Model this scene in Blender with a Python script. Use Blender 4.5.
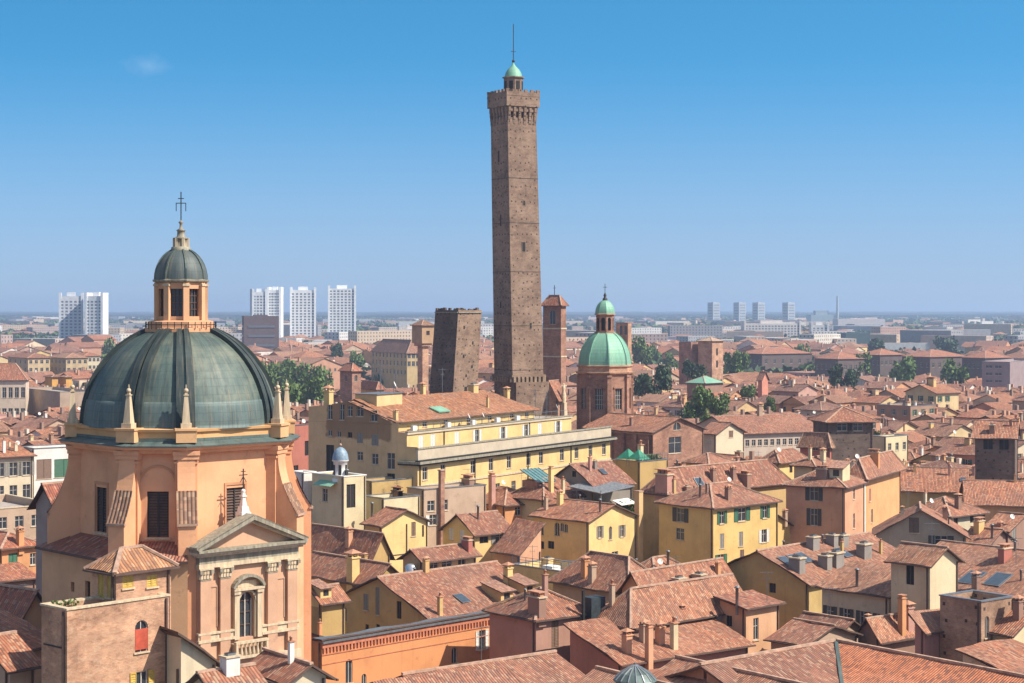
import bpy, math, random
from mathutils import Vector, Matrix
R = math.radians
F = 1800.0; CZ = 50.0; HY = 308.0
SUN_AZ, SUN_EL = 109.0, 46.0          # degrees clockwise from the view direction (+Y), and above the horizon
sc = bpy.context.scene
for o in list(bpy.data.objects): bpy.data.objects.remove(o)

# ---------------------------------------------------------------- camera, sky, sun, exposure
cam_d = bpy.data.cameras.new('camera'); cam = bpy.data.objects.new('camera', cam_d); sc.collection.objects.link(cam)
cam.location = (0, 0, CZ); cam.rotation_euler = (R(90), 0, 0)
cam_d.sensor_width = 36; cam_d.lens = F / 1024 * 36; cam_d.shift_y = -(341.5 - HY) / 1024
cam_d.clip_start = 1; cam_d.clip_end = 90000
sc.camera = cam
W = bpy.data.worlds.new('World'); sc.world = W; W.use_nodes = True
wn = W.node_tree; bg = wn.nodes['Background']
sky = wn.nodes.new('ShaderNodeTexSky'); sky.sky_type = 'NISHITA'; sky.sun_disc = False
sky.sun_elevation = R(SUN_EL); sky.sun_rotation = R(SUN_AZ)
sky.air_density = 1.0; sky.dust_density = 0.6; sky.ozone_density = 2.5; sky.altitude = 300
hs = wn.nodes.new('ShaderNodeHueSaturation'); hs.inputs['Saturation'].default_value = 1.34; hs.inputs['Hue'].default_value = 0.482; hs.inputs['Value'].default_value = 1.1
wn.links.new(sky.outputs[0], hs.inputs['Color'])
tc0 = wn.nodes.new('ShaderNodeTexCoord'); mp = wn.nodes.new('ShaderNodeVectorMath'); mp.operation = 'MULTIPLY_ADD'
mp.inputs[1].default_value = (1, 1, 2.3); mp.inputs[2].default_value = (0, 0, .17)
wn.links.new(tc0.outputs['Generated'], mp.inputs[0]); nz = wn.nodes.new('ShaderNodeVectorMath'); nz.operation = 'NORMALIZE'; wn.links.new(mp.outputs[0], nz.inputs[0]); wn.links.new(nz.outputs[0], sky.inputs[0])
# azure boosted low down; the unseen sky above is desaturated for whiter fill light
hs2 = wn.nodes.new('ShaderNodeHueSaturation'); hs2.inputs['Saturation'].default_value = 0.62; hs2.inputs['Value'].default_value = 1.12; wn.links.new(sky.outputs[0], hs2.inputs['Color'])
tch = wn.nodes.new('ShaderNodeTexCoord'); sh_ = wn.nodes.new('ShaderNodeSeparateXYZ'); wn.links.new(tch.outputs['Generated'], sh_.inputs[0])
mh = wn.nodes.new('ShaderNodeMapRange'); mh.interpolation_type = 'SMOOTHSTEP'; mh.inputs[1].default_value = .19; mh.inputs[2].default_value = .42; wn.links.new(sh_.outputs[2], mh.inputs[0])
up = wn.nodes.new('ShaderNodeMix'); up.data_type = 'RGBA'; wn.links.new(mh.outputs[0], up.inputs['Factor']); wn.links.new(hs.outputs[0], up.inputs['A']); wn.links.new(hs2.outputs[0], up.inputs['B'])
# the grey-blue veil low over the plain
tcz = wn.nodes.new('ShaderNodeTexCoord'); sz = wn.nodes.new('ShaderNodeSeparateXYZ'); wn.links.new(tcz.outputs['Generated'], sz.inputs[0])
mz = wn.nodes.new('ShaderNodeMapRange'); mz.interpolation_type = 'SMOOTHSTEP'; mz.inputs[1].default_value = -.03; mz.inputs[2].default_value = .145; mz.inputs[3].default_value = .97; mz.inputs[4].default_value = 0
wn.links.new(sz.outputs[2], mz.inputs[0]); veil = wn.nodes.new('ShaderNodeMix'); veil.data_type = 'RGBA'; veil.inputs['B'].default_value = (2.05, 2.6, 3.4, 1)
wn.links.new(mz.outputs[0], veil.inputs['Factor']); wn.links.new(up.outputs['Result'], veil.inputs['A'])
# one faint wisp of cloud, upper left
geo = wn.nodes.new('ShaderNodeTexCoord'); 
vd = wn.nodes.new('ShaderNodeVectorMath'); vd.operation = 'SUBTRACT'
cdir = Vector(((148 - 512) / F, 1, (HY - 65) / F)).normalized(); vd.inputs[1].default_value = cdir
wn.links.new(geo.outputs['Generated'], vd.inputs[0])
vs = wn.nodes.new('ShaderNodeVectorMath'); vs.operation = 'MULTIPLY'; vs.inputs[1].default_value = (55, 55, 120)
wn.links.new(vd.outputs[0], vs.inputs[0])
vl = wn.nodes.new('ShaderNodeVectorMath'); vl.operation = 'LENGTH'; wn.links.new(vs.outputs[0], vl.inputs[0])
cn = wn.nodes.new('ShaderNodeTexNoise'); cn.inputs['Scale'].default_value = 160; cn.inputs['Detail'].default_value = 5
wn.links.new(geo.outputs['Generated'], cn.inputs['Vector'])
c1 = wn.nodes.new('ShaderNodeMath'); c1.operation = 'MULTIPLY_ADD'; c1.inputs[1].default_value = -1; c1.inputs[2].default_value = 0.75
wn.links.new(vl.outputs['Value'], c1.inputs[0])
c2 = wn.nodes.new('ShaderNodeMath'); c2.operation = 'ADD'; wn.links.new(c1.outputs[0], c2.inputs[0]); wn.links.new(cn.outputs[0], c2.inputs[1])
c3 = wn.nodes.new('ShaderNodeMapRange'); c3.inputs['From Min'].default_value = 0.45; c3.inputs['From Max'].default_value = 1.4; c3.inputs['To Max'].default_value = 0.12
wn.links.new(c2.outputs[0], c3.inputs[0])
cm = wn.nodes.new('ShaderNodeMix'); cm.data_type = 'RGBA'; cm.inputs['B'].default_value = (5, 5.6, 6.2, 1)
wn.links.new(c3.outputs[0], cm.inputs['Factor']); wn.links.new(veil.outputs['Result'], cm.inputs['A'])
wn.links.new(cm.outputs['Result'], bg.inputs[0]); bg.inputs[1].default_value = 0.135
sd = bpy.data.lights.new('sun', 'SUN'); sun = bpy.data.objects.new('sun', sd); sc.collection.objects.link(sun)
sd.energy = 4.9; sd.angle = R(0.53); sd.color = (1.0, 0.91, 0.78)
sdir = Vector((math.sin(R(SUN_AZ)) * math.cos(R(SUN_EL)), math.cos(R(SUN_AZ)) * math.cos(R(SUN_EL)), math.sin(R(SUN_EL))))
sun.rotation_euler = sdir.to_track_quat('Z', 'Y').to_euler(); sun.location = (0, -50, 300)
vsx = sc.view_settings; vsx.view_transform = 'Standard'; vsx.look = 'None'; vsx.gamma = 1; vsx.exposure = 0.56
sc.render.engine = 'CYCLES'; sc.cycles.use_denoising = True
sc.cycles.max_bounces = 8; sc.cycles.diffuse_bounces = 4; sc.cycles.volume_bounces = 1; sc.cycles.transparent_max_bounces = 4
sc.cycles.caustics_reflective = False; sc.cycles.caustics_refractive = False

# ---------------------------------------------------------------- materials
def mat(name): 
    m = bpy.data.materials.new(name); m.use_nodes = True
    return m, m.node_tree, m.node_tree.nodes['Principled BSDF']
def N(t, typ, **kw):
    n = t.nodes.new(typ)
    for k, v in kw.items():
        if k in n.inputs.keys(): n.inputs[k].default_value = v
        else: setattr(n, k, v)
    return n
def mixc(t, a, b, fac, mode='MIX'):
    n = t.nodes.new('ShaderNodeMix'); n.data_type = 'RGBA'; n.blend_type = mode
    for k, v in (('A', a), ('B', b), ('Factor', fac)):
        if hasattr(v, 'links'): t.links.new(v, n.inputs[k])
        elif k == 'Factor': n.inputs[k].default_value = v
        else: n.inputs[k].default_value = (*v, 1)
    return n.outputs['Result']
def mth(t, op, a, b=None, c=None):
    n = t.nodes.new('ShaderNodeMath'); n.operation = op
    for i, v in enumerate((a, b, c)):
        if v is None: continue
        if hasattr(v, 'links'): t.links.new(v, n.inputs[i])
        else: n.inputs[i].default_value = v
    return n.outputs[0]
def ramp(t, v, lo, hi, o0=0., o1=1.):
    n = t.nodes.new('ShaderNodeMapRange'); t.links.new(v, n.inputs[0])
    n.inputs[1].default_value = lo; n.inputs[2].default_value = hi; n.inputs[3].default_value = o0; n.inputs[4].default_value = o1
    return n.outputs[0]
def noise(t, vec, scale, detail=4, rough=.55):
    n = N(t, 'ShaderNodeTexNoise', Scale=scale, Detail=detail, Roughness=rough)
    if vec is not None: t.links.new(vec, n.inputs['Vector'])
    return n.outputs[0]
def vscale(t, v, s):
    n = t.nodes.new('ShaderNodeVectorMath'); n.operation = 'MULTIPLY'; t.links.new(v, n.inputs[0]); n.inputs[1].default_value = s
    return n.outputs[0]
def bump(t, b, h, s, d):
    n = N(t, 'ShaderNodeBump', Strength=s, Distance=d); t.links.new(h, n.inputs['Height']); t.links.new(n.outputs[0], b.inputs['Normal'])
def tintsrc(t, attr):
    if attr: 
        n = t.nodes.new('ShaderNodeAttribute'); n.attribute_name = 'tint'; return n.outputs['Color']
    return t.nodes.new('ShaderNodeObjectInfo').outputs['Color']
def wpos(t): return t.nodes.new('ShaderNodeNewGeometry').outputs['Position']

def tile_material(name, attr=False, fixed=None, age=1.0):
    m, t, b = mat(name)
    uv = t.nodes.new('ShaderNodeUVMap').outputs[0]; pos = wpos(t)
    sep = t.nodes.new('ShaderNodeSeparateXYZ'); t.links.new(uv, sep.inputs[0])
    u = mth(t, 'DIVIDE', sep.outputs[0], 0.24); 
    jit = noise(t, vscale(t, uv, (1.5, .4, 1)), 1.0, 2)
    v = mth(t, 'DIVIDE', sep.outputs[1], 0.36)
    fu = mth(t, 'FLOOR', u); fv = mth(t, 'FLOOR', v)
    cb = t.nodes.new('ShaderNodeCombineXYZ'); t.links.new(fu, cb.inputs[0]); t.links.new(fv, cb.inputs[1])
    wn_ = t.nodes.new('ShaderNodeTexWhiteNoise'); wn_.noise_dimensions = '2D'; t.links.new(cb.outputs[0], wn_.inputs['Vector'])
    base = vscale(t, tintsrc(t, attr), (.80, .66, .55))
    if fixed: base = t.nodes.new('ShaderNodeRGB').outputs[0]; base.default_value = (*fixed, 1)
    # per-tile value and a share of pale / dark tiles
    val = mth(t, 'MULTIPLY', ramp(t, wn_.outputs[0], 0, 1, .80, 1.2), ramp(t, noise(t, vscale(t, cb.outputs[0], (.9, .12, 1)), 1.0, 2), .3, .7, 1 - .32 * age, 1 + .32 * age))
    vc = t.nodes.new('ShaderNodeCombineXYZ')
    for i in range(3): t.links.new(val, vc.inputs[i])
    c = mixc(t, base, vc.outputs[0], 1.0, 'MULTIPLY')
    hue = mixc(t, c, (.48, .36, .24), mth(t, 'MULTIPLY', mth(t, 'GREATER_THAN', wn_.outputs[0], .80), .38 * age))
    hue = mixc(t, hue, (.16, .085, .07), mth(t, 'MULTIPLY', mth(t, 'LESS_THAN', wn_.outputs[0], .16), .45))
    # weathering: patches of lichen, darker streaks down the slope, replaced paler patches
    n1 = noise(t, pos, .22, 5, .65); hue = mixc(t, hue, (.20, .115, .085), ramp(t, n1, .45, .72, 0, .55 * age))
    n2 = noise(t, vscale(t, uv, (1.3, .14, 1)), 1.2, 4); hue = mixc(t, hue, (.15, .085, .065), ramp(t, n2, .52, .8, 0, .5 * age))
    n3 = noise(t, pos, .09, 3); hue = mixc(t, hue, (.52, .27, .17), ramp(t, n3, .55, .75, 0, .38))
    # the channel between two rows of cover tiles
    wv = mth(t, 'ABSOLUTE', mth(t, 'SINE', mth(t, 'MULTIPLY', u, math.pi)))
    hue = mixc(t, hue, (.10, .055, .042), ramp(t, wv, .0, .5, .7, 0))
    t.links.new(hue, b.inputs['Base Color']); b.inputs['Roughness'].default_value = .88
    fr = mth(t, 'FRACT', v)
    h = mth(t, 'ADD', mth(t, 'MULTIPLY', wv, 1.0), mth(t, 'MULTIPLY', fr, -.35))
    h = mth(t, 'ADD', h, mth(t, 'MULTIPLY', wn_.outputs[0], .35)); h = mth(t, 'ADD', h, mth(t, 'MULTIPLY', jit, .8))
    bump(t, b, h, .8, .09)
    return m
def stucco_material(name, attr=False, grime=.45):
    m, t, b = mat(name); pos = wpos(t); base = tintsrc(t, attr)
    n1 = noise(t, pos, .35, 6, .6); c = mixc(t, base, vscale(t, base, (.70, .68, .66)), ramp(t, n1, .42, .75, 0, .8))
    n2 = noise(t, vscale(t, pos, (2.2, 2.2, .16)), .9, 5, .6)
    c = mixc(t, c, vscale(t, base, (.50, .46, .46)), ramp(t, n2, .55, .85, 0, grime))
    n3 = noise(t, pos, 1.7, 5, .7); c = mixc(t, c, vscale(t, base, (1.15, 1.2, 1.28)), ramp(t, n3, .58, .72, 0, .35)); n5 = noise(t, pos, .8, 6, .75); c = mixc(t, c, vscale(t, base, (.62, .60, .62)), ramp(t, n5, .60, .66, 0, .5))
    t.links.new(c, b.inputs['Base Color']); b.inputs['Roughness'].default_value = .92
    bump(t, b, noise(t, pos, 6, 4, .7), .35, .03)
    return m
def brick_material(name, c1, c2, mortar, holes=False, bw=.28, bh=.09):
    m, t, b = mat(name); uv = t.nodes.new('ShaderNodeUVMap').outputs[0]; pos = wpos(t)
    br = N(t, 'ShaderNodeTexBrick', Scale=1.0); br.inputs['Color1'].default_value = (*c1, 1); br.inputs['Color2'].default_value = (*c2, 1)
    br.inputs['Mortar'].default_value = (*mortar, 1); br.inputs['Mortar Size'].default_value = .012
    br.inputs['Brick Width'].default_value = bw; br.inputs['Row Height'].default_value = bh; t.links.new(uv, br.inputs['Vector'])
    c = br.outputs['Color']
    n1 = noise(t, pos, .28, 6, .7); c = mixc(t, c, vscale(t, c, (.5, .46, .46)), ramp(t, n1, .40, .66, 0, .95))
    n2 = noise(t, pos, 1.6, 6, .75); c = mixc(t, c, mortar, ramp(t, n2, .55, .68, 0, .75))
    n3 = noise(t, vscale(t, pos, (1, 1, 2.3)), .8, 5, .6); c = mixc(t, c, vscale(t, c, (1.35, 1.3, 1.25)), ramp(t, n3, .5, .7, 0, .8))
    n6 = noise(t, vscale(t, pos, (.6, .6, 1.6)), 1.5, 6, .8); c = mixc(t, c, vscale(t, c, (.55, .52, .5)), ramp(t, n6, .52, .62, 0, .7))
    h = mth(t, 'ADD', br.outputs['Fac'], noise(t, pos, 3, 5, .7))
    if holes:
        sep = t.nodes.new('ShaderNodeSeparateXYZ'); t.links.new(uv, sep.inputs[0])
        cu, cv = mth(t, 'DIVIDE', sep.outputs[0], 1.2), mth(t, 'DIVIDE', sep.outputs[1], 1.55)
        cc_ = t.nodes.new('ShaderNodeCombineXYZ'); t.links.new(mth(t, 'FLOOR', cu), cc_.inputs[0]); t.links.new(mth(t, 'FLOOR', cv), cc_.inputs[1])
        rw = t.nodes.new('ShaderNodeTexWhiteNoise'); rw.noise_dimensions = '2D'; t.links.new(cc_.outputs[0], rw.inputs['Vector']); rs = t.nodes.new('ShaderNodeSeparateColor'); t.links.new(rw.outputs['Color'], rs.inputs[0])
        fx = mth(t, 'ABSOLUTE', mth(t, 'SUBTRACT', mth(t, 'FRACT', cu), mth(t, 'MULTIPLY_ADD', rs.outputs[0], .3, .35)))
        fy = mth(t, 'ABSOLUTE', mth(t, 'SUBTRACT', mth(t, 'FRACT', cv), mth(t, 'MULTIPLY_ADD', rs.outputs[1], .3, .35)))
        hole = mth(t, 'MULTIPLY', mth(t, 'LESS_THAN', fx, .13), mth(t, 'LESS_THAN', fy, .10))
        hole = mth(t, 'MULTIPLY', hole, mth(t, 'GREATER_THAN', rs.outputs[2], .35))
        c = mixc(t, c, (.035, .025, .02), mth(t, 'MULTIPLY', hole, .9))
    t.links.new(c, b.inputs['Base Color']); b.inputs['Roughness'].default_value = .95
    bump(t, b, h, .5, .05)
    return m
def simple(name, col, rough=.7, metal=0, var=.25, scale=2., obj=False, streak=False):
    m, t, b = mat(name); pos = wpos(t)
    base = tintsrc(t, False) if obj else None
    if base is None:
        rgb = t.nodes.new('ShaderNodeRGB'); rgb.outputs[0].default_value = (*col, 1); base = rgb.outputs[0]
    v = vscale(t, pos, (3, 3, .3)) if streak else pos
    n = noise(t, v, scale, 5, .6)
    c = mixc(t, vscale(t, base, (1 - var, 1 - var, 1 - var)), vscale(t, base, (1 + var, 1 + var, 1 + var)), ramp(t, n, .3, .7))
    t.links.new(c, b.inputs['Base Color']); b.inputs['Roughness'].default_value = rough; b.inputs['Metallic'].default_value = metal
    bump(t, b, n, .2, .02)
    return m
def copper_material(name, dark, mid, pale):
    m, t, b = mat(name); pos = wpos(t); uv = t.nodes.new('ShaderNodeUVMap').outputs[0]
    n1 = noise(t, vscale(t, uv, (1.1, .12, 1)), 1.5, 5, .65); n2 = noise(t, pos, .35, 5, .6)
    c = mixc(t, mid, dark, ramp(t, n1, .45, .7, 0, .85)); c = mixc(t, c, pale, ramp(t, n2, .5, .75, 0, .7))
    n4 = noise(t, vscale(t, uv, (3.5, .2, 1)), 1.5, 4); c = mixc(t, c, (.25, .2, .13), ramp(t, n4, .5, .75, 0, .5))
    br = N(t, 'ShaderNodeTexBrick', Scale=1.0); br.inputs['Brick Width'].default_value = .75; br.inputs['Row Height'].default_value = .62
    br.inputs['Mortar Size'].default_value = .025; t.links.new(uv, br.inputs['Vector'])
    c = mixc(t, c, vscale(t, c, (.6, .6, .6)), mth(t, 'MULTIPLY', br.outputs['Fac'], .45))
    t.links.new(c, b.inputs['Base Color']); b.inputs['Roughness'].default_value = .6; b.inputs['Metallic'].default_value = .15
    bump(t, b, mth(t, 'ADD', br.outputs['Fac'], n2), .3, .03)
    return m
def foliage_material(name, c0, c1):
    m, t, b = mat(name); pos = wpos(t)
    n = noise(t, pos, .5, 4, .7); wnz = t.nodes.new('ShaderNodeTexWhiteNoise'); t.links.new(vscale(t, pos, (1.3, 1.3, 1.3)), wnz.inputs['Vector'])
    c = mixc(t, c0, c1, ramp(t, n, .3, .7)); c = mixc(t, c, vscale(t, c, (1.5, 1.45, 1.2)), mth(t, 'MULTIPLY', wnz.outputs[0], .5))
    t.links.new(c, b.inputs['Base Color']); b.inputs['Roughness'].default_value = .7
    b.inputs['Subsurface Weight'].default_value = 0
    return m
M = {}
M['tile'] = tile_material('roof_tile'); M['tile_new'] = tile_material('new_roof_tile', age=.25); M['tile_f'] = tile_material('dormer_tile', fixed=(.40, .20, .13)); M['tile_a'] = tile_material('roof_tile_far', True)
M['stucco'] = stucco_material('stucco'); M['stucco_a'] = stucco_material('stucco_far', True); M['rust'] = stucco_material('church_plaster', grime=.3)
M['brick'] = brick_material('brick', (.33, .19, .12), (.40, .25, .16), (.36, .28, .21))
M['tower'] = brick_material('tower_brick', (.27, .175, .115), (.36, .24, .165), (.33, .24, .175), True)
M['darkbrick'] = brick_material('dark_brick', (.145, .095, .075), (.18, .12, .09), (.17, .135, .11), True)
M['warmbrick'] = brick_material('warm_brick', (.54, .275, .16), (.63, .36, .22), (.52, .36, .24)); M['towerwarm'] = brick_material('warm_tower_brick', (.38, .22, .13), (.46, .28, .18), (.42, .30, .21), True)
M['redbrick'] = brick_material('red_brick', (.37, .17, .11), (.43, .22, .145), (.40, .26, .18))
M['cap'] = simple('ridge_mortar', (.42, .27, .19), .9, var=.35)
M['wood'] = simple('eave_wood', (.10, .06, .045), .85)
M['metal'] = simple('zinc', (.20, .21, .22), .5, .5)
M['palebrick'] = brick_material('pale_brick', (.36, .25, .17), (.42, .30, .2), (.38, .3, .22)); M['stone'] = simple('sandstone', (.53, .42, .28), .85, var=.25, scale=1.5, streak=True)
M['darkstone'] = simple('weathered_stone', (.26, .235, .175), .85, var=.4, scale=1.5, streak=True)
M['white'] = simple('white_plaster', (.72, .69, .64), .8, var=.1)
M['glass'] = simple('window_glass', (.035, .042, .05), .15, 0, .2)
M['frame'] = simple('window_frame', (.5, .46, .40), .6, var=.1)
M['paint'] = simple('painted_wood', (.1, .1, .1), .6, var=.2, obj=True, scale=5)
M['black'] = simple('dark_void', (.012, .011, .011), .8)
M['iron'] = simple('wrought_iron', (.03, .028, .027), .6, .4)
M['copper'] = copper_material('dome_patina', (.025, .04, .042), (.07, .11, .098), (.24, .25, .18))
M['copperpale'] = copper_material('pale_rib_patina', (.07, .11, .10), (.15, .24, .20), (.28, .33, .25))
M['copperslate'] = copper_material('slate_patina', (.03, .042, .045), (.075, .10, .10), (.17, .18, .15))
M['copperblue'] = copper_material('dome_skirt_patina', (.04, .065, .06), (.09, .135, .13), (.17, .22, .2))
M['copperdark'] = copper_material('rib_patina', (.012, .02, .02), (.025, .04, .04), (.07, .09, .08))
M['green'] = copper_material('bright_patina', (.12, .30, .21), (.20, .43, .30), (.33, .50, .36))
M['lead'] = simple('grey_sheet_metal', (.17, .19, .20), .5, .4)
M['terrace'] = simple('terrace_paving', (.36, .31, .27), .9, var=.25)
M['orangeplain'] = simple('terracotta', (.45, .22, .13), .9)
M['greenpaint'] = simple('green_awning', (.02, .20, .12), .7)
M['blueglass'] = simple('skylight_glass', (.05, .075, .10), .12)
M['foliage'] = foliage_material('foliage', (.045, .085, .018), (.12, .19, .04))
M['darkfoliage'] = foliage_material('dark_foliage', (.02, .045, .022), (.05, .09, .035))
M['bark'] = simple('bark', (.09, .065, .045), .9)
M['facade'] = simple('concrete_block', (.5, .5, .5), .7, var=.12, obj=True, scale=.3)
M['rag'] = simple('red_blind', (.42, .07, .035), .8)

# ---------------------------------------------------------------- mesh builder
class MB:
    def __init__(s): s.v = []; s.f = []; s.uv = []; s.m = []; s.c = []; s.mats = []; s.T = None; s.col = None; s.sm = []; s.smooth = False
    def mi(s, name):
        if name not in s.mats: s.mats.append(name)
        return s.mats.index(name)
    def poly(s, pts, m, uv=None, smooth=None):
        pts = [Vector(p) for p in pts]
        if uv is None:
            n = Vector((0, 0, 0))
            for i in range(len(pts)):
                a, b = pts[i], pts[(i + 1) % len(pts)]; n += Vector(((a.y - b.y) * (a.z + b.z), (a.z - b.z) * (a.x + b.x), (a.x - b.x) * (a.y + b.y)))
            if n.length < 1e-9: return
            n.normalize()
            ua = Vector((-n.y, n.x, 0))
            ua = ua.normalized() if ua.length > 1e-3 else Vector((1, 0, 0))
            va = n.cross(ua); uv = [(p.dot(ua), p.dot(va)) for p in pts]
        if s.T is not None: pts = [s.T @ p for p in pts]
        k = len(s.v); s.v += [p[:] for p in pts]; s.f.append(tuple(range(k, k + len(pts)))); s.uv += uv; s.m.append(s.mi(m)); s.c.append(s.col)
        s.sm.append(s.smooth if smooth is None else smooth)
    def box(s, x0, x1, y0, y1, z0, z1, m, top=None, skip=''):
        P = lambda x, y, z: (x, y, z)
        if 'f' not in skip: s.poly([P(x0, y0, z0), P(x1, y0, z0), P(x1, y0, z1), P(x0, y0, z1)], m)
        if 'b' not in skip: s.poly([P(x1, y1, z0), P(x0, y1, z0), P(x0, y1, z1), P(x1, y1, z1)], m)
        if 'l' not in skip: s.poly([P(x0, y1, z0), P(x0, y0, z0), P(x0, y0, z1), P(x0, y1, z1)], m)
        if 'r' not in skip: s.poly([P(x1, y0, z0), P(x1, y1, z0), P(x1, y1, z1), P(x1, y0, z1)], m)
        if 't' not in skip: s.poly([P(x0, y0, z1), P(x1, y0, z1), P(x1, y1, z1), P(x0, y1, z1)], top or m)
        if 'd' not in skip: s.poly([P(x0, y1, z0), P(x1, y1, z0), P(x1, y0, z0), P(x0, y0, z0)], m)
    def bar(s, a, b, w, m, h=None):
        a, b = Vector(a), Vector(b); d = (b - a).normalized(); h = h or w
        up = Vector((0, 0, 1)) if abs(d.z) < .95 else Vector((1, 0, 0))
        x = d.cross(up).normalized() * w / 2; y = x.cross(d).normalized() * h / 2
        q = [(-1, -1), (1, -1), (1, 1), (-1, 1)]
        A = [a + x * i + y * j for i, j in q]; B = [b + x * i + y * j for i, j in q]
        for i in range(4): s.poly([A[i], A[(i + 1) % 4], B[(i + 1) % 4], B[i]], m)
        s.poly(A[::-1], m); s.poly(B, m)
    def sagslab(s, pts, th, mt, me='wood'):
        pts = [Vector(p) for p in pts]
        if len(pts) == 3: pts = [pts[0], pts[1], pts[2], pts[2].copy()]
        if len(pts) != 4: return s.slab(pts, th, mt, me)
        A, B, C, D = pts; nu = max(1, int((B - A).length / 1.1)); nv = max(1, int(max((D - A).length, (C - B).length) / 1.1))
        if nu * nv > 900: return s.slab(pts, th, mt, me)
        w = lambda p: p + Vector((.05 * math.sin(p.x * 1.7 + p.y * .9) , .05 * math.sin(p.y * 2.1 + p.x * .7), .055 * math.sin(p.x * .83 + 1.3) * math.sin(p.y * .71 + .4) * 1.6 + .03 * math.sin(p.x * 2.9 + p.y * 2.3)))
        g = lambda i, j: w(A.lerp(B, i / nu).lerp(D.lerp(C, i / nu), j / nv)); dn = Vector((0, 0, th))
        n = (B - A).cross(C - A); n = n if n.length > 1e-6 else (C - A).cross(D - A); n.normalize(); ua = Vector((-n.y, n.x, 0)); ua = ua.normalized() if ua.length > 1e-3 else Vector((1, 0, 0)); va = n.cross(ua)
        for i in range(nu):
            for j in range(nv):
                q = [g(i, j), g(i + 1, j), g(i + 1, j + 1), g(i, j + 1)]
                if (q[2] - q[3]).length < 1e-5: q = q[:3]
                s.poly(q, mt, [(p.dot(ua), p.dot(va)) for p in q])
        for i in range(nu):
            s.poly([g(i, 0) - dn, g(i + 1, 0) - dn, g(i + 1, 0), g(i, 0)], me)
            if (C - D).length > 1e-4: s.poly([g(i + 1, nv) - dn, g(i, nv) - dn, g(i, nv), g(i + 1, nv)], me)
        for j in range(nv): s.poly([g(nu, j) - dn, g(nu, j + 1) - dn, g(nu, j + 1), g(nu, j)], me); s.poly([g(0, j + 1) - dn, g(0, j) - dn, g(0, j), g(0, j + 1)], me)
        s.poly([p - dn for p in (pts if (pts[2] - pts[3]).length > 1e-4 else pts[:3])][::-1], me)
    def slab(s, pts, th, mt, me='wood'):
        pts = [Vector(p) for p in pts]; lo = [p - Vector((0, 0, th)) for p in pts]
        s.poly(pts, mt); s.poly(lo[::-1], me)
        for i in range(len(pts)):
            j = (i + 1) % len(pts); s.poly([lo[i], lo[j], pts[j], pts[i]], me)
    def lathe(s, prof, n, m, c=(0, 0), a0=0, smooth=True, ang=None, closed=False):
        ang = ang or [a0 + 360 * i / n for i in range(n)]
        pt = lambda r, z, a: (c[0] + r * math.sin(R(a)), c[1] - r * math.cos(R(a)), z)
        L = 0; rm = max(p[0] for p in prof)
        for i in range(len(prof) - 1):
            (r0, z0), (r1, z1) = prof[i], prof[i + 1]; d = math.hypot(r1 - r0, z1 - z0)
            for k in range(len(ang)):
                a, b = ang[k], ang[(k + 1) % len(ang)]
                if b <= a: b += 360
                u0, u1 = R(a) * rm, R(b) * rm; q = []; uv = []
                for r, z, t, u, v in ((r0, z0, a, u0, L), (r0, z0, b, u1, L), (r1, z1, b, u1, L + d), (r1, z1, a, u0, L + d)):
                    p = pt(r, z, t)
                    if q and (Vector(q[-1]) - Vector(p)).length < 1e-5: continue
                    q.append(p); uv.append((u, v))
                if len(q) > 2 and (Vector(q[0]) - Vector(q[-1])).length < 1e-5: q.pop(); uv.pop()
                if len(q) > 2: s.poly(q, m, uv, smooth)
            L += d
    def sphere(s, c, r, m, n=8, sz=1):
        s.lathe([(r * math.sin(math.pi * i / n) , c[2] - r * sz * math.cos(math.pi * i / n)) for i in range(n + 1)], n + 2, m, (c[0], c[1]))
    def wall(s, o, d, L, z0, top, ops, m, depth=.25):
        """vertical wall with cut openings; o start, d unit direction (outside is to its right), top [(u,z)..], ops [(u0,u1,za,zb,arch)]"""
        o = Vector((o[0], o[1], 0)); d = Vector((d[0], d[1], 0)); nrm = Vector((d.y, -d.x, 0))
        def tz(u):
            for i in range(len(top) - 1):
                (ua, za), (ub, zb) = top[i], top[i + 1]
                if u <= ub + 1e-6: return za + (zb - za) * (u - ua) / max(ub - ua, 1e-6)
            return top[-1][1]
        pt = lambda u, z, y=0: o + d * u - nrm * y + Vector((0, 0, z))
        us = sorted(set([round(x, 4) for x in [0, L] + [u for u, _ in top] + [x for q in ops for x in q[:2]]]))
        us = [min(max(u, 0), L) for u in us]
        for a, b in zip(us[:-1], us[1:]):
            if b - a < 1e-4: continue
            c = z0
            for q in sorted([q for q in ops if q[0] < (a + b) / 2 < q[1]], key=lambda q: q[2]):
                if q[2] > c + 1e-4: s.poly([pt(a, c), pt(b, c), pt(b, q[2]), pt(a, q[2])], m, [(a, c), (b, c), (b, q[2]), (a, q[2])])
                c = max(c, q[3])
            ta, tb = tz(a), tz(b)
            if min(ta, tb) > c - 1e-3 and max(ta, tb) > c + 1e-3: s.poly([pt(a, c), pt(b, c), pt(b, tb), pt(a, ta)], m, [(a, c), (b, c), (b, tb), (a, ta)])
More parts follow.
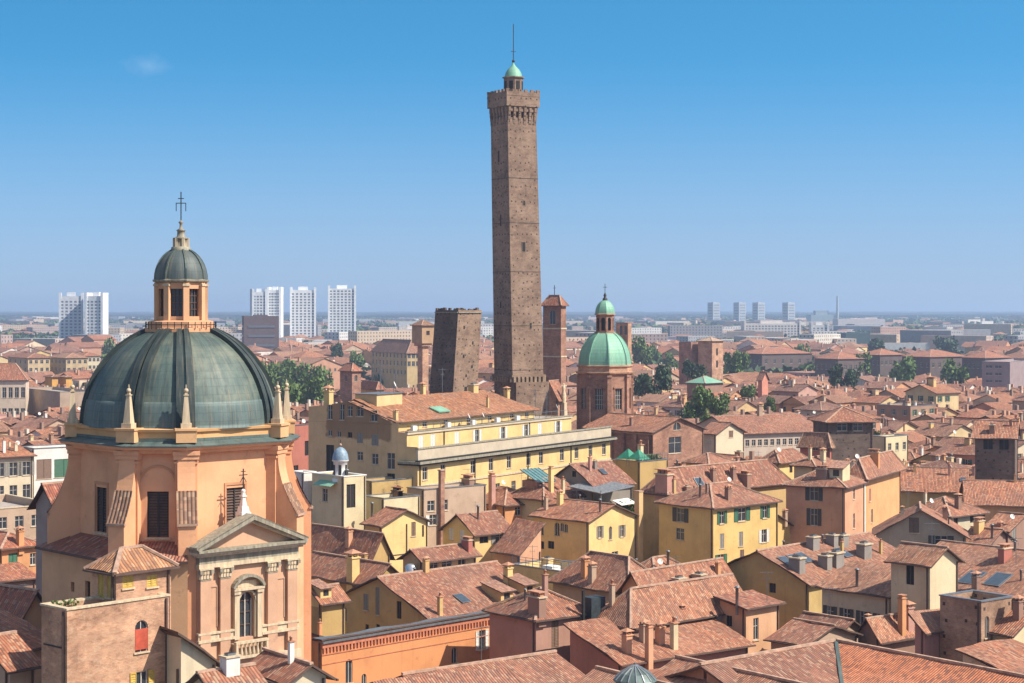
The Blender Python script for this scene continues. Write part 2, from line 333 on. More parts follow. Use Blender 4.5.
        for q in ops:
            a, b, c, e = q[:4]
            s.poly([pt(a, c), pt(b, c), pt(b, c, depth), pt(a, c, depth)], m); s.poly([pt(a, e, depth), pt(b, e, depth), pt(b, e), pt(a, e)], m)
            s.poly([pt(a, c, depth), pt(a, e, depth), pt(a, e), pt(a, c)], m); s.poly([pt(b, c), pt(b, e), pt(b, e, depth), pt(b, c, depth)], m)
            if len(q) > 4 and q[4]:
                r = (b - a) / 2; mx = (a + b) / 2; n = 8
                arc = [(mx - r * math.cos(math.pi * i / n), e - r + r * math.sin(math.pi * i / n)) for i in range(n + 1)]
                for i in range(n):
                    (u0, w0), (u1, w1) = arc[i], arc[i + 1]
                    s.poly([pt(u0, w0), pt(u1, w1), pt(u1, e), pt(u0, e)], m, [(u0, w0), (u1, w1), (u1, e), (u0, e)])
                    s.poly([pt(u0, w0), pt(u0, w0, depth), pt(u1, w1, depth), pt(u1, w1)], m)
    def mesh(s, name):
        me = bpy.data.meshes.new(name); me.from_pydata(s.v, [], s.f)
        for n in s.mats: me.materials.append(M[n])
        me.polygons.foreach_set('material_index', s.m); me.polygons.foreach_set('use_smooth', s.sm)
        ul = me.uv_layers.new(name='UVMap'); ul.data.foreach_set('uv', [x for p in s.uv for x in p])
        if any(c is not None for c in s.c):
            at = me.color_attributes.new('tint', 'FLOAT_COLOR', 'CORNER'); out = []
            for f, c in zip(s.f, s.c): out += list((*(c or (.4, .4, .4)), 1)) * len(f)
            at.data.foreach_set('color', out)
        if any(s.sm):
            import bmesh
            bm = bmesh.new(); bm.from_mesh(me); bmesh.ops.remove_doubles(bm, verts=bm.verts, dist=1e-4); bm.to_mesh(me); bm.free()
        me.update(); return me
def link(name, data, parent=None, color=None, loc=None, rz=None):
    o = bpy.data.objects.new(name, data); sc.collection.objects.link(o)
    if parent: o.parent = parent
    if color: o.color = (*color, 1)
    if loc is not None: o.location = loc
    if rz is not None: o.rotation_euler = (0, 0, rz)
    return o
def part(name, mb, parent, color=None, loc=None, rz=None): 
    return link(name, mb.mesh(name) if isinstance(mb, MB) else mb, parent, color, loc, rz)
def tag(o, label, cat, group=None, kind=None):
    if label: o['label'] = label
    if cat: o['category'] = cat
    if group: o['group'] = group
    if kind: o['kind'] = kind
    return o
def root(name, label, cat, loc, rz=0, group=None):
    return tag(link(name, None, None, None, loc, rz), label, cat, group)
# ---------------------------------------------------------------- points from measured picture positions
def PT(px, py, Y): return Vector(((px - 512) * Y / F, Y, CZ - (py - HY) * Y / F))
def YZ(py, z): return F * (CZ - z) / (py - HY)
CAM = Vector((0, 0, CZ))
rnd = random.Random(7)

# ---------------------------------------------------------------- shared small meshes: windows, shutters, chimneys, dishes
_cache = {}
def cached(key, fn):
    if key not in _cache: _cache[key] = fn()
    return _cache[key]
def window_mesh(w, h, st):
    def mk():
        mb = MB(); d = .17; x0, x1 = -w / 2, w / 2; fr = 'frame' if st != 'd' else 'wood'
        if st in 'a' : # arched glazing
            r = w / 2; n = 8; arc = [(-r * math.cos(math.pi * i / n), h - r + r * math.sin(math.pi * i / n)) for i in range(n + 1)]
            mb.poly([(x0, d, 0), (x1, d, 0)] + [(x, d, z) for x, z in arc[::-1]], 'glass')
            for (a, b), (c, e) in zip(arc[:-1], arc[1:]): mb.bar((a, d - .03, b), (c, d - .03, e), .09, 'frame')
            mb.box(x0, x0 + .08, d - .08, d - .01, 0, h - r, 'frame'); mb.box(x1 - .08, x1, d - .08, d - .01, 0, h - r, 'frame')
            mb.box(-.03, .03, d - .07, d - .01, 0, h - .05, 'frame')
        elif st == 'd':
            mb.poly([(x0, d, 0), (x1, d, 0), (x1, d, h), (x0, d, h)], 'black')
            mb.box(x0, x0 + .06, d - .06, d - .01, 0, h, 'wood'); mb.box(x1 - .06, x1, d - .06, d - .01, 0, h, 'wood'); mb.box(-.04, .04, d - .06, d - .01, 0, h, 'wood')
        else:
            mb.poly([(x0, d, 0), (x1, d, 0), (x1, d, h), (x0, d, h)], 'glass')
            mb.box(x0, x0 + .07, d - .07, d - .01, 0, h, fr); mb.box(x1 - .07, x1, d - .07, d - .01, 0, h, fr)
            mb.box(x0 + .07, x1 - .07, d - .07, d - .01, h - .07, h, fr); mb.box(x0 + .07, x1 - .07, d - .07, d - .01, 0, .07, fr)
            mb.box(-.035, .035, d - .075, d - .012, .07, h - .07, fr)
            if h > 1.2: mb.box(x0 + .07, x1 - .07, d - .06, d - .013, h * .62, h * .62 + .05, fr)
        if st != 'd': mb.box(x0 - .1, x1 + .1, -.1, .13, -.1, -.003, 'stone')
        return mb.mesh('window')
    return cached(('w', w, h, st), mk)
def shutter_mesh(w, h):
    def mk():
        mb = MB(); mb.box(0, .06, -.05, 0, 0, h, 'paint'); mb.box(w - .06, w, -.05, 0, 0, h, 'paint')
        mb.box(.06, w - .06, -.05, 0, 0, .08, 'paint'); mb.box(.06, w - .06, -.05, 0, h - .08, h, 'paint'); mb.box(.06, w - .06, -.012, -.002, .08, h - .08, 'paint')
        n = max(3, int(h / .16))
        for i in range(n):
            z = .1 + (h - .2) * i / n; mb.poly([(.06, -.045, z), (w - .06, -.045, z), (w - .06, -.013, z + .1), (.06, -.013, z + .1)], 'paint')
        return mb.mesh('shutter')
    return cached(('s', round(w, 2), h), mk)
SH = {'g': (.02, .11, .055), 'k': (.055, .045, .035), 'w': (.62, .60, .55), 'n': (.22, .20, .17), 'o': (.50, .33, .06), 'b': (.16, .09, .055), 't': (.36, .16, .13)}
def add_window(rt, loc, rz, w, h, st):
    """st: 'd' dark, 'a' arched, 'p' plain, two letters: shutter colour + o(pen) or c(losed)"""
    base = st if st in ('d', 'a', 'p') else 'p'
    ow = link('window', window_mesh(w, h, base), rt, None, loc, rz)
    if len(st) == 2:
        col = SH[st[0]]
        if st[1] == 'c':
            m = shutter_mesh(w / 2 - .01, h)
            for x in (-w / 2, .01): link('shutter', m, ow, col, (x, .07, 0))
        else:
            m = shutter_mesh(w / 2, h)
            for x in (-w - .02, w / 2 + .02): link('shutter', m, ow, col, (x, -.012, 0))
    return ow
def chimney_mesh(kind):
    def mk():
        mb = MB(); z0 = -1.2
        if kind == 'a':   # square stack with a tiled hood on small piers
            mb.box(-.35, .35, -.35, .35, z0, 1.5, 'stucco'); mb.box(-.43, .43, -.43, .43, 1.5, 1.6, 'stucco')
            for x in (-.3, .2):
                for y in (-.3, .2): mb.box(x, x + .1, y, y + .1, 1.6, 1.9, 'stucco')
            mb.box(-.22, .22, -.22, .22, 1.601, 1.63, 'black')
            for q in (((-.5, -.5), (.5, -.5)), ((.5, -.5), (.5, .5)), ((.5, .5), (-.5, .5)), ((-.5, .5), (-.5, -.5))):
                mb.poly([(*q[0], 1.9), (*q[1], 1.9), (0, 0, 2.18)], 'orangeplain')
            mb.poly([(-.5, .5, 1.9), (.5, .5, 1.9), (.5, -.5, 1.9), (-.5, -.5, 1.9)], 'orangeplain')
        elif kind == 'b': # broad stack with several flues
            mb.box(-.4, .4, -.8, .8, z0, 1.3, 'stucco'); mb.box(-.5, .5, -.9, .9, 1.3, 1.42, 'stone')
            for y in (-.52, 0, .52): mb.box(-.2, .2, y - .17, y + .17, 1.42, 1.75, 'orangeplain', 'black')
            mb.box(-.45, .45, -.85, .85, 1.78, 1.86, 'orangeplain')
        elif kind == 'c': # slender stack with a pot
            mb.box(-.22, .22, -.22, .22, z0, 1.9, 'stucco'); mb.box(-.3, .3, -.3, .3, 1.9, 1.98, 'orangeplain'); mb.lathe([(.14, 1.98), (.12, 2.3), (.2, 2.32), (.02, 2.45)], 8, 'orangeplain')
        elif kind == 'd': # plain low block
            mb.box(-.6, .6, -.45, .45, z0, 1.15, 'stucco'); mb.box(-.7, .7, -.55, .55, 1.15, 1.27, 'stone'); mb.box(-.35, .35, -.25, .25, 1.27, 1.45, 'metal', 'black')
        elif kind == 't': # tall square shaft
            mb.box(-.38, .38, -.38, .38, -1, 4.2, 'stucco'); mb.box(-.46, .46, -.46, .46, 4.2, 4.32, 'orangeplain'); mb.box(-.3, .3, -.3, .3, 4.32, 4.6, 'stucco', 'black'); mb.box(-.45, .45, -.45, .45, 4.62, 4.72, 'orangeplain')
        elif kind == 'v': # metal flue
            mb.lathe([(.16, -1.), (.16, 1.7), (.27, 1.72), (.27, 1.8), (0, 1.98)], 10, 'metal')
        return mb.mesh('chimney')
    return cached(('c', kind), mk)
def antenna_mesh():
    def mk():
        mb = MB(); mb.bar((0, 0, -.5), (0, 0, 3.2), .05, 'metal')
        mb.bar((-.7, 0, 3.0), (.7, 0, 3.0), .035, 'metal')
        for i in range(7): x = -.66 + i * .22; mb.bar((x, -.32, 3.0), (x, .32, 3.0), .02, 'metal')
        mb.bar((-.35, 0, 2.4), (.35, 0, 2.4), .03, 'metal')
        for x in (-.3, 0, .3): mb.bar((x, 0, 2.15), (x, 0, 2.65), .02, 'metal')
        return mb.mesh('antenna')
    return cached('ant', mk)
def dish_mesh():
    def mk():
        mb = MB(); mb.bar((0, 0, -.5), (0, 0, 1.2), .06, 'metal')
        n = 12; c = Vector((0, -.12, 1.35)); ax = Vector((.45, -.8, .4)).normalized(); ux = ax.cross(Vector((0, 0, 1))).normalized(); uy = ux.cross(ax)
        rings = [(0, 0), (.25, .03), (.48, .12)]
        for (r0, d0), (r1, d1) in zip(rings[:-1], rings[1:]):
            for i in range(n):
                a, b = 2 * math.pi * i / n, 2 * math.pi * (i + 1) / n
                f = lambda r, d, t: c + ux * r * math.cos(t) + uy * r * math.sin(t) + ax * d
                q = [f(r0, d0, a), f(r1, d1, a), f(r1, d1, b), f(r0, d0, b)]
                if r0 == 0: q = q[:3]
                mb.poly(q, 'white'); 
        mb.bar(c - uy * .45, c + ax * .5, .03, 'metal'); mb.bar(c + ax * .42, c + ax * .56, .1, 'metal')
        return mb.mesh('satellite_dish')
    return cached('dish', mk)
def skylight_mesh():
    def mk():
        mb = MB(); mb.box(-.5, .5, -.7, .7, 0, .12, 'metal'); mb.box(-.42, .42, -.62, .62, .121, .14, 'blueglass'); return mb.mesh('skylight')
    return cached('sky', mk)
def dormer_mesh(tintless=True):
    def mk():
        mb = MB(); w, h, L = .9, 1.35, 3.2 # front at y=0 facing -y
        mb.wall((-w, 0), (1, 0), 2 * w, -1.2, [(0, h), (2 * w, h)], [(.45, 1.35, .25, 1.1)], 'stucco', .12)
        mb.poly([(-w, L, -1.2), (-w, 0, -1.2), (-w, 0, h), (-w, L, h + .5)], 'stucco'); mb.poly([(w, 0, -1.2), (w, L, -1.2), (w, L, h + .5), (w, 0, h)], 'stucco')
        mb.poly([(-.45, .11, .25), (.45, .11, .25), (.45, .11, 1.1), (-.45, .11, 1.1)], 'glass'); mb.box(-.03, .03, .05, .105, .25, 1.1, 'wood')
        mb.slab([(-w - .25, -.35, h), (w + .25, -.35, h), (w + .25, L, h + .75), (-w - .25, L, h + .75)], .12, 'tile_f')
        return mb.mesh('dormer')
    return cached('dorm', mk)

# ---------------------------------------------------------------- roofs
def roof_planes(rt, W, D, rise, o=.5):
    """list of polygons in local coords, z relative to the eave; and a height function on the walls; and ridge/hip lines"""
    def z(x, y): return 0
    if rt == 'gx':
        s = rise / (D / 2); P = [[(-o, -o, -s * o), (W + o, -o, -s * o), (W + o, D / 2, rise), (-o, D / 2, rise)], [(W + o, D + o, -s * o), (-o, D + o, -s * o), (-o, D / 2, rise), (W + o, D / 2, rise)]]
        return P, (lambda x, y: rise - s * abs(y - D / 2)), [((-o, D / 2, rise), (W + o, D / 2, rise))]
    if rt == 'gy':
        s = rise / (W / 2); P = [[(-o, D + o, -s * o), (-o, -o, -s * o), (W / 2, -o, rise), (W / 2, D + o, rise)], [(W + o, -o, -s * o), (W + o, D + o, -s * o), (W / 2, D + o, rise), (W / 2, -o, rise)]]
        return P, (lambda x, y: rise - s * abs(x - W / 2)), [((W / 2, -o, rise), (W / 2, D + o, rise))]
    if rt in ('hip', 'hl', 'hr'):
        m = min(W, D); s = rise / (m / 2); q = m / 2; A, B, C, E = (-o, -o, -s * o), (W + o, -o, -s * o), (W + o, D + o, -s * o), (-o, D + o, -s * o)
        if rt == 'hl' or (rt == 'hr'):
            s = rise / (D / 2); q = D / 2; A, B, C, E = (-o, -o, -s * o), (W + o, -o, -s * o), (W + o, D + o, -s * o), (-o, D + o, -s * o)
            if rt == 'hl':
                r0, r1 = (min(q, W * .9), D / 2, rise), (W + o, D / 2, rise)
                return [[A, B, r1, r0], [C, E, r0, r1], [E, A, r0]], (lambda x, y: min(rise - s * abs(y - D / 2), s * x)), [(r0, r1), (A, r0), (E, r0)]
            r0, r1 = (-o, D / 2, rise), (max(W - q, W * .1), D / 2, rise)
            return [[A, B, r1, r0], [C, E, r0, r1], [B, C, r1]], (lambda x, y: min(rise - s * abs(y - D / 2), s * (W - x))), [(r0, r1), (B, r1), (C, r1)]
        if abs(W - D) < .3:
            r0 = (W / 2, D / 2, rise); return [[A, B, r0], [B, C, r0], [C, E, r0], [E, A, r0]], z, [(A, r0), (B, r0), (C, r0), (E, r0)]
        if W > D: r0, r1 = (q, D / 2, rise), (W - q, D / 2, rise); return [[A, B, r1, r0], [B, C, r1], [C, E, r0, r1], [E, A, r0]], z, [(r0, r1), (A, r0), (B, r1), (C, r1), (E, r0)]
        r0, r1 = (W / 2, q, rise), (W / 2, D - q, rise); return [[A, B, r0], [B, C, r1, r0], [C, E, r1], [E, A, r0, r1]], z, [(r0, r1), (A, r0), (B, r0), (C, r1), (E, r1)]
    if rt[0] == 's': # shed: sy rises away in y, sx rises in x, sY falls away in y, sX falls in x
        if rt == 'sy': f = lambda x, y: rise * y / D
        elif rt == 'sx': f = lambda x, y: rise * x / W
        elif rt == 'sY': f = lambda x, y: rise * (1 - y / D)
        else: f = lambda x, y: rise * (1 - x / W)
        P = [[(x, y, f(x, y)) for x, y in ((-o, -o), (W + o, -o), (W + o, D + o), (-o, D + o))]]
        return P, f, []
    return [], z, []

THINGS = []      # (root, label bits) for infill
HEROES = []      # dicts: footprint + protected picture box
def footprint(x, y, a, W, D): 
    c, s = math.cos(a), math.sin(a)
    return [(x + c * u - s * v, y + s * u + c * v) for u, v in ((0, 0), (W, 0), (W, D), (0, D))]
def overlap(p, q):
    for A, B in ((p, q), (q, p)):
        for i in range(len(A)):
            ex, ey = A[(i + 1) % len(A)][0] - A[i][0], A[(i + 1) % len(A)][1] - A[i][1]; nx, ny = ey, -ex
            a = [nx * v[0] + ny * v[1] for v in A]; b = [nx * v[0] + ny * v[1] for v in B]
            if max(a) <= min(b) + .3 * math.hypot(nx, ny) or max(b) <= min(a) + .3 * math.hypot(nx, ny): break
        else: continue
        return False
    return True

TILE = [(.40, .175, .10), (.47, .215, .12), (.34, .155, .10), (.50, .25, .145), (.37, .20, .135), (.27, .13, .10), (.46, .185, .105), (.24, .125, .10), (.43, .26, .175), (.33, .165, .125)]
def build(rt, W, D, zE, roof, rise, wallmat='stucco', wall=(.5, .35, .18), tile=None, ops=None, cap=True, gutter=True, z0=0, o=.5, terrace='terrace', tilemat='tile', trim=None, sag=False):
    """walls + roof (+ ridge caps, gutters) under root rt. ops: {'r': [...], 'l': [...], 'e': [...], 'k': [...]}"""
    ops = ops or {}; P, hz, ridges = roof_planes(roof, W, D, rise, o)
    flat = roof == 'flat'
    mb = MB()
    for face, (ox, oy), (dx, dy), L in (('r', (0, 0), (1, 0), W), ('e', (W, 0), (0, 1), D), ('k', (W, D), (-1, 0), W), ('l', (0, D), (0, -1), D)):
        us = [0, L / 2, L]
        top = [(u, zE + hz(ox + dx * u, oy + dy * u)) for u in us]
        mb.wall((ox, oy), (dx, dy), L, z0, top, ops.get(face, []), wallmat)
    if flat:
        p = .35
        mb.poly([(p, p, zE - .9), (W - p, p, zE - .9), (W - p, D - p, zE - .9), (p, D - p, zE - .9)], terrace)
        for q in (((p, p), (W - p, p)), ((W - p, p), (W - p, D - p)), ((W - p, D - p), (p, D - p)), ((p, D - p), (p, p))):
            mb.poly([(*q[1], zE - .9), (*q[0], zE - .9), (*q[0], zE), (*q[1], zE)], wallmat)
        k = .08
        for x0, x1, y0, y1 in ((-k, W + k, -k, p), (-k, W + k, D - p, D + k), (-k, p, p, D - p), (W - p, W + k, p, D - p)): mb.box(x0, x1, y0, y1, zE + .002, zE + .12, 'metal' if trim is None else trim)
    part('wall', mb, rt, wall)
    if not flat:
        rb = MB()
        for pl in P: (rb.sagslab if sag else rb.slab)([(x, y, z + zE + .16) for x, y, z in pl], .16, tilemat)
        ro = part('roof', rb, rt, tile or TILE[0])
        if cap and ridges:
            cb = MB()
            for a, b in ridges:
                a, b = Vector(a) + Vector((0, 0, zE + .2)), Vector(b) + Vector((0, 0, zE + .2)); cb.bar(a, b, .26, 'cap', .16)
            part('ridge_cap', cb, ro)
        if gutter:
            gb = MB()
            for pl in P:
                for i in range(len(pl)):
                    a, b = pl[i], pl[(i + 1) % len(pl)]
                    if abs(a[2] - b[2]) < .01 and a[2] <= 0.001 and math.hypot(a[0] - b[0], a[1] - b[1]) > 1:
                        dv = Vector((b[0] - a[0], b[1] - a[1], 0)).normalized(); n = Vector((dv.y, -dv.x, 0)) * .07
                        gb.bar(Vector(a) + n + Vector((0, 0, zE + .06)), Vector(b) + n + Vector((0, 0, zE + .06)), .12, 'wood', .12)
            if gb.f: part('gutter', gb, rt)
    return P, hz
def ray_face(x0, y0, a, face, W, D, px, py):
    c, s = math.cos(a), math.sin(a); d = Vector(((px - 512) / F, 1, -(py - HY) / F)); o = CAM - Vector((x0, y0, 0))
    ol = Vector((c * o.x + s * o.y, -s * o.x + c * o.y, o.z)); dl = Vector((c * d.x + s * d.y, -s * d.x + c * d.y, d.z))
    if face == 'r': t = -ol.y / dl.y; p = ol + dl * t; return p.x, p.z
    if face == 'l': t = -ol.x / dl.x; p = ol + dl * t; return D - p.y, p.z
    if face == 'e': t = (W - ol.x) / dl.x; p = ol + dl * t; return p.y, p.z
def ray_roof(x0, y0, a, P, zE, px, py):
    c, s = math.cos(a), math.sin(a); d = Vector(((px - 512) / F, 1, -(py - HY) / F)); o = CAM - Vector((x0, y0, 0))
    ol = Vector((c * o.x + s * o.y, -s * o.x + c * o.y, o.z)); dl = Vector((c * d.x + s * d.y, -s * d.x + c * d.y, d.z))
    best = None
    for pl in P:
        v = [Vector(p) + Vector((0, 0, zE + .16)) for p in pl]; n = (v[1] - v[0]).cross(v[2] - v[0]).normalized()
        if n.z < 0: n = -n
        if abs(n.dot(dl)) < 1e-6: continue
        t = n.dot(v[0] - ol) / n.dot(dl)
        if t <= 0: continue
        p = ol + dl * t; ins = True; sg = 0
        for i in range(len(v)):
            e0, e1 = v[i], v[(i + 1) % len(v)]; cr = (e1.x - e0.x) * (p.y - e0.y) - (e1.y - e0.y) * (p.x - e0.x)
            if cr * sg < -1e-6: ins = False
            if abs(cr) > 1e-6: sg = 1 if cr > 0 else -1
        if ins and (best is None or t < best[0]): best = (t, p, n)
    return best
ROT = {'r': 0, 'l': -math.pi / 2, 'e': math.pi / 2, 'k': math.pi}
def face_loc(face, W, D, u, z):
    return {'r': (u, 0, z), 'l': (0, D - u, z), 'e': (W, u, z), 'k': (W - u, D, z)}[face]
def place_windows(rt, W, D, wins):
    for face, u, z, w, h, st in wins: add_window(rt, face_loc(face, W, D, u, z), ROT[face], w, h, st)
def clampops(wins, W, D, topz, z0=0):
    ops = {}; keep = []
    for q in wins:
        face, u, z, w, h, st = q; L = W if face in 'rk' else D
        tz_ = topz(face, u, w) - .12
        if z + h > tz_ and z + h < tz_ + 1.3: z = tz_ - h; q = (face, u, z, w, h, st)
        if u - w / 2 < .12 or u + w / 2 > L - .12 or z < z0 + .1 or z + h > topz(face, u, w) - .08: continue
        if any(u - w / 2 < b + .05 and u + w / 2 > a - .05 and z < d + .05 and z + h > c - .05 for a, b, c, d, _ in ops.get(face, [])): continue
        ops.setdefault(face, []).append((u - w / 2, u + w / 2, z, z + h, st == 'a')); keep.append(q)
    return ops, keep
def roof_z(P, x, y):
    best = None
    for pl in P:
        v = [Vector(p) for p in pl]; n_ = (v[1] - v[0]).cross(v[2] - v[0])
        if abs(n_.z) < 1e-6: continue
        zt = v[0].z - (n_.x * (x - v[0].x) + n_.y * (y - v[0].y)) / n_.z; best = zt if best is None else min(best, zt)
    return best or 0
def H(name, label, cat, cx, ey, a, xr, xl, z, roof='hip', rise=None, wall='ochre', tile=None, wins=(), auto=(), chim=(), extra=(), wallmat='stucco', vis=40, group=None, L2=None, D2=None, cap=True, o=.5, z0=0, trim=None, tilemat='tile', Yf=None):
    """a building whose near corner's eave is seen at pixel (cx, ey) at height z; xr / xl: picture x of its right and left eave ends"""
    Y0 = Yf or YZ(ey, z); 
    if Yf: z = CZ - (ey - HY) * Yf / F
    X0 = (cx - 512) * Y0 / F; ar = R(a); c, s = math.cos(ar), math.sin(ar)
    kr, kl = (xr - 512) / F, (xl - 512) / F
    W = L2 or (kr * Y0 - X0) / (c - kr * s); D = D2 or (kl * Y0 - X0) / (-s - kl * c)
    if W < 1: W = 8
    if D < 1: D = 8
    if rise is None: rise = {'gx': D / 2, 'gy': W / 2, 'hip': min(W, D) / 2, 'hl': D / 2, 'hr': D / 2}.get(roof, 3) * .38
    if tile: tile = (tile[0] * 1.08, tile[1] * 1.0, tile[2] * .92)
    rt = root(name, label, cat, (X0, Y0, 0), ar, group)
    P, hz, _ = roof_planes(roof, W, D, rise, o)
    wl = []
    for q in wins:
        f, px, py, w, h, st = q; u, zz = ray_face(X0, Y0, ar, f, W, D, px, py); wl.append((f, u, zz - h / 2, w, h, st))
    for f, n, dz, w, h, st in auto:
        L = W if f in 'rk' else D
        for i in range(n): wl.append((f, L * (i + .5) / n, z - dz, w, h, st))
    def topz(face, u, w):
        def g(u): return {'r': hz(u, 0), 'l': hz(0, D - u), 'e': hz(W, u), 'k': hz(W - u, D)}[face]
        return z + min(g(u - w / 2), g(u + w / 2))
    ops, keep = clampops(wl, W, D, topz, z0)
    col = WALLS.get(wall, wall)
    build(rt, W, D, z, roof, rise, wallmat, col, tile if tile else TILE[rnd.randrange(len(TILE))], ops, cap, roof != 'flat', z0, o, trim=trim, tilemat=tilemat, sag=Y0 < 420)
    if Y0 < 420 and z > 14:
        dp = MB(); dp.bar((W - .25, -.09, max(z0, z - 15)), (W - .25, -.09, z - .1), .11, 'wood'); dp.bar((-.09, .3, max(z0, z - 15)), (-.09, .3, z - .1), .11, 'wood'); part('downpipe', dp, rt)
    place_windows(rt, W, D, keep)
    if roof != 'flat' and Y0 < 420:
        for _ in range(min(4, int(W * D / 45))):
            x, y = rnd.uniform(.12, .88) * W, rnd.uniform(.1, .9) * D; zz = roof_z(P, x, y)
            k_ = rnd.choice(('ant', 'ant', 'ant', 'v', 'v', 'a', 'a', 'c', 'v')); s_ = rnd.uniform(.55, .8) if k_ in ('a', 'v', 'c') else rnd.uniform(.6, .9)
            mm = antenna_mesh() if k_ == 'ant' else dish_mesh() if k_ == 'dish' else chimney_mesh(k_)
            ob = link({'ant': 'antenna', 'dish': 'satellite_dish'}.get(k_, 'chimney'), mm, rt, col, (x, y, z + zz + .16)); ob.scale = (s_,) * 3; ob.rotation_euler = (0, 0, -ar + rnd.uniform(-.4, .4) if k_ in ('dish', 'ant') else 0)
    for q in chim:
        px, py, kind = q[:3]; ccol = WALLS.get(q[3], q[3]) if len(q) > 3 else col; sc_ = q[4] if len(q) > 4 else 1
        if roof == 'flat':
            t = (CZ - (z - .9)) / ((py - HY) / F); v = Vector(((px - 512) / F * t - X0, t - Y0)); p = Vector((c * v.x + s * v.y, -s * v.x + c * v.y, z - .9)); n = Vector((0, 0, 1))
            if not (0 < p.x < W and 0 < p.y < D): p = Vector((min(max(p.x, .8), max(W - .8, .8)), min(max(p.y, .8), max(D - .8, .8)), z - .9))
        else:
            h = ray_roof(X0, Y0, ar, P, z, px, py)
            if not h: print('MISS', name, label[:40], q); continue
            p, n = h[1], h[2]
        if kind == 'sky':
            ob = link('skylight', skylight_mesh(), rt, None, p + n * .02); up = Vector((0, 0, 1)); yv = (up - n * up.dot(n)); yv = yv.normalized() if yv.length > .01 else Vector((0, 1, 0)); xv = yv.cross(n)
            ob.rotation_euler = Matrix((xv, yv, n)).transposed().to_euler(); ob.scale = (sc_, sc_, 1)
        elif kind in ('dish', 'ant', 'dorr', 'dorl'):
            m = {'dish': dish_mesh, 'ant': antenna_mesh}.get(kind, dormer_mesh)()
            ob = link({'dish': 'satellite_dish', 'ant': 'antenna'}.get(kind, 'dormer'), m, rt, ccol, p); ob.rotation_euler = (0, 0, {'dorr': 0, 'dorl': -math.pi / 2}.get(kind, -ar + rnd.uniform(-.3, .3)))
            if kind == 'dish': sc_ *= .75
            ob.scale = (sc_, sc_, sc_)
        else:
            ob = link('chimney', chimney_mesh(kind), rt, ccol, p); ob.scale = (sc_, sc_, sc_); ob.rotation_euler = (0, 0, 0 if rnd.random() < .7 else math.pi / 2)
    for fn in extra: fn(rt, W, D, z, P)
    HEROES.append(dict(fp=footprint(X0, Y0, ar, W, D), Y=Y0, box=(min(xl, cx) - 2, max(xr, cx) + 2, ey - 6 - (rise * F / Y0 if roof != 'flat' else 0) * .6, ey + vis), label=label))
    return rt, (X0, Y0, ar, W, D, z, rise)
WALLS = {'ochre': (.62, .42, .18), 'yellow': (.72, .52, .22), 'pale': (.62, .52, .32), 'cream': (.62, .53, .37), 'orange': (.60, .29, .13), 'peach': (.62, .34, .20), 'pink': (.50, .27, .21),
         'red': (.42, .15, .11), 'brown': (.30, .175, .125), 'tan': (.46, .33, .23), 'grey': (.27, .24, .21), 'white': (.70, .67, .62), 'rust': (.46, .20, .12), 'mustard': (.46, .31, .12), 'lav': (.36, .28, .25)}
# ---------------------------------------------------------------- ground
gb = MB(); gb.poly([(-30000, -1500, 0), (30000, -1500, 0), (30000, 42000, 0), (-30000, 42000, 0)], 'ground')
m, t, b = mat('ground'); pos = wpos(t)
n1 = noise(t, pos, .004, 6, .65); n2 = noise(t, pos, .03, 5, .6)
c = mixc(t, (.045, .075, .025), (.16, .14, .10), ramp(t, n1, .45, .62)); c = mixc(t, c, (.07, .066, .06), ramp(t, n2, .5, .6, 0, .7))
sp = t.nodes.new('ShaderNodeSeparateXYZ'); t.links.new(pos, sp.inputs[0])
c = mixc(t, (.17, .14, .115), c, ramp(t, sp.outputs[1], 900, 1600))
t.links.new(c, b.inputs['Base Color']); b.inputs['Roughness'].default_value = .95; M['ground'] = m
g = link('ground', gb.mesh('ground')); g['kind'] = 'structure'

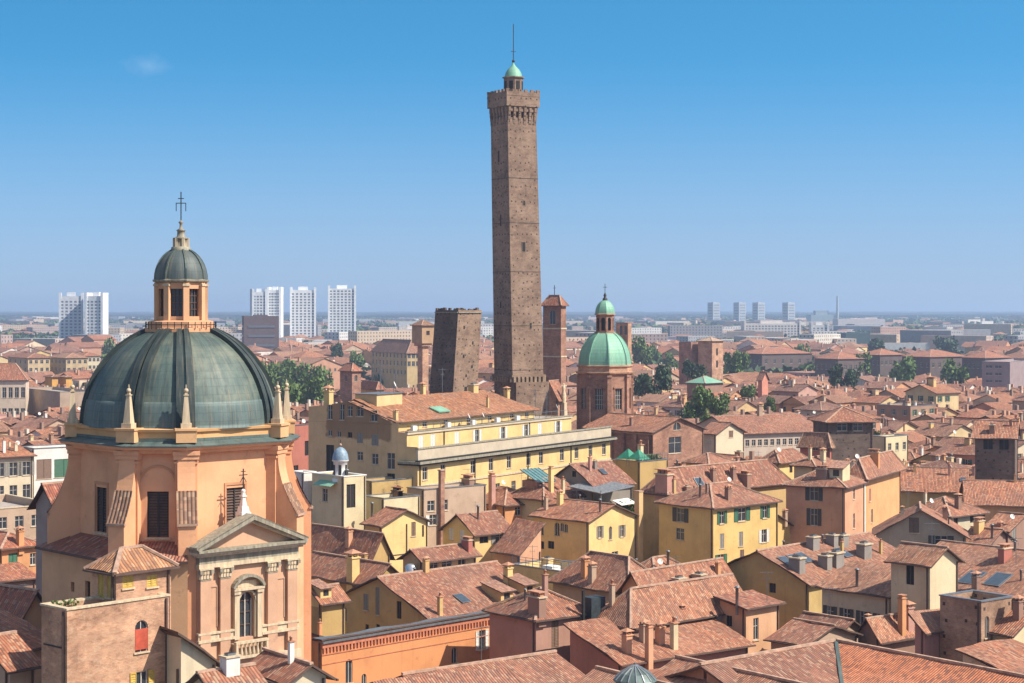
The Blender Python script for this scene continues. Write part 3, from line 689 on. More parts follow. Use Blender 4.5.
# ---------------------------------------------------------------- domed church, left foreground
def church():
    CX, CY = (181 - 512) * 135 / F, 135.0
    rt = root('domed_church', 'large peach baroque church with dark patina green dome and pedimented side front', 'church', (CX, CY, 0))
    ANG = [13, 73, 103, 163, 193, 253, 283, 343]; PC = (.75, .385, .205)
    pol = lambda r, th, z: (r * math.sin(R(th)), -r * math.cos(R(th)), z)
    # drum walls with windows
    mb = MB(); wins = []
    cor = [pol(7.75, a, 0) for a in ANG]
    for i in range(8):
        p, q = Vector(cor[i]), Vector(cor[(i + 1) % 8]); L = (q - p).length; d = (q - p) / L
        wide = L > 5; w = 1.55
        u = L / 2 + (.3 if i == 0 else 0); z0, z1 = (33.75, 37.0)
        mb.wall(p.xy, d.xy, L, 0, [(0, 39.9), (L, 39.9)], [(u - w / 2, u + w / 2, z0, z1, False)], 'rust', .35)
        wins.append((p + d * u, math.atan2(d.y, d.x), w, z0, z1, d, L, p, wide))
    part('wall', mb, rt, PC)
    for (p, az, w, z0, z1, d, L, p0, wide) in wins:
        wb = MB(); h = z1 - z0
        wb.poly([(-w / 2, .3, 0), (w / 2, .3, 0), (w / 2, .3, h), (-w / 2, .3, h)], 'black')
        for x in (-w / 2, -.05, w / 2 - .1): wb.box(x, x + .1, .1, .25, 0, h, 'iron')
        for k in range(int(h / .2)):
            for x0, x1 in ((-w / 2 + .1, -.05), (.05, w / 2 - .1)): wb.poly([(x0, .12, k * .2), (x1, .12, k * .2), (x1, .24, k * .2 + .16), (x0, .24, k * .2 + .16)], 'wood')
        wb.box(-w / 2 - .15, w / 2 + .15, -.12, .3, -.15, -.01, 'stone')
        o = part('window', wb, rt, None, (p.x, p.y, z0), az); o['label'] = 'dark louvred window'
    # mouldings: arched blind recess trim around the narrow-side windows, panel frames
    tb = MB(); 
    for i, (p, az, w, z0, z1, d, L, p0, wide) in enumerate(wins):
        T = Matrix.Translation((p.x, p.y, 0)) @ Matrix.Rotation(az, 4, 'Z'); tb.T = T
        if not wide:
            r = 1.25; zc = 37.5
            tb.box(-r - .14, -r, -.1, .05, 33.2, zc, 'rust'); tb.box(r, r + .14, -.1, .05, 33.2, zc, 'rust')
            for k in range(10):
                a0, a1 = math.pi * k / 10, math.pi * (k + 1) / 10
                tb.bar((-(r + .07) * math.cos(a0), -.03, zc + (r + .07) * math.sin(a0)), (-(r + .07) * math.cos(a1), -.03, zc + (r + .07) * math.sin(a1)), .15, 'rust')
        else:
            for x0, x1, za, zb in ((-w / 2 - .18, -w / 2 - .02, 33.6, 37.2), (w / 2 + .02, w / 2 + .18, 33.6, 37.2), (-w / 2 - .18, w / 2 + .18, 37.21, 37.4)): tb.box(x0, x1, -.07, .05, za, zb, 'rust')
    tb.T = None
    part('window_surround', tb, rt, (.55, .27, .14))
    # corner pilasters
    for a in ANG:
        pb = MB(); pb.T = Matrix.Rotation(R(a), 4, 'Z')
        pb.box(-.78, .78, -8.05, -7.2, 0, 39.3, 'rust'); pb.box(-.45, .45, -8.2, -8.05, 0, 39.2, 'rust')
        pb.box(-.86, .86, -8.17, -7.2, 39.0, 39.16, 'rust'); pb.box(-.9, .9, -8.28, -7.2, 39.3, 39.6, 'rust'); pb.box(-.95, .95, -8.36, -7.2, 39.6, 39.9, 'rust')
        # buttress with concave sweep
        pts = [(7.3, 39.3), (8.2, 39.3)] + [(8.2 + 1.5 * (k / 10) ** 1.9, 39.2 - 4.3 * (k / 10)) for k in range(1, 11)] + [(9.7, 0), (7.3, 0)]
        w = .62
        vb = MB(); vb.T = Matrix.Rotation(R(a), 4, 'Z')
        for x, rev in ((-w, False), (w, True)):
            # strips so the side stays well formed
            for k in range(1, len(pts) - 3):
                (r0, z0), (r1, z1) = pts[k], pts[k + 1]
                q = [(x, -7.3, z1), (x, -7.3, z0), (x, -r0, z0), (x, -r1, z1)]
                vb.poly(q if rev else q[::-1], 'rust')
            q = [(x, -7.3, 0), (x, -7.3, pts[-3][1]), (x, -9.7, pts[-3][1]), (x, -9.7, 0)]; vb.poly(q if rev else q[::-1], 'rust')
        vb.poly([(-w, -9.7, 0), (w, -9.7, 0), (w, -9.7, pts[-3][1]), (-w, -9.7, pts[-3][1])], 'rust')
        for k in range(1, len(pts) - 3):
            (r0, z0), (r1, z1) = pts[k], pts[k + 1]; vb.poly([(-w, -r1, z1), (w, -r1, z1), (w, -r0, z0), (-w, -r0, z0)], 'rust')
        o = part('buttress', vb, rt, PC)
        cb = MB(); cb.T = Matrix.Rotation(R(a), 4, 'Z')
        L = 0
        for k in range(6, len(pts) - 3):
            (r0, z0), (r1, z1) = pts[k], pts[k + 1]; d = math.hypot(r1 - r0, z1 - z0)
            cb.poly([(-w - .1, -r1 - .06, z1 + .05), (w + .1, -r1 - .06, z1 + .05), (w + .1, -r0 - .06, z0 + .1), (-w - .1, -r0 - .06, z0 + .1)], 'tile', [(-w, L), (w, L), (w, L + d), (-w, L + d)]); L += d
        cb.box(-w - .1, w + .1, -9.85, -9.55, pts[-3][1] - .12, pts[-3][1] + .04, 'cap')
        part('tile_coping', cb, o, (.36, .24, .17))
        part('pilaster', pb, rt, (.73, .375, .2))
    # cornice, attic
    def ring(prof, m, name, col=None, par=rt, smooth=False):
        b_ = MB(); b_.lathe(prof, 8, m, ang=ANG, smooth=smooth); return part(name, b_, par, col)
    ring([(7.7, 39.7), (8.35, 39.72), (8.45, 39.95), (8.75, 40.0), (8.85, 40.2), (8.9, 40.22)], 'rust', 'cornice', PC)
    ring([(8.95, 40.2), (8.97, 40.28), (8.0, 40.55), (7.9, 40.55)], 'copperblue', 'cornice_flashing')
    ring([(7.95, 40.4), (7.95, 41.2), (8.15, 41.22), (8.2, 41.4), (7.2, 41.45), (6.6, 41.45)], 'rust', 'attic', (.66, .37, .16))
    ring([(8.02, 40.56), (8.02, 40.74), (7.94, 40.76)], 'copperblue', 'attic_flashing')
    for a in ANG:
        pb = MB(); pb.T = Matrix.Rotation(R(a), 4, 'Z')
        pb.box(-.72, .72, -8.45, -7.3, 40.5, 41.35, 'rust'); pb.box(-.8, .8, -8.55, -7.2, 41.35, 41.5, 'rust')
        part('pedestal', pb, rt, (.66, .39, .19))
        ob = MB(); ob.T = Matrix.Rotation(R(a), 4, 'Z') @ Matrix.Translation((0, -7.9, 0))
        def fr(h0, z0, h1, z1, m_='stone'):
            q0 = [(-h0, -h0, z0), (h0, -h0, z0), (h0, h0, z0), (-h0, h0, z0)]; q1 = [(-h1, -h1, z1), (h1, -h1, z1), (h1, h1, z1), (-h1, h1, z1)]
            for i in range(4): j = (i + 1) % 4; ob.poly([q0[i], q0[j], q1[j], q1[i]], m_)
            ob.poly(q1, m_)
        fr(.38, 41.5, .38, 41.85); fr(.29, 41.85, .13, 43.8); fr(.18, 43.8, .18, 43.88); fr(.1, 43.88, .1, 44.0); ob.sphere((0, 0, 44.16), .17, 'stone')
        fr(.04, 44.35, .02, 44.6)
        part('obelisk', ob, rt)
    # dome: smooth shell with a paler skirt, rib pairs
    zb, bz, RR = 41.35, 7.35, 7.12
    db = MB(); n = 14; tmax = math.acos(2.5 / RR)
    prof = [(RR * math.cos(tmax * i / n), zb + bz * math.sin(tmax * i / n)) for i in range(n + 1)]
    db.lathe(prof, 48, 'copper', a0=13); dome = part('dome', db, rt)
    sb = MB(); sb.lathe([(RR + .14, zb)] + [((RR + .07) * math.cos(tmax * i / 28), zb + (bz + .05) * math.sin(tmax * i / 28)) for i in range(0, 7)] + [(RR * math.cos(tmax * 6.2 / 28), zb + bz * math.sin(tmax * 6.2 / 28))], 48, 'copperblue', a0=13)
    part('dome_skirt', sb, dome)
    for a in ANG:
        rb = MB()
        for off, w, hgt, mm in ((-3.1, .28, .3, 'copperdark'), (3.1, .28, .3, 'copperdark'), (0, .55, .1, 'copperpale')):
            K = 16
            for i in range(K):
                t0, t1 = tmax * i / K, tmax * (i + 1) / K
                def P3(t_, s, e):
                    rr = RR * math.cos(t_) + e * math.cos(t_); zz = zb + bz * math.sin(t_) + e * math.sin(t_)
                    sc2 = .45 + .55 * (rr / RR); ctr = off * .122 * sc2; x = ctr + s * w * sc2
                    v = Vector((x, -math.sqrt(max(rr * rr - x * x, 0)), zz)); return Matrix.Rotation(R(a), 4, 'Z') @ v
                A0, B0, A1, B1 = P3(t0, -1, hgt), P3(t0, 1, hgt), P3(t1, -1, hgt), P3(t1, 1, hgt); a0, b0, a1, b1 = P3(t0, -1, -.05), P3(t0, 1, -.05), P3(t1, -1, -.05), P3(t1, 1, -.05)
                for q in ([A0, B0, B1, A1], [a0, A0, A1, a1], [B0, b0, b1, B1]):
                    rb.poly(q, mm, [(0, i * .6), (.4, i * .6), (.4, i * .6 + .6), (0, i * .6 + .6)])
        part('dome_rib', rb, dome)
    # lantern
    O8 = [a + 22 for a in range(0, 360, 45)]
    zt = zb + bz * math.sin(tmax)
    lb = MB(); lb.lathe([(2.55, zt - .2), (2.7, zt), (2.7, zt + .25), (2.5, zt + .3), (2.5, zt + .75), (2.35, zt + .8), (2.0, zt + .85)], 8, 'rust', ang=O8, smooth=False)
    lan = part('lantern', lb, rt, (.62, .33, .18))
    b2 = MB(); rr = 1.86; cs = [pol(rr, a, 0) for a in O8]; z0, z1 = zt + .85, zt + 3.75
    for i in range(8):
        p, q = Vector(cs[i]), Vector(cs[(i + 1) % 8]); L = (q - p).length; d = (q - p) / L
        b2.wall(p.xy, d.xy, L, z0, [(0, z1), (L, z1)], [(L / 2 - .47, L / 2 + .47, z0 + .3, z0 + 2.35, False)], 'rust', .3)
    part('lantern_wall', b2, lan, (.62, .33, .18))
    b3 = MB()
    for i in range(8):
        p, q = Vector(cs[i]), Vector(cs[(i + 1) % 8]); d = (q - p).normalized(); b3.T = Matrix.Translation(((p + q) / 2)) @ Matrix.Rotation(math.atan2(d.y, d.x), 4, 'Z')
        wb = MB(); wb.poly([(-.47, .28, 0), (.47, .28, 0), (.47, .28, 2.05), (-.47, .28, 2.05)], 'glass')
        for k in range(1, 4): wb.box(-.47, .47, .2, .27, k * .5, k * .5 + .05, 'wood')
        for x in (-.18, .14): wb.box(x, x + .04, .19, .272, 0, 2.05, 'wood')
        part('lantern_window', wb, lan, None, ((p + q) / 2)[:2] + (z0 + .3,), math.atan2(d.y, d.x))
        b3.T = Matrix.Rotation(R(O8[i]), 4, 'Z'); b3.box(-.22, .22, -1.98, -1.7, z0, z1 - .1, 'rust'); b3.box(-.28, .28, -2.05, -1.7, z1 - .35, z1 - .2, 'stone')
    b3.T = None; part('lantern_pilaster', b3, lan, (.66, .37, .2))
    b4 = MB(); b4.lathe([(1.86, z1 - .12), (2.12, z1), (2.14, z1 + .12), (1.9, z1 + .2)], 8, 'darkstone', ang=O8, smooth=False); part('lantern_cornice', b4, lan)
    b5 = MB(); zc = z1 + .15; b5.lathe([(1.95 * math.cos(1.33 * i / 8), zc + 2.35 * math.sin(1.33 * i / 8)) for i in range(9)], 32, 'copperslate', a0=22)
    for a in O8:
        K = 8
        for i in range(K):
            t0, t1 = 1.33 * i / K, 1.33 * (i + 1) / K; f = lambda t_: Matrix.Rotation(R(a), 4, 'Z') @ Vector((0, -1.97 * math.cos(t_), zc + 2.37 * math.sin(t_))); b5.bar(f(t0), f(t1), .12, 'copper')
    part('lantern_dome', b5, lan)
    zf = zc + 2.28; b6 = MB(); b6.lathe([(.75, zf - .1), (.72, zf + .15), (.5, zf + .2), (.5, zf + .75), (.62, zf + .8), (.3, zf + .95), (.28, zf + 1.35), (.38, zf + 1.4), (.12, zf + 1.55), (.1, zf + 1.9), (.2, zf + 2.0), (0, zf + 2.2)], 10, 'darkstone')
    for k in range(6): a = R(60 * k); b6.box(.5 * math.cos(a) - .1, .5 * math.cos(a) + .1, .5 * math.sin(a) - .1, .5 * math.sin(a) + .1, zf + .15, zf + .85, 'stone')
    part('finial', b6, lan)
    b7 = MB(); zk = zf + 2.1; b7.bar((0, 0, zk), (0, 0, zk + 2.2), .07, 'iron'); b7.bar((-.38, 0, zk + 1.35), (.38, 0, zk + 1.35), .06, 'iron'); b7.bar((-.22, 0, zk + 1.7), (.22, 0, zk + 1.7), .06, 'iron')
    for x in (-.36, .36): b7.bar((x, 0, zk + 1.35), (x, 0, zk + .75), .05, 'iron')
    part('cross', b7, lan)
    br = MB(); br.lathe([(2.62, zt + .5), (2.62, zt + .56)], 16, 'iron'); 
    for k in range(32): a = k * 11.25; br.bar(pol(2.6, a, zt + .2), pol(2.6, a, zt + .75), .05, 'iron')
    part('railing', br, lan)
    # side front with pediment
    th = 43; fu = Matrix.Rotation(R(th), 4, 'Z')       # local: x along the front, -y outwards
    fd = 8.9; hw = 4.2; ox = -.1; ft = fu @ Matrix.Translation((ox, 0, 0)); FC = (.58, .35, .22)
    def fpart(name, fn, col=None, par=rt):
        b_ = MB(); b_.T = ft; fn(b_); return part(name, b_, par, col)
    wz0, wz1, ww = 26.55, 29.75, 1.3
    def f(b_):
        b_.wall((-hw, -fd), (1, 0), 2 * hw, 0, [(0, 33.1), (hw, 34.75), (2 * hw, 33.1)], [(hw - ww / 2 - .15, hw + ww / 2 - .15, wz0, wz1, True)], 'rust', .35)
        b_.poly([(-hw, -7.4, 0), (-hw, -fd, 0), (-hw, -fd, 33.1), (-hw, -7.4, 33.1)], 'rust'); b_.poly([(hw, -fd, 0), (hw, -7.4, 0), (hw, -7.4, 33.1), (hw, -fd, 33.1)], 'rust')
    front = fpart('side_front', f, FC)
    cx = -.15
    def f(b_):
        b_.box(cx - .62, cx + .62, -fd + .3, -fd + .34, wz0, wz1, 'glass'); b_.box(cx - .04, cx + .04, -fd + .18, -fd + .29, wz0, wz1 - .05, 'frame')
        for x in (-.6, .5): b_.box(cx + x, cx + x + .08, -fd + .18, -fd + .29, wz0, wz1 - .5, 'frame')
        for z in (27.4, 28.3, 29.1): b_.box(cx - .55, cx + .55, -fd + .2, -fd + .285, z, z + .05, 'wood')
    fpart('window', f, None, front)
    def f(b_): # surround with segmental hood
        for s_ in (-1, 1):
            x = cx + s_ * .98; b_.box(x - .2, x + .2, -fd - .3, -fd + .02, 26.5, 29.7, 'stone'); b_.box(x - .28, x + .28, -fd - .4, -fd + .02, 29.7, 29.95, 'stone')
            b_.box(cx + s_ * .72 - .07, cx + s_ * .72 + .07, -fd - .12, -fd + .02, 26.5, 29.7, 'stone')
        b_.box(cx - 1.3, cx + 1.3, -fd - .45, -fd + .02, 29.95, 30.12, 'stone')
        K = 12; r = 1.45
        for i in range(K):
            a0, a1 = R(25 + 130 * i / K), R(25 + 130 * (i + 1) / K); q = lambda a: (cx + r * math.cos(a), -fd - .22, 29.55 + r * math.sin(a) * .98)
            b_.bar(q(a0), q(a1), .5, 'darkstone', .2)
        b_.box(cx - .8, cx + .8, -fd - .08, -fd + .02, 30.13, 30.6, 'stone')
        for i in range(8):
            a0, a1 = math.pi * i / 8, math.pi * (i + 1) / 8; q = lambda a: (cx + .78 * math.cos(a), -fd - .08, 29.1 + .78 * math.sin(a)); b_.bar(q(a0), q(a1), .16, 'stone', .16)
    fpart('window_surround', f, None, front)
    def f(b_):
        b_.box(cx - 1.35, cx + 1.35, -fd - .75, -fd, 25.2, 25.4, 'stone'); b_.box(cx - 1.4, cx + 1.4, -fd - .8, -fd - .5, 26.25, 26.42, 'stone')
        for k in range(8):
            x = cx - 1.2 + k * 2.4 / 7; b2_ = b_; T0 = b_.T; b_.T = T0 @ Matrix.Translation((x, -fd - .65, 0)); b_.lathe([(.09, 25.4), (.13, 25.6), (.06, 25.95), (.1, 26.25)], 8, 'stone'); b_.T = T0
        for x in (-1.38, 1.2): b_.box(cx + x, cx + x + .18, -fd - .78, -fd, 25.4, 26.25, 'stone')
    fpart('balustrade', f, None, front)
    for x in (-3.75, -2.1, 1.95, 3.7):
        def f(b_):
            b_.box(x - .42, x + .42, -fd - .28, -fd + .01, 0, 31.0, 'rust'); 
        pl = fpart('pilaster', f, (.56, .335, .215), front)
        def f(b_):
            b_.box(x - .44, x + .44, -fd - .31, -fd + .01, 30.95, 31.05, 'darkstone')
            for r_ in range(2):
                for k in range(4):
                    xx = x - .36 + k * .24; z = 31.08 + r_ * .33; b_.box(xx - .08, xx + .1, -fd - .36 - .05 * r_, -fd, z, z + .24, 'stone')
            b_.box(x - .5, x + .5, -fd - .3, -fd + .01, 31.06, 31.7, 'stone'); b_.box(x - .58, x + .58, -fd - .48, -fd + .01, 31.7, 31.82, 'stone')
            for s_ in (-1, 1): b_.box(x + s_ * .45 - .12, x + s_ * .45 + .12, -fd - .5, -fd - .2, 31.45, 31.68, 'darkstone')
        fpart('capital', f, None, pl)
    def f(b_): # entablature and raking cornice
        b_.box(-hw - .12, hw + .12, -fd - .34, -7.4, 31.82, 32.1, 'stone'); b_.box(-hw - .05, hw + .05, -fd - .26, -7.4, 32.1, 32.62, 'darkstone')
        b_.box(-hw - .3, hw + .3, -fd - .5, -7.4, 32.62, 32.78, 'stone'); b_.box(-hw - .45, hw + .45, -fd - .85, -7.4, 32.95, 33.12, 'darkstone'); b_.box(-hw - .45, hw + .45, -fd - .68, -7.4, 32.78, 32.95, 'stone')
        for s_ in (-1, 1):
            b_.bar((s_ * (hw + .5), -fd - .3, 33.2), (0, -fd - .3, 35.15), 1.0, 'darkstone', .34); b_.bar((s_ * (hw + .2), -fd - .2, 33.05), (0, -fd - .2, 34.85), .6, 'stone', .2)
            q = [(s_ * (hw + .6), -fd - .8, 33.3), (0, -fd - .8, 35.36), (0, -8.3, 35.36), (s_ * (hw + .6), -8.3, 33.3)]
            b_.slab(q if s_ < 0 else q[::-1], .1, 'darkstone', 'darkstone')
    fpart('pediment', f, None, front)
    def f(b_):
        for z0_, z1_, e in ((26.6, 26.8, .32), (26.8, 27.15, .2), (27.15, 27.3, .3), (24.6, 25.2, .4)):
            for x0, x1 in ((-hw - e * .5, cx - 1.2), (cx + 1.2, hw + e * .5)): b_.box(x0, x1, -fd - e, -fd + .01, z0_, z1_, 'stone')
        for xa, xb in ((-3.2, -2.65), (2.5, 3.15)):
            for x in (xa, xb): b_.box(x - .04, x + .04, -fd - .06, -fd + .01, 27.6, 30.4, 'rust')
            b_.box(xa - .04, xb + .04, -fd - .06, -fd + .01, 30.4, 30.5, 'rust')
    fpart('moulding', f, (.55, .34, .22), front)
    def f(b_):
        T0 = b_.T; b_.T = T0 @ Matrix.Translation((0, -fd + .6, 0))
        for h0, z0_, h1, z1_ in ((.4, 35.0, .4, 35.4), (.32, 35.4, .26, 35.8), (.2, 35.8, .1, 36.5), (.2, 36.5, .2, 36.58), (.12, 36.58, .1, 36.8)):
            q0 = [(-h0, -h0, z0_), (h0, -h0, z0_), (h0, h0, z0_), (-h0, h0, z0_)]; q1 = [(-h1, -h1, z1_), (h1, -h1, z1_), (h1, h1, z1_), (-h1, h1, z1_)]
            for i in range(4): j = (i + 1) % 4; b_.poly([q0[i], q0[j], q1[j], q1[i]], 'white')
            b_.poly(q1, 'white')
        b_.sphere((0, 0, 36.9), .16, 'white')
    fpart('pinnacle', f, None, front)
    def f(b_):
        y = -fd + .6; b_.bar((0, y, 37.0), (0, y, 38.5), .07, 'iron'); b_.bar((-.35, y, 38.05), (.35, y, 38.05), .06, 'iron'); b_.bar((-.2, y, 38.3), (.2, y, 38.3), .05, 'iron')
        for s_ in (-1, 1): b_.bar((s_ * .25, y, 37.55), (0, y, 37.95), .04, 'iron')
    fpart('cross', f, None, front)
    # low lean-to chapels round the left side
    lb = MB(); rf = MB(); A3 = [-86 , -26, 4]; 
    for a, b_ in ((-77, -17), (-17, 13)):
        p, q = Vector(pol(10.1, a, 0)), Vector(pol(10.1, b_, 0)); L = (q - p).length; d = (q - p) / L
        lb.wall(p.xy, d.xy, L, 0, [(0, 32.4), (L, 32.4)], [(L * .42, L * .42 + .5, 29.6, 30.3, False), (L * .62, L * .62 + .7, 28.0, 30.6, False)], 'rust')
        o1, o2, i1, i2 = pol(10.6, a, 32.45), pol(10.6, b_, 32.45), pol(7.1, a, 33.7), pol(7.1, b_, 33.7); rf.slab([o1, o2, i2, i1], .2, 'tile')
    part('chapel_wall', lb, rt, (.66, .38, .20)); part('chapel_roof', rf, rt, (.42, .16, .11))
    HEROES.append(dict(fp=footprint(CX - 9, CY - 10.5, 0, 18, 19), Y=CY - 12, box=(40, 312, 190, 683), label='church'))
church()

# ---------------------------------------------------------------- the two brick towers
def frustum_tower(name, label, px0, a, w0, w1, Y, z1, lean, mat_l, crown=None, extra=None, tint=(.5, .4, .3), op=()):
    X = (px0 - 512) * Y / F; rt = root(name, label, 'tower', (X, Y, 0), R(a))
    lx, ly = lean; sh = lambda x, y, z: Vector((x + lx * z, y + ly * z, z))
    rt['_'] = 1; del rt['_']
    mb = MB()
    def sec(z): 
        w = w0 + (w1 - w0) * z / z1; e = (w0 - w) / 2; return [sh(e, e, z), sh(e + w, e, z), sh(e + w, e + w, z), sh(e, e + w, z)]
    zs = [0, z1 * .35, z1 * .7, z1]
    for za, zb in zip(zs[:-1], zs[1:]):
        A, B = sec(za), sec(zb)
        for i in range(4):
            j = (i + 1) % 4; w = w0; mb.poly([A[i], A[j], B[j], B[i]], mat_l, [(0, za), (w, za), (w, zb), (0, zb)])
    mb.poly(sec(z1), mat_l)
    part('shaft', mb, rt)
    return rt, sec, sh
def asinelli():
    a = 31; z1 = 87.0; Y = 348
    # lean is to the picture's left: convert to local axes
    lw = -.021; c, s = math.cos(R(a)), math.sin(R(a)); lean = (lw * c, -lw * s)
    rt, sec, sh = frustum_tower('leaning_tower', 'very tall slender brick tower with corbelled battlements, green cupola and mast', 516.3, a, 7.4, 6.5, Y, z1, lean, 'tower')
    def at(z): return sec(z)
    def belt(mb, z, e, h, m):
        A = sec(z); ctr = (A[0] + A[2]) / 2; q = [ctr + (p - ctr) * (1 + e / 3.5) for p in A]; 
        for i in range(4): j = (i + 1) % 4; mb.poly([q[i], q[j], q[j] + Vector((0, 0, h)), q[i] + Vector((0, 0, h))], m)
        mb.poly([p + Vector((0, 0, h)) for p in q], m); mb.poly(q[::-1], m)
    # lower gallery frieze of little corbels
    fb = MB(); belt(fb, 0, .05, 35.6, 'tower'); belt(fb, 36.6, .36, .4, 'tower')
    A = sec(36); ctr = (A[0] + A[2]) / 2
    for i in range(4):
        p, q = [ctr + (v - ctr) * 1.07 for v in (A[i], A[(i + 1) % 4])]
        for k in range(8):
            c0 = p.lerp(q, (k + .5) / 8); c0.z = 0; fb.box(c0.x - .26, c0.x + .26, c0.y - .26, c0.y + .26, 35.6, 36.6, 'palebrick')
    part('lower_gallery', fb, rt)
    cb = MB(); T = sec(z1); ctr = (T[0] + T[2]) / 2; hw = 3.25
    # corbel arches flaring out
    cb.T = Matrix.Translation((ctr.x, ctr.y, 0)); e = hw + .5
    cb.box(-e, e, -e, e, z1 + 2.2, z1 + 5.0, 'tower')
    for k in range(6):
        t_ = -hw + .3 + k * (2 * hw - .6) / 5
        for sgn in (-1, 1):
            for axis in (0, 1):
                for st in range(4):
                    q = hw + .09 * (st + 1); z0_ = z1 - 1.2 + st * .8
                    x0, x1, y0, y1 = (t_ - .26, t_ + .26, sgn * (hw - .2), sgn * q) if axis == 0 else (sgn * (hw - .2), sgn * q, t_ - .26, t_ + .26)
                    cb.box(min(x0, x1), max(x0, x1), min(y0, y1), max(y0, y1), z0_, z0_ + .8 + (.1 if st == 3 else 0), 'tower')
    cb.box(-e + .35, e - .35, -e + .35, e - .35, z1 + 1.2, z1 + 2.2, 'tower')
    cb.box(-e - .06, e + .06, -e - .06, e + .06, z1 + 4.2, z1 + 4.45, 'tower')
    for k in range(6):
        t_ = -e + .3 + k * (2 * e - .6) / 5
        for sgn in (-1, 1):
            cb.box(t_ - .38, t_ + .38, sgn * e - (.3 if sgn > 0 else 0), sgn * e + (.3 if sgn < 0 else 0), z1 + 5.0, z1 + 5.5, 'tower'); 
            if 0 < k < 5: cb.box(sgn * e - (.3 if sgn > 0 else 0), sgn * e + (.3 if sgn < 0 else 0), t_ - .38, t_ + .38, z1 + 5.0, z1 + 5.5, 'tower')
    part('battlements', cb, rt)
    lb = MB(); lb.T = Matrix.Translation((ctr.x, ctr.y, 0)) 
    zc = z1 + 4.9; lb.lathe([(1.9, zc), (1.9, zc + 3.1), (2.2, zc + 3.15), (2.2, zc + 3.35), (1.8, zc + 3.4)], 8, 'tower', a0=22.5, smooth=False)
    for k in range(8):
        lb.T = Matrix.Translation((ctr.x, ctr.y, 0)) @ Matrix.Rotation(R(45 * k), 4, 'Z'); lb.box(-.38, .38, -1.85, -1.76, zc + .9, zc + 2.5, 'black')
    lan = part('belfry', lb, rt)
    lb = MB(); lb.T = Matrix.Translation((ctr.x, ctr.y, 0)); lb.lathe([(1.75, zc + 3.4), (1.6, zc + 4.1), (1.2, zc + 4.8), (.6, zc + 5.4), (.2, zc + 5.9), (.12, zc + 6.3)], 16, 'green'); part('cupola', lb, rt)
    lb = MB(); lb.T = Matrix.Translation((ctr.x, ctr.y, 0)); lb.sphere((0, 0, zc + 6.5), .3, 'iron'); lb.bar((0, 0, zc + 6.2), (0, 0, zc + 13.8), .12, 'iron'); lb.bar((-.55, 0, zc + 8.4), (.55, 0, zc + 8.4), .1, 'iron'); part('mast', lb, rt)
    # iron tie bands, lightning rods and slit windows
    ib = MB()
    for z in (37.9, 46.5, 57, 66.5, 75.2): belt(ib, z, .035, .08, 'iron')
    part('tie_band', ib, rt)
    A0 = sec(0)
    for face, u, z, w, h in (('r', .45, 61, .7, 1.8), ('l', .45, 78.5, .45, 2.2), ('l', .5, 66, .4, 2.2), ('r', .5, 70, .4, .9), ('l', .42, 50, .4, 1.2), ('r', .62, 46, .4, 1.1)):
        S = sec(z); p, q = (S[0], S[1]) if face == 'r' else (S[3], S[0]); c0 = p.lerp(q, u); d = (q - p).normalized(); wb = MB(); wb.T = Matrix.Translation(c0) @ Matrix.Rotation(math.atan2(d.y, d.x), 4, 'Z')
        wb.box(-w / 2 - .12, w / 2 + .12, -.05, .1, -.12, h + .12, 'tower'); wb.box(-w / 2, w / 2, -.06, 0, 0, h, 'black'); part('window', wb, rt)
    HEROES.append(dict(fp=footprint(rt.location.x, Y, R(a), 8, 8), Y=Y, box=(486, 548, 25, 412), label='tall'))
asinelli()
def garisenda():
    a = 46; Y = 342; z1 = 49.6; lw = .064; c, s = math.cos(R(a)), math.sin(R(a)); lean = (lw * c, -lw * s)
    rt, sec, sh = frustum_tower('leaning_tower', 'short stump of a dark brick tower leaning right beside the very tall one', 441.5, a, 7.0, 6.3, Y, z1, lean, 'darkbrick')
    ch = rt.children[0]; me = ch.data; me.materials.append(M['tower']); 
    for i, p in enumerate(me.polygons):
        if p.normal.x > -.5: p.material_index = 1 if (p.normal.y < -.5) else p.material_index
    cb = MB(); A = sec(z1 - .0); ctr = (A[0] + A[2]) / 2
    for i in range(4):
        p, q = A[i], A[(i + 1) % 4]; n = 9; d = (q - p).normalized()
        for k in range(n):
            if rnd.random() < .25: continue
            c0 = p.lerp(q, (k + .5) / n); h = rnd.uniform(.15, .5); cb.T = Matrix.Translation(c0) @ Matrix.Rotation(math.atan2(d.y, d.x), 4, 'Z'); cb.box(-.3, .3, 0, .35, -.02, h, 'darkbrick')
    cb.T = None; A = sec(z1 - .45)
    for i in range(4): 
        p, q = A[i], A[(i + 1) % 4]; o = (p + q) / 2 - ctr; o.z = 0; o = o.normalized() * .1; cb.bar(p + o, q + o, .22, 'darkstone', .2)
    part('parapet', cb, rt)
    for face, u, z, w, h in (('r', .52, 33.4, .7, 1.9), ('r', .35, 40.5, .4, .6), ('r', .7, 43, .35, .6), ('r', .3, 46, .35, .6), ('r', .72, 38.5, .4, .5), ('r', .5, 36.8, .35, .5)):
        S = sec(z); p, q = (S[0], S[1]) if face == 'r' else (S[3], S[0]); c0 = p.lerp(q, u); d = (q - p).normalized(); wb = MB(); wb.T = Matrix.Translation(c0) @ Matrix.Rotation(math.atan2(d.y, d.x), 4, 'Z'); wb.box(-w / 2, w / 2, -.06, .05, 0, h, 'black'); part('window', wb, rt)
    HEROES.append(dict(fp=footprint(rt.location.x, Y, R(a), 9, 9), Y=Y, box=(427, 483, 300, 405), label='stump'))
garisenda()

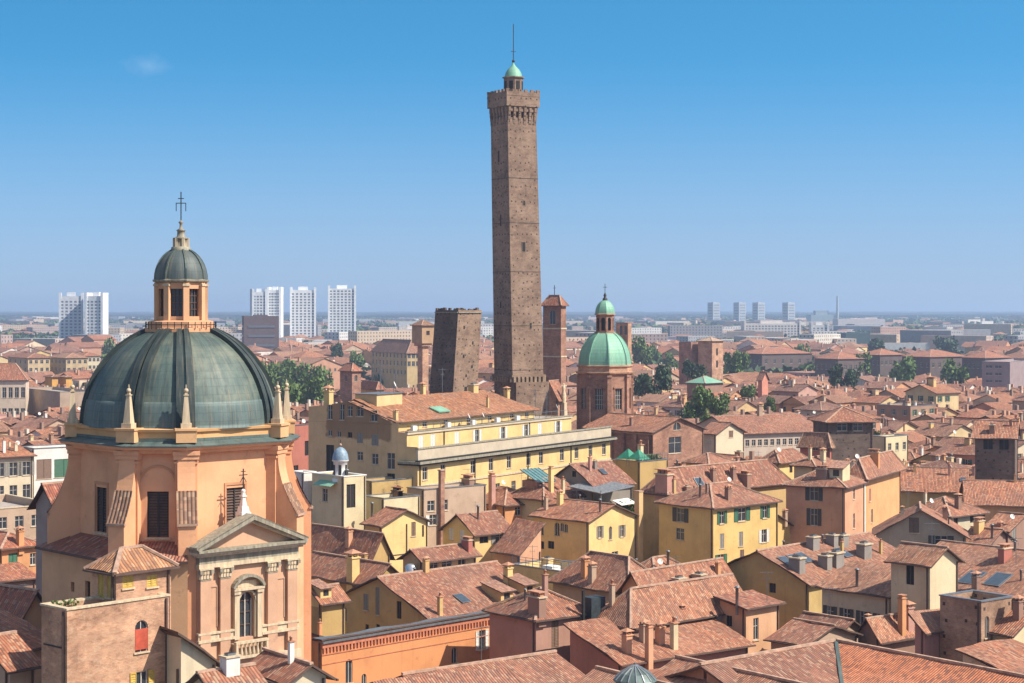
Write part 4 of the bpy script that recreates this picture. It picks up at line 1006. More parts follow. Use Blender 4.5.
# ---------------------------------------------------------------- second dome (bright green) with its nave
def church2():
    Y = 352; X = (605 - 512) * Y / F; rt = root('domed_church', 'red brick church under a bright green dome to the right of the tall tower', 'church', (X, Y, 0)); k = Y / F
    Z = lambda py: CZ - (py - HY) * k
    A8 = [a + 6 for a in range(0, 360, 45)]; pol = lambda r, th, z: (r * math.sin(R(th)), -r * math.cos(R(th)), z)
    mb = MB(); rr = 5.3; cs = [Vector(pol(rr, a, 0)) for a in A8]; wn_ = []
    for i in range(8):
        p, q = cs[i], cs[(i + 1) % 8]; L = (q - p).length; d = (q - p) / L
        mb.wall(p.xy, d.xy, L, 0, [(0, Z(373)), (L, Z(373))], [(L / 2 - .8, L / 2 + .8, Z(408), Z(388), False)], 'redbrick', .35); wn_.append(((p + q) / 2, math.atan2(d.y, d.x)))
    part('drum', mb, rt)
    for p, az in wn_:
        wb = MB(); h = Z(388) - Z(408); wb.poly([(-.8, .3, 0), (.8, .3, 0), (.8, .3, h), (-.8, .3, h)], 'glass')
        for x in (-.03, -.45, .4): wb.box(x, x + .06, .2, .29, 0, h, 'frame')
        for z in (.9, 1.8, 2.6): wb.box(-.75, .75, .21, .288, z, z + .06, 'frame')
        wb.box(-.95, -.78, -.1, .1, -.1, h + .1, 'redbrick'); wb.box(.78, .95, -.1, .1, -.1, h + .1, 'redbrick'); wb.box(-1.1, 1.1, -.2, .1, h + .1, h + .35, 'redbrick'); part('window', wb, rt, None, (p.x, p.y, Z(408)), az)
    pb = MB()
    for a in A8:
        pb.T = Matrix.Rotation(R(a), 4, 'Z'); pb.box(-.4, .4, -5.55, -5.0, 0, Z(374), 'redbrick'); pb.box(-.5, .5, -5.68, -5.0, Z(376.5), Z(374.5), 'redbrick')
    part('pilaster', pb, rt)
    b_ = MB(); b_.lathe([(5.2, Z(374)), (5.75, Z(373)), (5.85, Z(371.5)), (5.3, Z(371)), (5.3, Z(367)), (5.6, Z(366)), (5.6, Z(364.8)), (5.0, Z(364.5))], 8, 'warmbrick', ang=A8, smooth=False); part('cornice', b_, rt)
    b_ = MB(); zb = Z(365); h = Z(332.5) - zb; b_.lathe([(5.15 * math.cos(1.2 * i / 10) , zb + h * math.sin(1.2 * i / 10) / math.sin(1.2)) for i in range(11)], 8, 'green', ang=A8, smooth=False)
    for a in A8:
        for i in range(10):
            f = lambda i: Matrix.Rotation(R(a), 4, 'Z') @ Vector((0, -5.17 * math.cos(1.2 * i / 10), zb + h * math.sin(1.2 * i / 10) / math.sin(1.2))); b_.bar(f(i), f(i + 1), .2, 'green')
    part('dome', b_, rt)
    z0, z1 = Z(332.5), Z(315); b_ = MB(); cs = [Vector(pol(1.75, a, 0)) for a in A8]; b_.lathe([(2.1, z0 - .3), (2.1, z0 + .1), (1.8, z0 + .12)], 8, 'redbrick', ang=A8, smooth=False)
    for i in range(8):
        p, q = cs[i], cs[(i + 1) % 8]; L = (q - p).length; d = (q - p) / L; b_.wall(p.xy, d.xy, L, z0, [(0, z1), (L, z1)], [(L / 2 - .38, L / 2 + .38, z0 + .4, z1 - .5, True)], 'redbrick', .25)
    b_.lathe([(1.4, z0 + .1), (1.4, z1)], 8, 'black', ang=A8); b_.lathe([(1.75, z1 - .05), (2.1, z1 + .05), (2.1, z1 + .25), (1.9, z1 + .3)], 8, 'warmbrick', ang=A8, smooth=False); lan = part('lantern', b_, rt)
    b_ = MB(); zz = z1 + .3; hh = Z(300) - zz; b_.lathe([(1.95 * math.cos(1.45 * i / 8), zz + hh * math.sin(1.45 * i / 8)) for i in range(9)], 8, 'green', ang=A8, smooth=False); part('lantern_dome', b_, lan)
    b_ = MB(); zz = Z(300); b_.lathe([(.5, zz - .2), (.45, zz + .3), (.2, zz + .5), (.3, zz + .9), (.12, zz + 1.3), (0, zz + 1.7)], 8, 'iron'); b_.bar((0, 0, zz + 1.2), (0, 0, zz + 3.2), .1, 'iron'); b_.bar((-.4, 0, zz + 2.5), (.4, 0, zz + 2.5), .09, 'iron'); part('finial', b_, lan)
    HEROES.append(dict(fp=footprint(X - 6, Y - 6, 0, 12, 12), Y=Y - 6, box=(570, 640, 290, 418), label='dome2'))
church2()

# ---------------------------------------------------------------- big yellow palace with stepped terraces
M['band'] = simple('pale_band', (.48, .40, .29), .85, var=.15, scale=.5)
def gable_material():
    M['gable_plaster'] = m = stucco_material('gable_plaster', grime=.5); t = m.node_tree; b = t.nodes['Principled BSDF']; src = b.inputs['Base Color'].links[0].from_socket; pos = wpos(t)
    s_ = t.nodes.new('ShaderNodeSeparateXYZ'); t.links.new(pos, s_.inputs[0]); zz = mth(t, 'ADD', s_.outputs[2], mth(t, 'MULTIPLY', noise(t, pos, .35, 5, .6), 2.2)); k = ramp(t, zz, 31.6, 31.9); y2 = ramp(t, mth(t, 'ADD', s_.outputs[1], noise(t, pos, .5, 3)), 269.2, 269.4, 1, 0); y1 = ramp(t, s_.outputs[1], 262.4, 262.6)
    k = mth(t, 'MULTIPLY', mth(t, 'MULTIPLY', k, y2), y1); t.links.new(mixc(t, src, vscale(t, src, (.42, .36, .38)), mth(t, 'MULTIPLY', k, .85)), b.inputs['Base Color'])
gable_material()
def palace():
    X0, Y0, a = (417.6 - 512) * 260 / F, 260.0, R(58); rt = root('palace', 'long yellow palace with setback terraces, grey cornice band and bare ochre gable end', 'palace', (X0, Y0, 0), a)
    D = 20.0; wins = []; c, s = math.cos(a), math.sin(a)
    def face(y0, px, py): # front faces at local y0
        d = Vector(((px - 512) / F, 1, -(py - HY) / F)); o = CAM - Vector((X0, Y0, 0)); ol = Vector((c * o.x + s * o.y, -s * o.x + c * o.y, o.z)); dl = Vector((c * d.x + s * d.y, -s * d.x + c * d.y, d.z)); t_ = (y0 - ol.y) / dl.y; p = ol + dl * t_; return p.x, p.z
    tiers = [(0, 0, 57.5, 0, 28.1), (1.9, 0, 47.5, 28.1, 31.9), (4.6, 0, 40, 31.9, 33.3)]
    allops = [[], [], []]
    for i, x in enumerate((425, 443, 473, 491, 509, 528.5, 541, 562, 576.5, 590.5, 604)):
        u, z = face(0, x, 465 - (x - 425) * .135); wins.append((0, u, 25.0, 1.25, 1.9, 'p'))
    for x in (478, 500, 530, 560, 590):
        u, z = face(0, x, 465); 
    for u0 in range(12): wins.append((0, 3.2 + u0 * 4.6, 21.0, 1.25, 1.9, 'p'))
    for x in (421, 433, 457, 477, 503, 526, 540, 558): 
        u, z = face(1.9, x, 440); wins.append((1, u, 29.0, 1.15, 2.3, {478: 'wo'}.get(x, 'wo' if x in (477, 503, 526, 558) else 'wc')))
    for x in (425, 446, 469, 490, 512, 527):
        u, z = face(4.6, x, 424); wins.append((2, u, 31.5, 1.2, 1.45, 'p'))
    wb = MB(); places = []
    for ti, (y0, x0, x1, za, zb) in enumerate(tiers):
        ops = []
        for (t_, u, z, w, h, st) in wins:
            if t_ != ti: continue
            zz = max(z, za + .35)
            if u - w / 2 < x0 + .3 or u + w / 2 > x1 - .3 or any(abs(u - (q[0] + q[1]) / 2) < w + .3 and abs(zz - q[2]) < h for q in ops): continue
            hh = min(h, zb - .35 - zz); ops.append((u - w / 2, u + w / 2, zz, zz + hh, False)); places.append((u, y0, zz, w, round(hh, 2), st))
        wb.wall((0, y0), (1, 0), x1, za if ti else 0, [(0, zb), (x1, zb)], ops, 'stucco')
        wb.poly([(x1, y0, 0), (x1, D, 0), (x1, D, zb), (x1, y0, zb)], 'stucco')
    wb.poly([(57.5, D, 0), (0, D, 0), (0, D, 28), (57.5, D, 28)], 'stucco')
    part('front_wall', wb, rt, (.67, .47, .20))
    # gable end on the left, stepped
    gb_ = MB(); zr = 36.3; yr = 12.3; tops = [(0, 30.5), (D - 13.6, 33.6)]
    top = [(0, 35.2), (D - 17.5, 35.4), (D - yr - 1.2, zr - .3), (D - yr, zr), (D - 4.6, 33.3), (D - 4.59, 33.3), (D - 3.4, 33.2), (D - 3.39, 31.9), (D - 1.9, 31.9), (D - 1.89, 29.9), (D, 29.9)]
    gops = []; gw = []
    for px, py, w, h, st in ((330, 412, .9, 2.2, 'p'), (342, 412, .9, 2.4, 'p'), (350, 411, .95, 1.6, 'p'), (360, 411, 1.3, 1.6, 'p'), (374, 416, 1.2, 1.6, 'p'), (330, 433, .7, .9, 'p'), (339, 434, .7, .9, 'p'), (350, 435, .8, .8, 'd'), (360, 438, 1.1, 1.5, 'nc'), (375, 440, 1.3, 1.6, 'nc'), (339, 454, .8, 1.0, 'p'), (330, 460, 1.5, 4.5, 'd'), (360, 456, 1.1, 1.3, 'p'), (375, 459, 1.2, 1.6, 'p'), (391, 461, 1.4, 2.4, 'p'), (391, 481, 1.4, 2.2, 'd'), (345, 473, 1.1, 1.3, 'p')):
        u, z = ray_face(X0, Y0, a, 'l', 57.5, D, px, py); 
        if u < .8 or u > D - .8: continue
        gops.append((u - w / 2, u + w / 2, z - h / 2, z + h / 2, False)); gw.append((u, z - h / 2, w, h, st))
    gb_.wall((0, D), (0, -1), D, 0, top, gops, 'gable_plaster')
    part('gable_wall', gb_, rt, (.60, .42, .22))
    pb = MB(); pb.box(-.06, -.02, 9.2, 19.4, 31.0, 35.0, 'stucco') ; 
    for (u, y0, z, w, h, st) in places: add_window(rt, (u, y0, z), 0, w, h, st)
    for (u, z, w, h, st) in gw: add_window(rt, (0, D - u, z), -math.pi / 2, w, h, st)
    # cornice and parapet bands
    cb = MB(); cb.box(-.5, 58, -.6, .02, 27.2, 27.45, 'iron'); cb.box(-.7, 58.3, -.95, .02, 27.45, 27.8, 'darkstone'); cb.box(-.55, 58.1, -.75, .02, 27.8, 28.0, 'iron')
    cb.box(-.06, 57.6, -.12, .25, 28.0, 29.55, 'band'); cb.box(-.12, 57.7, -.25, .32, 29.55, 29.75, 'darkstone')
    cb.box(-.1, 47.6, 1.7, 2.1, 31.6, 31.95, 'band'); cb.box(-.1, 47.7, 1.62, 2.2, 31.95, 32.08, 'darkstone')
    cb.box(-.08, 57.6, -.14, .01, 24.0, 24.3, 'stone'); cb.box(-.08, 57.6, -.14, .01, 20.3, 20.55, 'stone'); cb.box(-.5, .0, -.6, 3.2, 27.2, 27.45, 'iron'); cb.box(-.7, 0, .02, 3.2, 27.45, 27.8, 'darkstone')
    part('cornice', cb, rt)
    fb = MB(); fb.poly([(0, .25, 28.4), (57.5, .25, 28.4), (57.5, 1.9, 28.4), (0, 1.9, 28.4)], 'terrace'); fb.poly([(0, 2.1, 31.7), (47.5, 2.1, 31.7), (47.5, 4.6, 31.7), (0, 4.6, 31.7)], 'terrace'); fb.poly([(47.5, 1.9, 28.41), (57.5, 1.9, 28.41), (57.5, D, 28.41), (47.5, D, 28.41)], 'terrace'); fb.poly([(40, 4.6, 31.71), (47.5, 4.6, 31.71), (47.5, D, 31.71), (40, D, 31.71)], 'terrace')
    part('terrace', fb, rt)
    # railings of the upper terrace
    rb = MB()
    for k in range(25): rb.bar((1 + k * 1.9, 1.85, 32.05), (1 + k * 1.9, 1.85, 33.0), .05, 'metal')
    rb.bar((1, 1.85, 33.0), (46.6, 1.85, 33.0), .06, 'metal'); part('railing', rb, rt)
    P = [[(1.2, 3.9, 33.15), (41, 3.9, 33.15), (36.5, yr, zr), (1.2, yr, zr)], [(41, D + .5, 33.15), (1.2, D + .5, 33.15), (1.2, yr, zr), (36.5, yr, zr)], [(41, 3.9, 33.15), (41, D + .5, 33.15), (36.5, yr, zr)]]
    r_ = MB(); [r_.sagslab([(x, y, z + .15) for x, y, z in p], .18, 'tile') for p in P]; r_.box(0, 1.2, 4.5, D, 33, 33.05, 'tile'); ro = part('roof', r_, rt, (.46, .22, .11))
    r2 = MB(); r2.slab([(-.3, 12.4, 36.2), (-.3, 3.6, 33.4), (1.3, 3.6, 33.4), (1.3, 12.4, 36.2)], .15, 'tile'); part('verge', r2, ro, (.40, .2, .12))
    sb = MB(); sb.box(3, 9.5, 9.5, 13.5, 34, 37.1, 'stucco', 'lead'); sb.box(2.8, 9.7, 9.3, 13.7, 37.1, 37.2, 'metal'); part('stair_head', sb, rt, (.62, .48, .24))
    gl = MB(); gl.T = Matrix.Translation((15, 6.4, 34.35)) @ Matrix.Rotation(R(20), 4, 'X'); gl.box(-1.6, 1.6, -1, 1, 0, .2, 'green'); gl.box(-1.3, 1.3, -.8, .8, .201, .22, 'green'); part('copper_hatch', gl, rt)
    for x, y, z, k, sc_ in ((0.9, 16.9, 35.2, 'a', 1.5), (33, 12, 36, 'd', 1.2), (20, 13, 36.2, 'a', 1), (38.5, 9, 34.7, 'a', 1.1), (28, 6, 34.2, 'c', .8), (0.7, 4.4, 33.6, 'a', .8)):
        o = link('chimney', chimney_mesh(k), rt, (.6, .45, .2), (x, y, z)); o.scale = (sc_,) * 3
    for x, y, z in ((6, 11, 37.6), (12, 12.5, 36.4), (46, 8, 32.2), (43, 4, 32), (24, 12, 36.3)): o = link('antenna', antenna_mesh(), rt, None, (x, y, z)); o.scale = (1.3,) * 3
    for x, y, z in ((45, 3.4, 32.2), (22, 3.2, 32), (18, 3.2, 32), (8, 10, 37.1)): link('satellite_dish', dish_mesh(), rt, None, (x, y, z))
    ab = MB()
    for k, x in enumerate((4, 13, 20, 27, 33)): ab.box(x, x + 1, 3.6, 4.1, 31.8, 32.6, 'white', skip='d')
    part('air_conditioner', ab, rt)
    dm = MB(); [dm.bar((x, -.1, 20), (x, -.1, 27.2), .14, 'iron') for x in (.5, 15, 30.4, 44)]; [dm.bar((x, 1.8, 28.4), (x, 1.8, 31.6), .12, 'iron') for x in (9.5, 34)]; part('downpipe', dm, rt)
    # left rear wing carrying the lower parapet
    HEROES.append(dict(fp=footprint(X0, Y0, a, 57.5, D), Y=Y0, box=(300, 612, 398, 478), label='palace'))
palace()
# ---------------------------------------------------------------- special pieces fitted to single houses
def turret(rt, W, D, z):
    b_ = MB(); x, y = W * .25, D * .28; b_.lathe([(1.15, z - .9), (1.15, z - .4), (.95, z - .35), (.95, z + 1.9), (1.15, z + 2.0), (1.15, z + 2.15)], 12, 'white', (x, y))
    for a in range(0, 360, 60):
        T = Matrix.Translation((x, y, 0)) @ Matrix.Rotation(R(a + 20), 4, 'Z'); b_.T = T; b_.box(-.2, .2, -.97, -.9, z + .1, z + 1.5, 'black')
    b_.T = None; part('turret', b_, rt)
    b_ = MB(); b_.lathe([(1.12 * math.cos(1.5 * i / 8), z + 2.15 + 1.75 * math.sin(1.5 * i / 8)) for i in range(9)], 16, 'bluedome', (x, y)); b_.sphere((x, y, z + 4.2), .2, 'cap'); b_.bar((x, y, z + 4.2), (x, y, z + 4.9), .06, 'iron'); part('turret_dome', b_, rt)
    b_ = MB(); b_.slab([(-1.3, D * .2, z - 1.3), (-1.3, D * .75, z - 1.3), (0.3, D * .75, z - .6), (.3, D * .2, z - .6)][::-1], .08, 'green', 'green'); part('awning', b_, rt)
M['bluedome'] = simple('blue_tiles', (.20, .28, .35), .5, var=.3, scale=3)
def courses(rt, W, D, z):
    b_ = MB()
    for zz in (z, z - 4.5): b_.box(-.04, W + .04, -.06, -.005, zz, zz + .12, 'wood'); b_.box(-.06, -.005, 0, D, zz, zz + .12, 'wood')
    b_.box(W * .52, W * .52 + .12, -.12, -.02, z - 9, z + 4.1, 'wood'); b_.box(W - .3, W - .18, -.12, -.02, z - 9, z + 4.1, 'wood'); part('string_course', b_, rt)
def flue(rt, x, y, z):
    b_ = MB(); b_.box(x - .35, x + .35, y - .3, y + .28, z - 14, z + 2.6, 'redbrick'); b_.box(x - .45, x + .45, y - .4, y + .38, z + 2.6, z + 2.75, 'cap'); b_.box(x + .4, x + .5, y - .1, y + .02, z - 14, z + .5, 'iron'); part('chimney', b_, rt)
def greenshed(rt, W, D, z):
    b_ = MB(); x, y = W * .35, D * .62; b_.box(x - 1.8, x + 1.8, y - 1.6, y + 1.6, z, z + 2.3, 'redbrick'); b_.slab([(x - 2, y - 1.9, z + 2.2), (x + 2, y - 1.9, z + 2.2), (x + 2, y + 1.9, z + 3.9), (x - 2, y + 1.9, z + 3.9)], .1, 'shedglass', 'metal')
    for k in range(6): xx = x - 2 + k * .8; b_.bar((xx, y - 1.9, z + 2.24), (xx, y + 1.9, z + 3.94), .07, 'metal')
    part('rooftop_shed', b_, rt)
M['shedglass'] = simple('green_glass', (.10, .22, .22), .25, var=.3, scale=4)
def leafy(b_, x0, x1, y0, y1, z0, z1, n, m='foliage', s=.22, r_=None):
    r_ = r_ or rnd
    for _ in range(n):
        c = Vector((r_.uniform(x0, x1), r_.uniform(y0, y1), z0 + (z1 - z0) * r_.random() ** .8)); u = Vector((r_.gauss(0, 1), r_.gauss(0, 1), r_.gauss(0, 1))).normalized() * s; v = u.cross(Vector((r_.gauss(0, 1), r_.gauss(0, 1), r_.gauss(0, 1)))).normalized() * s * .7
        b_.poly([c - u, c - v, c + u, c + v], m)
def canopy(rt, W, D, z):
    b_ = MB(); b_.slab([(-3.5, 1, z + 1.9), (4.0, 1, z + 2.5), (4.0, 8, z + 3.1), (-3.5, 8, z + 2.5)], .1, 'zincpale', 'metal')
    for k in range(14): b_.bar((-3.5 + k * .55, 1, z + 1.95 + k * .044), (-3.5 + k * .55, 8, z + 2.55 + k * .044), .06, 'zincpale')
    for x, y in ((-3.2, 1.3), (3.7, 1.3), (3.7, 7.5), (-3.2, 7.5)): b_.bar((x, y, z - 4), (x, y, z + 2.3), .12, 'metal')
    b_.slab([(-1.6, -1.4, z + .2), (1.8, -1.4, z + .3), (1.8, .5, z + .9), (-1.6, .5, z + .8)], .06, 'white', 'white')
    part('canopy', b_, rt)
    b_ = MB(); leafy(b_, -1, 6, -.8, .6, z - 2.5, z + .6, 900, s=.25); leafy(b_, -.6, -.1, .5, D - 1, z - 2.2, z + .3, 300, s=.25); part('terrace_plants', b_, rt)
M['zincpale'] = simple('pale_zinc', (.4, .42, .43), .5, .3)
def shaft(rt, W, D, z):
    b_ = MB(); x = W + .55; b_.box(x - .45, x + .45, -.5, .4, 0, z + 3.4, 'stucco'); b_.box(x - .52, x + .52, -.57, .47, z + 3.4, z + 3.55, 'cap'); o = part('chimney', b_, rt, (.6, .42, .2))
def deck(rt, W, D, z):
    b_ = MB()
    pts = [(0.1, D - .1), (.1, .1), (W - .1, .1)]
    for (x0, y0), (x1, y1) in zip(pts[:-1], pts[1:]):
        n = int(math.hypot(x1 - x0, y1 - y0) / 1.4) + 1
        for k in range(n + 1): x, y = x0 + (x1 - x0) * k / n, y0 + (y1 - y0) * k / n; b_.bar((x, y, z + .1), (x, y, z + 1.15), .05, 'bluepaint')
        for h in (.45, .8, 1.15): b_.bar((x0, y0, z + h), (x1, y1, z + h), .045, 'bluepaint')
    part('railing', b_, rt); b_ = MB(); b_.box(.6, 2.2, D * .3, D * .8, z - .9, z - .5, 'lead'); b_.box(3, 4.5, D * .5, D * .7, z - .9, z - .1, 'white'); part('deck_furniture', b_, rt)
M['bluepaint'] = simple('blue_railing', (.06, .12, .2), .5, .2)
def watertank(rt, D):
    b_ = MB(); zt = 20.9; y = D * .3; b_.lathe([(0, zt - 3), (.62, zt - 3), (.65, zt - 2.3), (.62, zt - 2.2), (.65, zt - 1.5), (.62, zt - 1.4), (.65, zt - .6), (.4, zt - .35), (0, zt - .3)], 16, 'steel', (-.9, y)); part('water_tank', b_, rt)
M['steel'] = simple('stainless_steel', (.6, .6, .6), .3, .8, var=.1)
def dentils(rt, W, z):
    b_ = MB(); b_.box(-.1, W, -.35, .02, z - .15, z + .02, 'metal'); b_.box(-.05, W, -.16, .01, z - .6, z - .15, 'brickred'); n = int(W / .42)
    part('cornice', b_, rt)
    b_ = MB()
    for k in range(n): b_.box(.1 + k * .42, .1 + k * .42 + .2, -.15, .01, z - 1.02, z - .6, 'brickred')
    b_.box(-.03, W, -.07, .01, z - 1.3, z - 1.2, 'brickred'); b_.box(-.02, W, -.05, .01, z - 2.2, z - 2.12, 'brickred'); part('dentil_course', b_, rt)
M['brickred'] = simple('red_moulding', (.47, .17, .09), .85)
def bigflue(rt, W, z):
    b_ = MB(); x = W - .2; b_.box(x - .9, x + .9, -1.2, .2, 0, z + 1.5, 'tarp'); b_.box(x - 1.7, x - 1.45, -.9, -.65, z - 3, z + 2.3, 'iron'); part('flue', b_, rt)
M['tarp'] = simple('dark_sheeting', (.022, .034, .04), .6, var=.5, scale=2)
def stripe(rt, z):
    b_ = MB(); b_.box(.05, .6, -.12, .0, 0, z - .3, 'white'); part('duct', b_, rt)

def blind(rt, W, D, z):
    u, zz = ray_face(rt.location.x, rt.location.y, rt.rotation_euler.z, 'r', W, D, 141.5, 636)
    b_ = MB(); b_.box(u - .48, u + .48, .0, .06, zz - .85, zz + .45, 'rag'); part('blind', b_, rt); b_ = MB(); b_.box(-.06, -.005, .3, D - .3, z - 2.4, z - 2.32, 'iron'); part('tie_rod', b_, rt)
    b_ = MB(); b_.lathe([(.5, z - .9), (.45, z - .4), (0, z - .4)], 10, 'terrace', (1.6, 1.4)); b_.box(2.4, 3.3, 1.0, 1.9, z - .9, z - .2, 'wood'); part('terrace_table', b_, rt)
    b_ = MB(); leafy(b_, .5, 2.2, 2.0, 2.7, z - .9, z + .2, 160, s=.12); part('potted_plants', b_, rt)
def buttr(rt, W, D, z):
    b_ = MB()
    for k in range(6): y = 1 + k * (D - 2) / 5; b_.box(-.5, -.01, y - .3, y + .3, 0, z - .6, 'redbrick')
    b_.box(-.25, -.01, 0, D, z - .5, z - .1, 'cap'); part('pilasters', b_, rt)
def tents(rt, W, D, z):
    b_ = MB()
    for y in (D * .25, D * .62):
        c = Vector((W * .2, y, z + 1.9)); q = [(c.x - 1.4, y - 1.4, z + .3), (c.x + 1.4, y - 1.4, z + .3), (c.x + 1.4, y + 1.4, z + .3), (c.x - 1.4, y + 1.4, z + .3)]
        for i in range(4): b_.poly([q[i], q[(i + 1) % 4], c], 'greenpaint'); b_.bar((q[i][0], q[i][1], z - .9), q[i], .07, 'metal')
    part('tents', b_, rt); b_ = MB()
    for k in range(12): b_.bar((W * k / 11, .1, z + .1), (W * k / 11, .1, z + 1.1), .05, 'metal')
    b_.bar((0, .1, z + 1.1), (W, .1, z + 1.1), .06, 'metal'); leafy(b_, W * .4, W - 1, .5, 3, z - .8, z + .8, 300, s=.25); part('railing', b_, rt)
def watershaft(rt, W, D):
    b_ = MB(); b_.box(W * .25, W * .75, D * .25, D * .75, 0, 37.4, 'warmbrick'); b_.box(W * .1, W * .9, D * .1, D * .9, 36.4, 37.4, 'warmbrick'); part('shaft', b_, rt)
def bands(rt, W, D, z):
    b_ = MB()
    for zz in (z - .5, z - 6.3, z - 13, z - 20): b_.box(-.15, W + .15, -.15, -.01, zz, zz + .35, 'stone'); b_.box(-.15, -.01, -.01, D + .1, zz, zz + .35, 'stone')
    part('string_course', b_, rt); b_ = MB(); b_.bar((W / 2, D / 2, z + 1.5), (W / 2, D / 2, z + 4.3), .12, 'iron'); b_.bar((W / 2 - .5, D / 2, z + 3.6), (W / 2 + .5, D / 2, z + 3.6), .1, 'iron'); part('cross', b_, rt)
def statue(rt, W, D, z):
    b_ = MB(); b_.box(1.0, 2.2, -1.0, -.1, z - 8, z - 1, 'stone'); b_.lathe([(.5, z - 1), (.55, z + .6), (.3, z + 1.5), (.45, z + 2.1), (.3, z + 2.5), (.14, z + 2.7), (.22, z + 2.95), (0, z + 3.2)], 10, 'marble', (1.6, -.5)); part('statue', b_, rt)
M['marble'] = simple('pale_statue', (.60, .47, .30), .7)
# ---------------------------------------------------------------- foreground and middle-distance buildings, measured one by one
# near corner px, eave py, angle, right px, left px, eave height
H('brick_tower_house', 'rough tan brick tower house with roof terrace and red blind, before the big dome', 'house', 67, 610.4, 47, 169, 41.5, 0, 'flat', wall='tan', wallmat='warmbrick', Yf=110,
  wins=[('r', 141.5, 636, 1.0, 2.0, 'a'), ('r', 142, 680, .9, 1.1, 'oo')], chim=[(95, 603, 'ant')], trim='stone', vis=80, extra=[lambda rt, W, D, z, P: blind(rt, W, D, z)])
H('brick_tower_house', 'upper brick block with a pale hipped tile roof, beside the terrace below the big dome', 'house', 116, 571, 47, 171, 92, 0, 'hip', 1.0, wall='tan', wallmat='warmbrick', Yf=113.5,
  wins=[('r', 128, 582, .8, .75, 'oc'), ('r', 152, 581, .8, .75, 'oc'), ('l', 101, 585, .7, 1.6, 'oc'), ('l', 110, 585, .7, 1.6, 'oc')], tile=(.50, .30, .18), vis=30, z0=24, o=.35)
H('tall_house', 'lavender grey side wall with dark tiled roof left of the big dome', 'house', 57, 506, 50, 100, 36, 0, 'gx', 1.6, wall='lav', Yf=150, tile=(.36, .15, .12), vis=70)
H('house', 'dark purple roofed house with cream gable end at the left edge, beside the brick tower', 'house', 8, 638, 52, 60, -60, 0, 'gy', 3.2, wall='cream', Yf=138, tile=(.40, .16, .12), vis=50)
H('house', 'low house with narrow tile roof and grey gutter in the bottom left corner', 'house', 24, 650, 52, 60, -40, 0, 'sy', 1.5, wall='tan', Yf=128, tile=(.42, .2, .13), vis=20)
H('house', 'small tiled roof with ribbed tiles cut by the bottom left corner of the view', 'house', 10, 668, 50, 35, -40, 0, 'gx', 1.5, wall='tan', Yf=116, tile=(.42, .2, .13), vis=20)
H('house', 'low orange house with green door at the left edge under a flat red roof', 'house', 2, 548, 48, 39, -30, 22, 'hip', 1.2, wall='orange', wins=[('r', 13, 560, 1.2, 1.6, 'gc'), ('r', 33, 559, .8, 1.4, 'p')], tile=(.45, .18, .11), chim=[(20, 544, 'a')], vis=22)
H('house', 'long red lean-to roof just below the low orange house at the left edge', 'house', -6, 582, 40, 36, -40, 19, 'sy', 1.6, wall='brown', tile=(.45, .2, .13), vis=15)
H('house', 'grey stone house with awnings over its windows behind the low orange house', 'house', -40, 512, 40, 60, -90, 24, 'flat', wall='tan', auto=[('r', 6, 2.6, 1.2, 1.5, 'p'), ('r', 6, 5.8, 1.2, 1.5, 'tc')], trim='stone', vis=20)
H('apartment_building', 'cream apartment block with orange roof and white awnings at the left edge', 'building', -20, 458.5, 38, 33, -70, 26, 'gx', 2.0, wall='cream', auto=[('r', 4, 3.1, 1.3, 2.2, 'no'), ('r', 4, 6.8, 1.3, 2.2, 'p')], tile=(.50, .23, .12), chim=[(4, 452, 'c', 'white'), (18, 449, 'dish'), (26, 448, 'ant')], vis=40)
H('apartment_building', 'white modern flat block with green and blue shades left of the big dome', 'building', 34, 449, 38, 100, 20, 27, 'flat', wall='white', wins=[('r', 44, 469, 2.6, 3.2, 'bc'), ('r', 64, 468, 3.4, 3.0, 'gc')], trim='lead', vis=45)

# between the domed church and the palace
H('house', 'pinkish red plastered house with one square window left of the palace gable', 'house', 268, 428, 58, 330, 240, 0, 'flat', wall='red', Yf=285, wins=[('r', 309, 448, 2.2, 2.4, 'd'), ('r', 296, 470, 1.2, 1.5, 'd')], chim=[(310, 425, 'ant'), (300, 426, 'dish')], vis=40)
H('house', 'white parapet house with green awning below a small blue-domed turret', 'house', 344, 477, 42, 366, 312, 0, 'flat', Yf=244, wall='pale', wins=[('r', 351, 496, 1.5, 3.2, 'd'), ('r', 358, 494, 1.1, 2.2, 'p'), ('l', 325, 495, 1.2, 1.8, 'p')], trim='white', chim=[(358, 484, 'v')], vis=34,
  extra=[lambda rt, W, D, z, P: turret(rt, W, D, z)])
H('house', 'plain white box-like roof room left of the blue-domed turret', 'house', 304, 473, 42, 316, 292, 0, 'flat', Yf=250, wall='white', trim='white', wins=[], vis=25)
H('house', 'yellow gabled house with thin dark string courses below the blue-domed turret', 'house', 382, 525.5, 41, 428, 365, 21, 'gy', 1.7, wall='yellow', wins=[('r', 413.5, 529, .75, 1.9, 'bc'), ('r', 423, 531, .35, 1.6, 'd'), ('l', 373, 553, .6, 1.2, 'd')], tile=(.40, .2, .14), chim=[(372, 516, 'v')], vis=35,
  extra=[lambda rt, W, D, z, P: courses(rt, W, D, z - 4.2)])
H('house', 'broad tiled roof with green shutters between the church volute and the yellow gabled house', 'house', 372, 556, 45, 390, 305, 18.5, 'gy', 2.6, wall='mustard', auto=[('l', 5, 2.2, 1.0, 1.5, 'gc')], tile=(.43, .21, .14), chim=[(349, 543, 'a', 'peach')], vis=14)
H('house', 'old roof with satellite dishes right of the church volute, sloping left', 'house', 340, 520, 45, 362, 300, 19.8, 'gx', 2.6, wall='tan', tile=(.42, .22, .15), chim=[(318, 512, 'ant'), (338, 502, 'dish'), (330, 508, 'sky'), (350, 510, 'dish')], vis=10)
